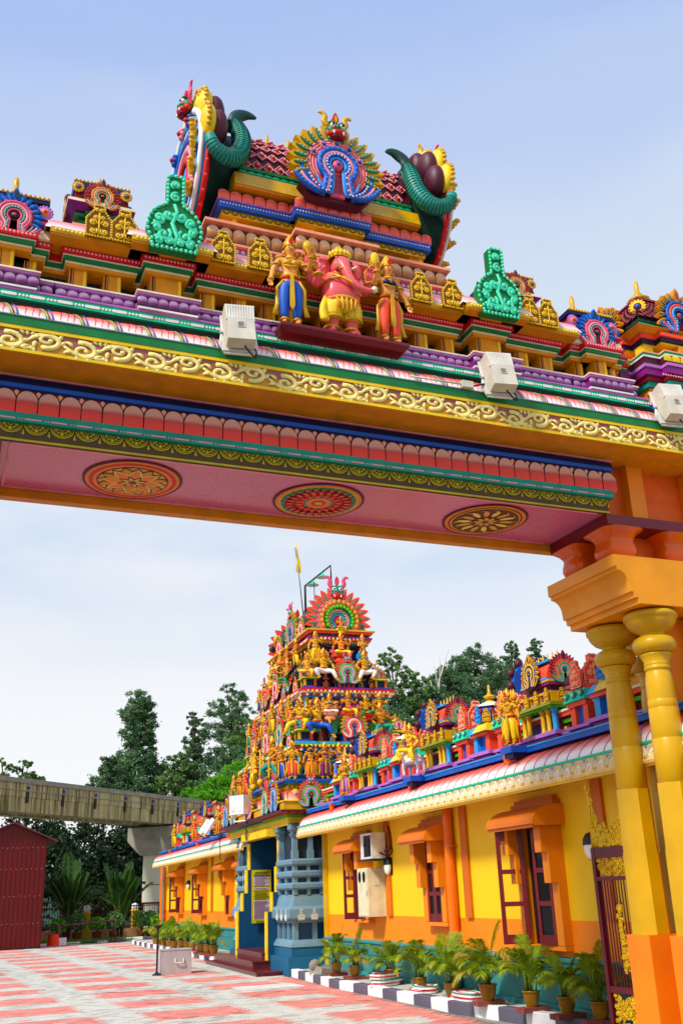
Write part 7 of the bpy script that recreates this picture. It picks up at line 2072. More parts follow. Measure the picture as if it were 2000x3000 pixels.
# ---- rows of small carved figures that fill the walls between the large statues
def relief_mesh(pose, skin, cloth):
    g = FIG[pose]; bm = bmesh.new(); mats = []
    for k, c in (('body', skin), ('garment', cloth), ('crown', 'gold'), ('jewellery', None)):
        n0 = len(bm.faces); bm.from_mesh(g[k]); bm.faces.ensure_lookup_table()
        names = [c] if c else [m_.name for m_ in g[k].materials]
        base = len(mats); mats += names
        for f in bm.faces[n0:]: f.material_index = base + (0 if c else f.material_index)
    me = D.meshes.new('relief_figure'); bm.to_mesh(me); bm.free()
    for c in mats: me.materials.append(M[c])
    return me
RF = [relief_mesh(p, s_, c) for p, s_, c in (('stand', 'statue_gold', 'coral'), ('hip', 'skin', 'green'), ('greet', 'statue_bronze', 'orange'), ('down', 'coral', 'yellow'), ('hip', 'statue_pale', 'blue'), ('stand', 'skin', 'purple'), ('sit', 'statue_gold', 'teal'), ('greet', 'rose', 'red'), ('hip', 'teal', 'red'), ('stand', 'statue_bronze', 'white'))]
rnd = random.Random(21)
def rel(x, y, z, h, rz): put(rnd.choice(RF), 'relief_figure', tower, (x, y, z), rz+rnd.uniform(-.25, .25), (h*1.25, h*1.1, h))
for z, hx, hy, h in ((4.12, 1.44, 2.70, .60), (5.54, 1.14, 2.32, .56), (7.04, .74, 1.88, .50)):
    n = int(2*hx/.30)
    for i in range(n): rel(-hx+.15+i*(2*hx-.3)/(n-1), -hy-.03, z, h*rnd.uniform(.86, 1.04), 0)
    n = int(2*hy/.34)
    for i in range(n): rel(-hx-.03, -hy+.2+i*(2*hy-.4)/(n-1), z, h*rnd.uniform(.86, 1.04), W90)
for z, hx, hy, h in ((5.0, 1.16, 2.36, .40), (6.38, .88, 2.02, .40)):
    n = int(2*hx/.26)
    for i in range(n): rel(-hx+.1+i*(2*hx-.2)/(n-1), -hy-.02, z, h*rnd.uniform(.86, 1.04), 0)
    n = int(2*hy/.32)
    for i in range(n): rel(-hx-.02, -hy+.2+i*(2*hy-.4)/(n-1), z, h*rnd.uniform(.86, 1.04), W90)
    for i in range(7): kudu(tower, (-hx+.05+i*(2*hx-.1)/6, -hy-.12, z+.50), .13, (TK2, TK4, TK3)[i % 3], plain=True, depth=.5)
    for i in range(12): kudu(tower, (-hx-.12, -hy+.1+i*(2*hy-.2)/11, z+.50), .14, (TK4, TK3, TK2)[i % 3], rz=W90, plain=True, depth=.5)
    for i in range(6): finial(tower, (-hx+.2+i*(2*hx-.4)/5, -hy+.0, z+.60), .18, 'gold')
for z, hx, hy in ((4.96, 1.5, 2.76), (6.34, 1.2, 2.38)):
    m_ = MB()
    for i in range(int(2*hx/.09)): m_.box(-hx+.09*i+.012, -hx+.09*i+.078, -hy-.012, -hy+.03, z-.17, z-.10, ('red', 'cream', 'blue', 'gold')[i % 4])
    for i in range(int(2*hy/.09)): m_.box(-hx-.012, -hx+.03, -hy+.09*i+.012, -hy+.09*i+.078, z-.17, z-.10, ('red', 'cream', 'blue', 'gold')[i % 4])
    tag(m_.build('cornice_tablets', tower), kind='stuff')
# ================================================================ KERBS AND PLATFORMS
def slab(name, pts, z0, z1, mt):
    m_ = MB(); n = len(pts)
    m_.add([(x, y, z0) for x, y in pts] + [(x, y, z1) for x, y in pts], [tuple(range(n)), tuple(range(2*n-1, n-1, -1))] + [(i, (i+1) % n, (i+1) % n+n, i+n) for i in range(n)], mt)
    return tag(m_.build(name), kind='structure')
near_line = [(6.41, 22.42), (6.36, 21.0), (6.30, 19.7), (6.28, 19.1), (6.31, 18.5), (6.37, 17.3), (6.40, 16.2), (6.45, 15.2), (6.46, 14.45), (6.60, 13.9), (6.68, 13.2), (6.74, 12.5), (6.82, 11.4), (6.86, 10.2), (6.9, 9.6)]
platform = slab('pavement_strip', [(x+.08, y) for x, y in near_line] + [(7.3, 9.6), (7.3, 22.42)], -.1, .13, 'slab_grey')
far_line = [(6.22, 28.9), (6.16, 29.6), (6.05, 32), (5.98, 36), (5.92, 39.5), (5.86, 43.2)]
platform2 = slab('pavement_strip', [(x+.08, y) for x, y in far_line] + [(7.3, 43.2), (7.3, 28.4), (6.3, 28.4)], -.1, .13, 'slab_grey')
def kerb(line, size, name, h=.145, w=.17, start=0):
    P = spline([(x, y, 0) for x, y in line], 6)
    root = tag(MB().add([(0, 0, -.05)], [], 'kerb_grey').build(name), kind='structure')
    acc = 0; pts = [Vector(P[0])]; i = 0; k = start
    seglen = [(Vector(P[j+1])-Vector(P[j])).length for j in range(len(P)-1)]
    tot = sum(seglen)
    def at(s):
        s = max(0, min(tot-1e-6, s)); j = 0
        while s > seglen[j]: s -= seglen[j]; j += 1
        return Vector(P[j]).lerp(Vector(P[j+1]), s/seglen[j])
    rnd = random.Random(4); s = 0
    while s < tot-.05:
        L = size*rnd.uniform(.93, 1.07); a, b_ = at(s+.006), at(min(tot, s+L)-.004); s += L
        d = (b_-a); ll = d.length
        m_ = MB(); c = .012
        m_.add([(0, 0, -.05), (ll, 0, -.05), (ll, w, -.05), (0, w, -.05), (0, 0, h-c), (ll, 0, h-c), (ll, w, h-c), (0, w, h-c), (c, c, h), (ll-c, c, h), (ll-c, w-c, h), (c, w-c, h)],
            [(0,1,5,4),(1,2,6,5),(2,3,7,6),(3,0,4,7),(4,5,9,8),(5,6,10,9),(6,7,11,10),(7,4,8,11),(8,9,10,11)], ('kerb_white', 'kerb_grey')[k % 2])
        o = m_.build('kerb_block', root, a, atan2(d.y, d.x) if d.length else 0)
        if d.y < 0: pass
        k += 1
    return root
kerb(near_line, .62, 'kerb')
kerb(far_line[::-1], .62, 'kerb')
MB_k = kerb([(5.35, 46.3), (6.2, 46.45), (7.5, 46.5)], .75, 'kerb', start=1)
kerb([(1.0, 45.0), (2.6, 45.6), (4.0, 46.1), (5.3, 46.3)], .7, 'kerb', h=.08, w=.12)

# ================================================================ POTTED PALMS
def frond_mesh(seed, L, droop, spread, nl, lw=.0062, ll=.155, mt='leaf_palm'):
    r = random.Random(seed); m_ = MB()
    pts = []
    for i in range(9):
        t = i/8
        pts.append((L*(t*spread + .0), 0, L*(t*(1-.25*spread) - droop*t*t*t)))
    m_.tube(pts, [.006*(1-.8*i/8)+.0012 for i in range(9)], 'cane_green', 4)
    P = [Vector(p) for p in pts]
    for i in range(nl):
        t = .22 + .77*i/(nl-1); k = t*8; j = min(7, int(k)); p = P[j].lerp(P[j+1], k-j); d = (P[j+1]-P[j]).normalized()
        for s_ in (-1, 1):
            l_ = ll*(.55+.8*sin(pi*min(1, .15+.85*t)))*r.uniform(.85, 1.1)
            side = Vector((0, s_, 0))*(.8) + d*.8 + Vector((0, 0, .12-.5*droop+r.uniform(-.22, .16)))
            side.normalize()
            mid = p+side*l_*.5; tip = p+side*l_ + Vector((0, 0, -l_*.22))
            u = d.cross(side).normalized().cross(side)*lw
            m_.add([p-u*.4, p+u*.4, mid+u, tip, mid-u], [(0, 1, 2, 4), (4, 2, 3)], mt)
    return m_.mesh('frond')
FR = [frond_mesh(1, .56, .32, .46, 34), frond_mesh(2, .50, .55, .8, 32), frond_mesh(3, .62, .16, .26, 34), frond_mesh(4, .40, .6, 1.0, 28), frond_mesh(5, .48, .45, .64, 30), frond_mesh(6, .46, .75, .9, 26, mt='leaf_palm_dry')]
def pot_mesh(mt='pot_brown'):
    m_ = MB(); m_.lathe([(.105, 0), (.115, .02), (.15, .12), (.165, .21), (.168, .25), (.185, .262), (.186, .285), (.172, .29), (.16, .285), (.155, .25)], 18, mt, capped=False)
    m_.lathe([(.0, .255), (.155, .255)], 18, 'soil', capped=False); m_.lathe([(0, .002), (.1, .002)], 12, mt, capped=False)
    return m_.mesh('pot')
POT = pot_mesh()
def palm_pot(x, y, z, s, seed, label, group, nf=17, tall=1.0, brick=True):
    r = random.Random(seed)
    if brick:
        bb = thing('brick_base', label.replace('potted palm', 'red bricks under the potted palm').replace(', before the far hall', ''), 'brick base', (x, y, z), r.uniform(-.3, .3), group.replace('potted palms', 'brick bases'))
        for i in range(4):
            for dd in (-.1, .1) if i < 2 else ():
                MB().box(-.1, .1, -.045, .045, 0, .06, 'brick_red').build('brick', bb, (dd*1.02, -.05+.1*i, 0), r.uniform(-.05, .05))
        z += .062
    t = thing('potted_palm', label, 'potted plant', (x, y, z), r.uniform(0, 6.28), group, s)
    put(POT, 'pot', t, (0, 0, 0), 0, .68)
    m_ = MB()
    for i in range(13):
        a = r.uniform(0, 6.28); q = r.uniform(0, .08); h = r.uniform(.25, .5)
        m_.tube([(q*cos(a), q*sin(a), .17), (q*1.6*cos(a), q*1.6*sin(a), .19+h)], [.011, .006], 'cane_green', 5)
    tag(m_.build('canes', t), kind='stuff')
    for i in range(nf):
        a = 2*pi*i/nf*2.4 + r.uniform(-.3, .3)
        me = FR[r.choice((0, 0, 1, 2, 3, 4, 1, 3, 4, 5))]
        q = r.uniform(.0, .06)
        put(me, 'frond', t, (q*cos(a), q*sin(a), .18+r.uniform(0, .26)*tall), a, r.uniform(.78, 1.05)*tall)
NG = 'potted palms along the near hall wall'
for i, (x, y, s, w_) in enumerate(((6.66, 20.1, .95, 'potted palm at the corner of the blue porch'), (6.66, 19.05, .92, 'potted palm second from the blue porch'), (6.80, 17.55, .95, 'potted palm standing behind the stacked painted frames'), (6.78, 16.25, 1.0, 'potted palm just right of the stacked painted frames'), (6.75, 14.95, 1.02, 'potted palm with a tall spear leaf behind a flat frame'),
      (6.70, 13.66, 1.05, 'potted palm just left of the orange downpipe foot'), (6.80, 12.62, .95, 'potted palm just right of the orange downpipe foot'), (6.80, 11.75, .93, 'potted palm under the open maroon shutters'), (6.80, 11.02, .95, 'potted palm nearest the gilded gate leaf'))):
    palm_pot(x, y, .13, s, 20+i, w_, NG, brick=i not in (3, 4), nf=20+(i*7) % 6, tall=(1.0, .92, .95, 1.0, 1.05, 1.08, .98, .95, 1.05)[i])
FG = 'potted palms along the far hall wall'
for i in range(11):
    y = 28.9 + i*.97 + (.2 if i % 3 == 0 else 0)
    if i > 9: y = 38.4
    w_ = ('beside the porch steps', 'second from the porch steps', 'third from the porch steps', 'fourth from the porch steps', 'fifth from the porch steps', 'in the middle of the far row', 'fifth from the far row end', 'fourth from the far row end', 'third from the far row end', 'second from the far row end', 'at the far end of the row')[i]
    palm_pot(6.16-.012*(y-29), y, .13, 1.08, 60+i, f'potted palm {w_}, before the far hall', FG, nf=13, brick=i < 6)

# stacked painted frames, loose kerb pieces
def frame_stack(label, loc, rz, n, w, d, hollow=True):
    t = thing('painted_frame_stack', label, 'frame stack', loc, rz, 'white and red painted frames lying by the kerb')
    r = random.Random(int(loc[1]*10)); z = 0
    for i in range(n):
        a = r.uniform(-.08, .08); s_ = r.uniform(.88, 1.04)
        o = [(w*s_*cos(q)*(1+.12*cos(3*q)), d*s_*sin(q)) for q in [2*pi*k/20 for k in range(20)]]
        inn = [(x*.72, y*.62) for x, y in o]
        m_ = MB(); N = 20
        h = .04
        col = ('kerb_white', 'kerb_white', 'lamp_fin')[i % 3]
        m_.add([(x, y, 0) for x, y in o]+[(x, y, h) for x, y in o]+[(x, y, h) for x, y in inn]+[(x, y, 0) for x, y in inn], [(k, (k+1) % N, (k+1) % N+N, k+N) for k in range(N)]+[(k+N, (k+1) % N+N, (k+1) % N+2*N, k+2*N) for k in range(N)]+[(k+2*N, (k+1) % N+2*N, (k+1) % N+3*N, k+3*N) for k in range(N)]+[(k+3*N, (k+1) % N+3*N, (k+1) % N, k) for k in range(N)], col)
        m_.tube([(x*1.005, y*1.005, h) for x, y in o+[o[0]]], .010, ('red', 'teal', 'red', 'slate')[i % 4], 4)
        m_.tube([(x, y, h+.002) for x, y in inn+[inn[0]]], .006, 'red', 4)
        m_.build('painted_frame', t, (r.uniform(-.03, .03), r.uniform(-.03, .03), z), a); z += h+.012
    MB().tube([(w*.2, -d*.7, z-.03), (w*.25, -d*.9, z+.01), (w*.22, -d*1.0, z-.08)], .022, 'yellow', 5).build('yellow_tie', t)
frame_stack('stack of four white painted frames with red edges behind the kerb', (6.66, 17.45, .14), .5, 4, .36, .2)
frame_stack('two white painted frames with red rims lying flat by the kerb', (6.74, 15.95, .14), 1.3, 2, .40, .22)
frame_stack('long flat white painted frame with red rim beside the downpipe', (6.76, 14.45, .14), 1.5, 2, .48, .2)
t = thing('stone_slab', 'broken grey stone slab leaning beside the first palm pot', 'stone', (6.66, 20.75, .13), .4)
MB().add([(-.3, -.2, 0), (.5, -.16, 0), (.46, .2, 0), (-.3, .18, 0), (-.24, -.16, .12), (.48, -.14, .05), (.42, .15, .07), (-.26, .15, .2)], [(0,3,2,1),(4,5,6,7),(0,1,5,4),(1,2,6,5),(2,3,7,6),(3,0,4,7)], 'concrete').build('slab', t)
MB().ball((-.2, .1, .16), (.14, .1, .12), 'concrete', 7, 5).build('rubble', t)

# offering box and black torch stand
t = thing('metal_box', 'grey metal box with a drop handle standing on the paving', 'box', (4.45, 25.42, 0), radians(-2))
MB().box(-.36, .36, -.26, .26, .0, .51, 'box_steel').build('box_body', t); MB().box(-.37, .37, -.27, .27, .51, .53, 'box_steel').build('lid', t)
MB().tube(spline([(-.02, -.262, .33), (-.02, -.30, .26), (.02, -.31, .24), (.13, -.31, .24), (.17, -.30, .26), (.17, -.262, .33)], 3), .014, 'lamp_fin', 6).build('handle', t)
t = thing('torch_stand', 'black iron torch stand with a dish top beside the grey box', 'stand', (4.0, 25.15, 0))
MB().lathe([(.11, 0), (.11, .02), (.06, .04), (.03, .07)], 14, 'dark_metal').build('foot', t); MB().lathe([(.022, .06), (.022, 1.0)], 10, 'dark_metal').build('stem', t)
MB().lathe([(.03, .98), (.05, 1.0), (.11, 1.05), (.12, 1.065), (.10, 1.06), (.0, 1.03)], 16, 'dark_metal', capped=False).build('dish', t)
t = thing('drain_cover', 'pale slatted drain cover set into the paving', 'drain cover', (5.35, 20.3, 0), PV)
MB().box(-.62, .62, -.42, .42, -.004, .004, 'slab_grey').build('cover_slab', t)
for i in range(5): MB().box(-.6, .6, -.36+.17*i, -.3+.17*i, .004, .010, 'kerb_white').build('slat', t)

# ================================================================ SHED
t = thing('red_shed', 'tall dark red corrugated metal shed with a low pitched roof', 'shed', (1.08, 43.5, 0), radians(1.5))
MB().box(-1.5, 1.33, .03, 5, 0, 4.03, 'shed_red').build('shed_body', t)
MB().prism([(-1.5, 4.03), (1.33, 4.03), (0, 4.66)], .031, 5, 'shed_red').build('gable', t)
for i in range(16):
    x = -1.42+.178*i
    top = 4.62 - abs(x)*.47
    MB().box(x-.018, x+.018, 0.0, .032, .03, top, 'shed_red').build('wall_rib', t)
for z in (.9, 1.9, 2.9, 3.7):
    m_ = MB()
    for i in range(14): m_.ball((-1.3+.19*i, -.002, z+.02*(i % 2)), .012, 'lamp_fin', 5, 4)
    tag(m_.build('rivets', t), kind='stuff')
for s_ in (-1, 1):
    e_ = 1.72 if s_ > 0 else 1.9
    MB().prism([(0, 4.70), (s_*e_, 4.70-.47*e_*.92), (s_*e_, 4.65-.47*e_*.92), (0, 4.64)], -.22, 5.1, 'roof_maroon').build('roof_sheet', t)
MB().box(-1.5, 1.35, -.01, .04, 0, .04, 'black').build('base_sill', t)
t = thing('plastic_tub', 'bright orange plastic tub beside the red shed', 'tub', (2.98, 45.0, 0)); MB().lathe([(.26, 0), (.2, .42), (.21, .44)], 14, 'cone_orange').build('tub', t); MB().box(.2, .5, -.1, .1, .02, .3, 'white').build('white_block', t)

# ================================================================ GARDEN EDGE: lawn, fence, posts, rail
lawn = tag(MB().add([(1, 45.1, .04), (3.0, 45.75, .04), (5.3, 46.35, .04), (9.0, 46.6, .04), (9, 52, .12), (1, 52, .12)], [(0, 1, 2, 3, 4, 5)], 'grass').build('lawn'), kind='structure')
def tuft():
    m_ = MB(); r = random.Random(9)
    for i in range(1500):
        x, y = r.uniform(2.5, 6.4), r.uniform(46.0, 48.4); a = r.uniform(0, 6.28); h = r.uniform(.05, .14)
        m_.add([(x-.015*cos(a), y-.015*sin(a), .05), (x+.015*cos(a), y+.015*sin(a), .05), (x+.03*sin(a), y, .05+h)], [(0, 1, 2)], 'grass')
    return m_
tag(tuft().build('grass_blades'), kind='stuff')
fence = thing('iron_fence', 'dark maroon iron railing fence on a low peach wall behind the garden', 'fence', (0, 49.6, 0))
MB().box(1.5, 9.5, -.1, .1, 0, .42, 'peach_wall').build('low_wall', fence)
for z in (.5, 1.35): MB().box(1.5, 9.5, -.02, .02, z, z+.05, 'gate_maroon').build('rail', fence)
bar = MB().box(-.012, .012, -.012, .012, .42, 1.5, 'gate_maroon').mesh('bar')
for i in range(66): put(bar, 'bar', fence, (1.6+.12*i, 0, 0))
for x, y, lb in ((4.64, 49.2, 'yellow fence post topped with a white globe, left one'), (7.02, 51.2, 'yellow fence post topped with a white globe beside the viaduct pier')):
    t = thing('fence_post', lb, 'post', (x, y, 0), 0, 'globe topped fence posts')
    MB().lathe([(.17, 0), (.17, 1.12), (.2, 1.14), (.2, 1.18), (.15, 1.2)], 16, 'post_yellow').build('shaft', t); MB().ball((0, 0, 1.32), .17, 'globe_white', 14, 10).build('globe', t)
t = thing('hand_rail', 'long slanting maroon hand rail in front of the garden', 'rail', (0, 0, 0))
MB().tube([(2.35, 45.4, .66), (5.45, 46.2, .86), (5.55, 46.22, .82), (5.56, 46.22, 0)], .035, 'rail_maroon', 8).build('rail', t)
for x, y in ((3.2, 45.6),): MB().tube([(x, y, 0), (x, y, .72)], .03, 'rail_maroon', 8).build('rail_post', t)
t = thing('mesh_gate', 'small maroon gate with white patterned mesh beside the far hall corner', 'gate', (7.45, 49.0, 0))
for x in (-.38, .38): MB().box(x-.04, x+.04, -.03, .03, 0, 1.5, 'gate_maroon').build('stile', t)
MB().box(-.38, .38, -.025, .025, 1.42, 1.5, 'gate_maroon').build('top_rail', t)
m_ = MB()
for i in range(8):
    for j in range(14):
        m_.tube([(-.3+.085*i+.04*cos(a), 0, .12+.095*j+.045*sin(a)) for a in [2*pi*k/6 for k in range(7)]], .008, 'lamp_fin', 3)
tag(m_.build('mesh_panel', t), kind='stuff')

# garden shrubs in pots
def shrub_mesh(seed, n, R, H, mt, leaf=.07, base=.3):
    r = random.Random(seed); m_ = MB()
    for i in range(7):
        a = r.uniform(0, 6.28); m_.tube([(0, 0, 0), (R*.5*cos(a), R*.5*sin(a), H*.7)], [.015, .006], 'bark', 4)
    for i in range(n):
        a = r.uniform(0, 6.28); q = R*sqrt(r.random()); z = base*H+H*(1-base)*r.random()
        q *= sin(pi*min(1, max(.15, (z/H)*.9)))+.15
        c = Vector((q*cos(a), q*sin(a), z)); d = Vector((r.gauss(0, 1), r.gauss(0, 1), r.gauss(0, .7))).normalized(); u = d.orthogonal().normalized()*leaf*.35
        L = leaf*r.uniform(.7, 1.3)
        m_.add([c-d*L*.5, c+u, c+d*L*.6, c-u], [(0, 1, 2, 3)], mt)
    return m_.mesh('foliage')
SH = [shrub_mesh(1, 260, .34, .75, 'leaf_mid', .13), shrub_mesh(2, 220, .3, .6, 'leaf_bright', .12)]
DPOT = pot_mesh('brown')
for i, (x, y, k, lb) in enumerate(((4.15, 48.3, 0, 'potted shrub left of the first globe post'), (5.0, 48.2, 1, 'potted shrub just right of the first globe post'), (5.75, 48.4, 0, 'potted shrub in the middle of the garden edge'), (6.9, 48.0, 0, 'potted shrub in front of the second globe post'), (7.3, 48.2, 0, 'potted shrub right of the second globe post'), (7.6, 47.8, 1, 'bright potted shrub beside the mesh gate'), (3.3, 47.6, 1, 'bright potted shrub beside the orange tub'))):
    t = thing('potted_shrub', lb, 'potted plant', (x, y, .05), i, 'potted shrubs along the garden edge', 1.15)
    put(DPOT, 'pot', t); put(SH[k], 'foliage', t, (0, 0, .2))

# ================================================================ BIG GARDEN PALMS
def big_frond(seed, L, el, droop):
    r = random.Random(seed); m_ = MB(); pts = []
    for i in range(9):
        t = i/8; pts.append((L*cos(el)*t, 0, L*sin(el)*t - L*droop*t*t))
    m_.tube(pts, [.03*(1-.8*i/8) for i in range(9)], 'cane_green', 4)
    P = [Vector(p) for p in pts]
    for i in range(24):
        t = .25+.74*i/23; k = t*8; j = min(7, int(k)); p = P[j].lerp(P[j+1], k-j); d = (P[j+1]-P[j]).normalized()
        for s_ in (-1, 1):
            l_ = .62*(.4+.7*sin(pi*min(1, .2+.75*t)))*r.uniform(.85, 1.1)
            side = (Vector((0, s_, 0))*.6+d*.9+Vector((0, 0, .1))).normalized(); u = d.cross(side).normalized().cross(side)*.035
            m_.add([p, p+side*l_*.5+u, p+side*l_+Vector((0, 0, -.12)), p+side*l_*.5-u], [(0, 1, 2, 3)], 'leaf_bigpalm')
    return m_.mesh('frond')
BF = [big_frond(1, 1.9, 1.25, .12), big_frond(2, 1.8, .95, .2), big_frond(3, 1.6, .6, .3), big_frond(4, 2.0, 1.4, .05)]
for x, y, h, lb, sd in ((3.75, 48.6, 1.2, 'tall dark garden palm beside the red shed', 1), (6.05, 48.9, 1.1, 'tall dark garden palm with yellowing fronds left of the viaduct pier', 2)):
    t = thing('garden_palm', lb, 'palm tree', (x, y, 0), 0, 'garden palms under the viaduct'); r = random.Random(sd)
    for i in range(5):
        a = r.uniform(0, 6.28); MB().tube([(.1*cos(a), .1*sin(a), 0), (.25*cos(a), .25*sin(a), h+r.uniform(0, .5))], [.05, .035], 'rail_maroon' if sd == 1 else 'bark', 6).build('stem', t)
    for i in range(22):
        a = 2*pi*i/22*3.3+r.uniform(-.3, .3); put(BF[(0, 1, 3, 2, 0, 1)[i % 6]], 'frond', t, (.15*cos(a), .15*sin(a), h*.75+r.uniform(-.3, .75)), a, r.uniform(.85, 1.1))

# ================================================================ VIADUCT
va, vb = Vector((.6, 50.0, 0)), Vector((13.6, 64.0, 0)); vd = (vb-va).normalized(); ang = atan2(vd.y, vd.x)
via = thing('viaduct', 'rain streaked concrete railway viaduct beam on a hammerhead pier crossing behind the hall', 'viaduct', va, ang)
LL = (vb-va).length+22
MB().box(-16, LL, 0, .75, 5.66, 6.35, 'streaked_concrete').build('beam_web', via)
MB().box(-16, LL, -.03, .78, 6.35, 6.98, 'streaked_concrete').build('beam_upper', via)
MB().box(-16, LL, -.10, .85, 6.98, 7.20, 'concrete').build('beam_cap', via); MB().box(-16, LL, -.06, .8, 6.62, 6.66, 'concrete').build('cable_tray', via)
MB().box(-16, LL, .9, 1.9, 5.80, 5.86, 'metal_grey').build('walkway', via); MB().box(-16, LL, 2.0, 2.7, 5.70, 7.0, 'streaked_concrete').build('rear_beam', via)
for i in range(14): MB().box(-14+2.6*i, -13.85+2.6*i, -.09, -.03, 6.1, 6.6, 'dark_metal').box(-13.97+2.6*i, -13.8+2.6*i, -.1, -.03, 6.72, 6.86, 'sign_blue').build('tray_bracket', via)
for i in range(10): MB().prism_x([(.75, 5.74), (2.3, 5.74), (2.3, 5.95), (.75, 6.05)], -12+3.6*i, -11.5+3.6*i, 'concrete').build('cross_brace', via)
pl = 14.7
MB().box(pl-.55, pl+.55, .5, 1.9, -.2, 4.05, 'concrete_pale').build('pier_shaft', via)
MB().prism_x([(-.35, 5.55), (2.9, 5.55), (2.9, 4.8), (2.0, 4.0), (.5, 4.0), (-.35, 4.8)], pl-.75, pl+.75, 'concrete').build('pier_head', via)
MB().box(pl-.5, pl+.5, .1, 2.6, 5.55, 5.665, 'dark_metal').build('bearing', via)

# ================================================================ HILL AND TREES
def hz(x, y):
    u = max(0, min(1, (y-66)/60)); s_ = u*u*(3-2*u)
    w = max(0, min(1, (x-20)/14)); w2 = w*w*(3-2*w)
    return -.05 + s_*(5.5+13.5*w2) + .6*sin(x*.31+y*.17)*s_
m_ = MB(); NX, NY = 60, 40; v = []; f = []
for j in range(NY+1):
    for i in range(NX+1):
        x = -130+330*i/NX; y = 64+180*(j/NY)**1.4; v.append((x, y, hz(x, y)))
for j in range(NY):
    for i in range(NX): f.append((j*(NX+1)+i, j*(NX+1)+i+1, (j+1)*(NX+1)+i+1, (j+1)*(NX+1)+i))
m_.add(v, f, 'hill_green', True); tag(m_.build('hill'), kind='structure')

def crown_mesh(seed, blobs, n, leaf, mt):
    """leaf clumps scattered in the shells of several lobes; gaps are left between clumps"""
    r = random.Random(seed); v = []; f = []
    tot = sum(b_[3]**2 for b_ in blobs)
    for bx, by, bz, br in blobs:
        k = int(n*br*br/tot)
        ncl = max(7, int(k/60))
        cl = []
        for i in range(ncl):
            d = Vector((r.gauss(0, 1), r.gauss(0, 1), r.gauss(0, 1))).normalized()
            cl.append((Vector((bx, by, bz)) + Vector((d.x*br, d.y*br, d.z*br*.85))*r.uniform(.55, 1.0), br*r.uniform(.16, .30)))
        for i in range(k):
            c, cr = cl[r.randrange(ncl)]
            p = c + Vector((r.gauss(0, .6), r.gauss(0, .6), r.gauss(0, .42)))*cr
            d = Vector((r.gauss(0, 1), r.gauss(0, 1), r.gauss(.2, .7))).normalized(); u = d.orthogonal().normalized(); w = d.cross(u)
            L = leaf*r.uniform(.6, 1.4); a = r.uniform(0, 6.28); e1 = (u*cos(a)+w*sin(a)); e2 = d.cross(e1)
            o = len(v); v += [p-e1*L*.5, p+e2*L*.28, p+e1*L*.5, p-e2*L*.28]; f.append((o, o+1, o+2, o+3))
    me = D.meshes.new('crown'); me.from_pydata([tuple(q) for q in v], [], f); me.materials.append(M[mt]); me.update()
    return me
def tree(name, label, x, y, H, blobs, n, leaf, mt, seed, trunk=.22, bare=0, z=None):
    z0 = hz(x, y)-.3 if z is None else z
    t = thing(name, label, 'tree', (x, y, z0), 0, 'trees on the hill behind the temple')
    r = random.Random(seed); tr = MB()
    pts = spline([(0, 0, 0), (r.uniform(-.3, .3), 0, H*.35), (r.uniform(-.4, .4), r.uniform(-.3, .3), H*.7), (0, 0, H*.95)], 4)
    tr.tube(pts, [trunk*(1-.85*i/(len(pts)-1)) for i in range(len(pts))], 'bark', 7)
    for bx, by, bz, br in blobs:
        s_ = pts[min(len(pts)-2, max(2, int(len(pts)*(bz/H)*.75)))]
        q = spline([s_, ((s_[0]+bx)*.5, (s_[1]+by)*.5, (s_[2]+bz)*.5+.2), (bx, by, bz)], 3)
        tr.tube(q, [trunk*.4*(1-.75*i/(len(q)-1)) for i in range(len(q))], 'bark', 5)
        for k in range(4):
            d = Vector((r.gauss(0, 1), r.gauss(0, 1), r.gauss(.4, .6))).normalized()*br*.9; tr.tube([(bx, by, bz), tuple(Vector((bx, by, bz))+d)], [trunk*.14, trunk*.04], 'bark', 4)
    tr.build('trunk', t)
    put(crown_mesh(seed, blobs, int(n*3.6), leaf*.46, mt), 'crown', t)
    return t
def lobes(seed, n, R, z0, z1, shape):
    r = random.Random(seed); o = []
    for i in range(n):
        t = (i+.5)/n; z = z0+(z1-z0)*t; rad = R*shape(t); a = i*2.4+r.uniform(-.4, .4)
        q = rad*r.uniform(.45, .95); o.append((q*cos(a), q*sin(a), z, max(.5, R*.46*(.5+shape(t)*.6))*r.uniform(.8, 1.15)))
    return o
cone = lambda t: 1.05-.85*t
round_ = lambda t: sin(pi*(.12+.8*t))
def T(kind, label, x, y, top, bot, R, n, mt, seed, shape=round_, k=14, leaf=.42):
    z0 = hz(x, y)-.3; H = top-z0
    tree(kind, label, x, y, H, lobes(seed, k, R, bot-z0, H-.3, shape), n, leaf, mt, seed, z=z0)
T('conifer_tree', 'tall dark pointed tree standing above the viaduct on the left', 12.0, 88, 18.4, 9.4, 2.9, 10500, 'leaf_dark', 31, lambda t: (1.15-.9*t)*(.78+.22*sin(9*t)), 26)
T('broad_tree', 'lower spreading tree at left foot of the tall pointed tree', 9.4, 87, 13.2, 8.6, 1.7, 3000, 'leaf_dark', 32)
T('slender_tree', 'slender dark tree with a ragged spire right of the tall pointed tree', 17.4, 92, 17.8, 9.5, 2.0, 5200, 'leaf_dark', 33, cone, 18)
T('open_tree', 'tall open crowned tree left of the tower with sky showing through', 21.6, 95, 21.0, 13.5, 2.6, 4200, 'leaf_dark', 34, round_, 13)
T('broad_tree', 'mid green tree directly left of the tower', 22.6, 92, 17.0, 9.5, 3.0, 6400, 'leaf_mid', 35, round_, 18)
T('bush_tree', 'dense low tree beneath the open crowned tree', 19.2, 86, 13.6, 8.0, 2.8, 5200, 'leaf_dark', 36)
T('bush_tree', 'dense low tree between the tall pointed tree and the slender one', 15.2, 87, 13.4, 8.0, 2.0, 4200, 'leaf_mid', 38)
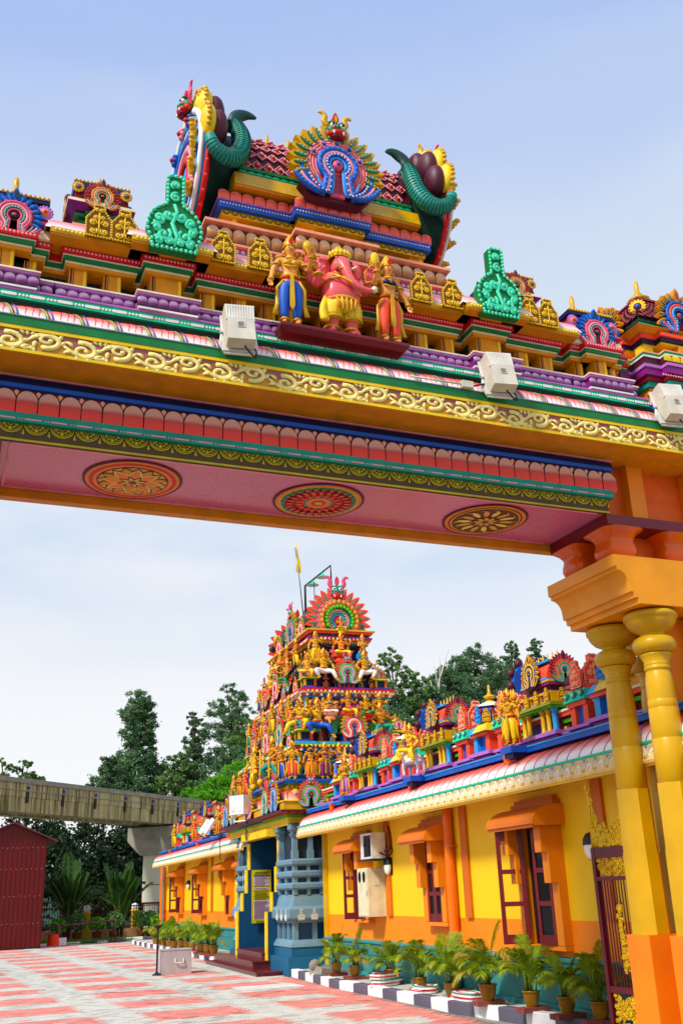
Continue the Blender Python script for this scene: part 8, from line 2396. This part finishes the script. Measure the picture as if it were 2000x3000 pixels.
tree('bright_tree', 'bright lime green tree beside the tower base', 15.8, 70, 10.2, [(-3.4, 0, 7.3, .8), (-2.7, .3, 7.9, .9), (-1.9, 0, 7.9, .9), (-.9, 0, 8.6, 1.0), (.2, 0, 9.2, 1.1), (1.2, .3, 9.6, 1.1), (.2, -.5, 7.9, 1.2), (1.6, 0, 8.2, 1.2), (-1.1, .4, 7.3, 1.0)], 7000, .30, 'leaf_bright', 37, z=0)
for i, (x, y, top, R, lb) in enumerate(((1.2, 120, 17.0, 1.3, 'small distant tree at the far left edge above the viaduct'), (3.6, 120, 17.2, 1.4, 'small distant tree second from the left edge above the viaduct'), (5.4, 120, 15.2, 1.2, 'tiny distant tree just right of the second distant tree'))):
    T('distant_tree', lb, x, y, top, top-4, R, 1500, 'leaf_mid', 40+i, round_, 7)
for i, (x, y, top, dz, R, n, mt, kind, lb, sh) in enumerate((
    (30.4, 75, 20.4, 6.5, 1.7, 2600, 'leaf_mid', 'open_tree', 'thin pale tree just right of the tower', round_), (32.8, 76, 18.8, 5, 1.8, 2800, 'leaf_mid', 'open_tree', 'sparse tree right of the tower with thin twigs', round_),
    (29.5, 74, 16.2, 6, 2.5, 6000, 'leaf_dark', 'broad_tree', 'dark broad tree against the right side of the tower', round_), (34.0, 76, 17.0, 6, 3.0, 8000, 'leaf_dark', 'broad_tree', 'dark broad tree behind the second roof shrine', round_),
    (37.6, 80, 19.8, 7, 2.8, 7000, 'leaf_dark', 'broad_tree', 'tall dark tree behind the bare branches', round_), (41.5, 82, 22.2, 7.5, 3.3, 10000, 'leaf_dark', 'broad_tree', 'tallest round dark tree between the second shrine and the column', round_), (45.0, 84, 20.8, 7, 3.0, 8000, 'leaf_mid', 'broad_tree', 'green tree right of the tallest round tree', round_),
    (39.0, 78, 16.2, 6, 3.4, 8000, 'leaf_dark', 'bush_tree', 'dark lower tree behind the third dome shrine', round_), (45.0, 80, 17.0, 6, 3.4, 8000, 'leaf_dark', 'bush_tree', 'dark lower tree behind the nearest big shrine', round_), (50.5, 84, 18.5, 6, 3.2, 6000, 'leaf_dark', 'bush_tree', 'lower dark tree behind the yellow column', round_),
    (58.2, 105, 29.4, 8, 2.0, 4600, 'leaf_dark', 'conifer_tree', 'far pointed tree above the near shrine, left of the pair', cone), (61.6, 105, 29.8, 8, 2.1, 4800, 'leaf_dark', 'conifer_tree', 'far pointed tree above the near shrine, right of the pair', cone), (60.0, 100, 25.0, 6, 3.0, 4600, 'leaf_mid', 'broad_tree', 'rounded tree at the foot of the two far pointed trees', round_), (65.0, 100, 22.5, 5, 2.0, 2400, 'leaf_mid', 'open_tree', 'small open tree left of the yellow column', round_))):
    T(kind, lb, x, y, top, top-dz, R, n, mt, 60+i, sh, 16 if sh is round_ else 20)
t = thing('bare_tree', 'leafless pale branched tree behind the second roof shrine', 'tree', (35.5, 78, hz(35.5, 78)), 0, 'trees on the hill behind the temple')
m_ = MB(); H = 21.2-hz(35.5, 78)
m_.tube([(0, 0, 0), (-.3, 0, H*.5), (.0, 0, H*.72), (.5, 0, H*.86), (1.6, 0, H)], [.2, .14, .11, .07, .03], 'lamp_beige', 6)
for a, b_ in ((((0, 0, H*.72)), (-.7, 0, H*.92)), ((.3, 0, H*.8), (-.1, .1, H*.96)), ((.5, 0, H*.86), (.6, 0, H*.98)), ((-.3, 0, H*.5), (-1.4, 0, H*.7)), ((-.1, 0, H*.62), (1.2, .2, H*.78)), ((-.9, 0, H*.6), (-1.2, 0, H*.76))): m_.tube([a, tuple((Vector(a)+Vector(b_))*.5+Vector((.1, 0, .1))), b_], [.07, .05, .02], 'lamp_beige', 5)
m_.build('trunk', t)
# dark undergrowth under the viaduct: countless leaves
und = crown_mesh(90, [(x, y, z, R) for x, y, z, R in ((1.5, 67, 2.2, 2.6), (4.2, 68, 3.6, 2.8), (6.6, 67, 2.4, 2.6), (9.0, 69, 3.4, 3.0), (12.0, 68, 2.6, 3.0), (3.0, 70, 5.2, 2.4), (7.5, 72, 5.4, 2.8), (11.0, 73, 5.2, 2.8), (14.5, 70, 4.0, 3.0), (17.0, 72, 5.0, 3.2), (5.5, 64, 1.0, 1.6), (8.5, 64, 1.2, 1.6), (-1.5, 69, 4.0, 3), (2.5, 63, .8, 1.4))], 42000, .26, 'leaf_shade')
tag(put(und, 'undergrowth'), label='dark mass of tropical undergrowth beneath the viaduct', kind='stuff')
wood = []
r = random.Random(77)
for i in range(90):
    x, y = r.uniform(27, 70), r.uniform(80, 118)
    wood.append((x, y, hz(x, y)+.4, r.uniform(1.6, 2.6)))
for i in range(46):
    x, y = r.uniform(6, 28), r.uniform(76, 100)
    wood.append((x, y, hz(x, y)+2.2, r.uniform(1.6, 2.6)))
tag(put(crown_mesh(91, wood, 70000, .30, 'leaf_dark'), 'hill_wood'), label='dense dark wood covering the hill behind the temple', kind='stuff')
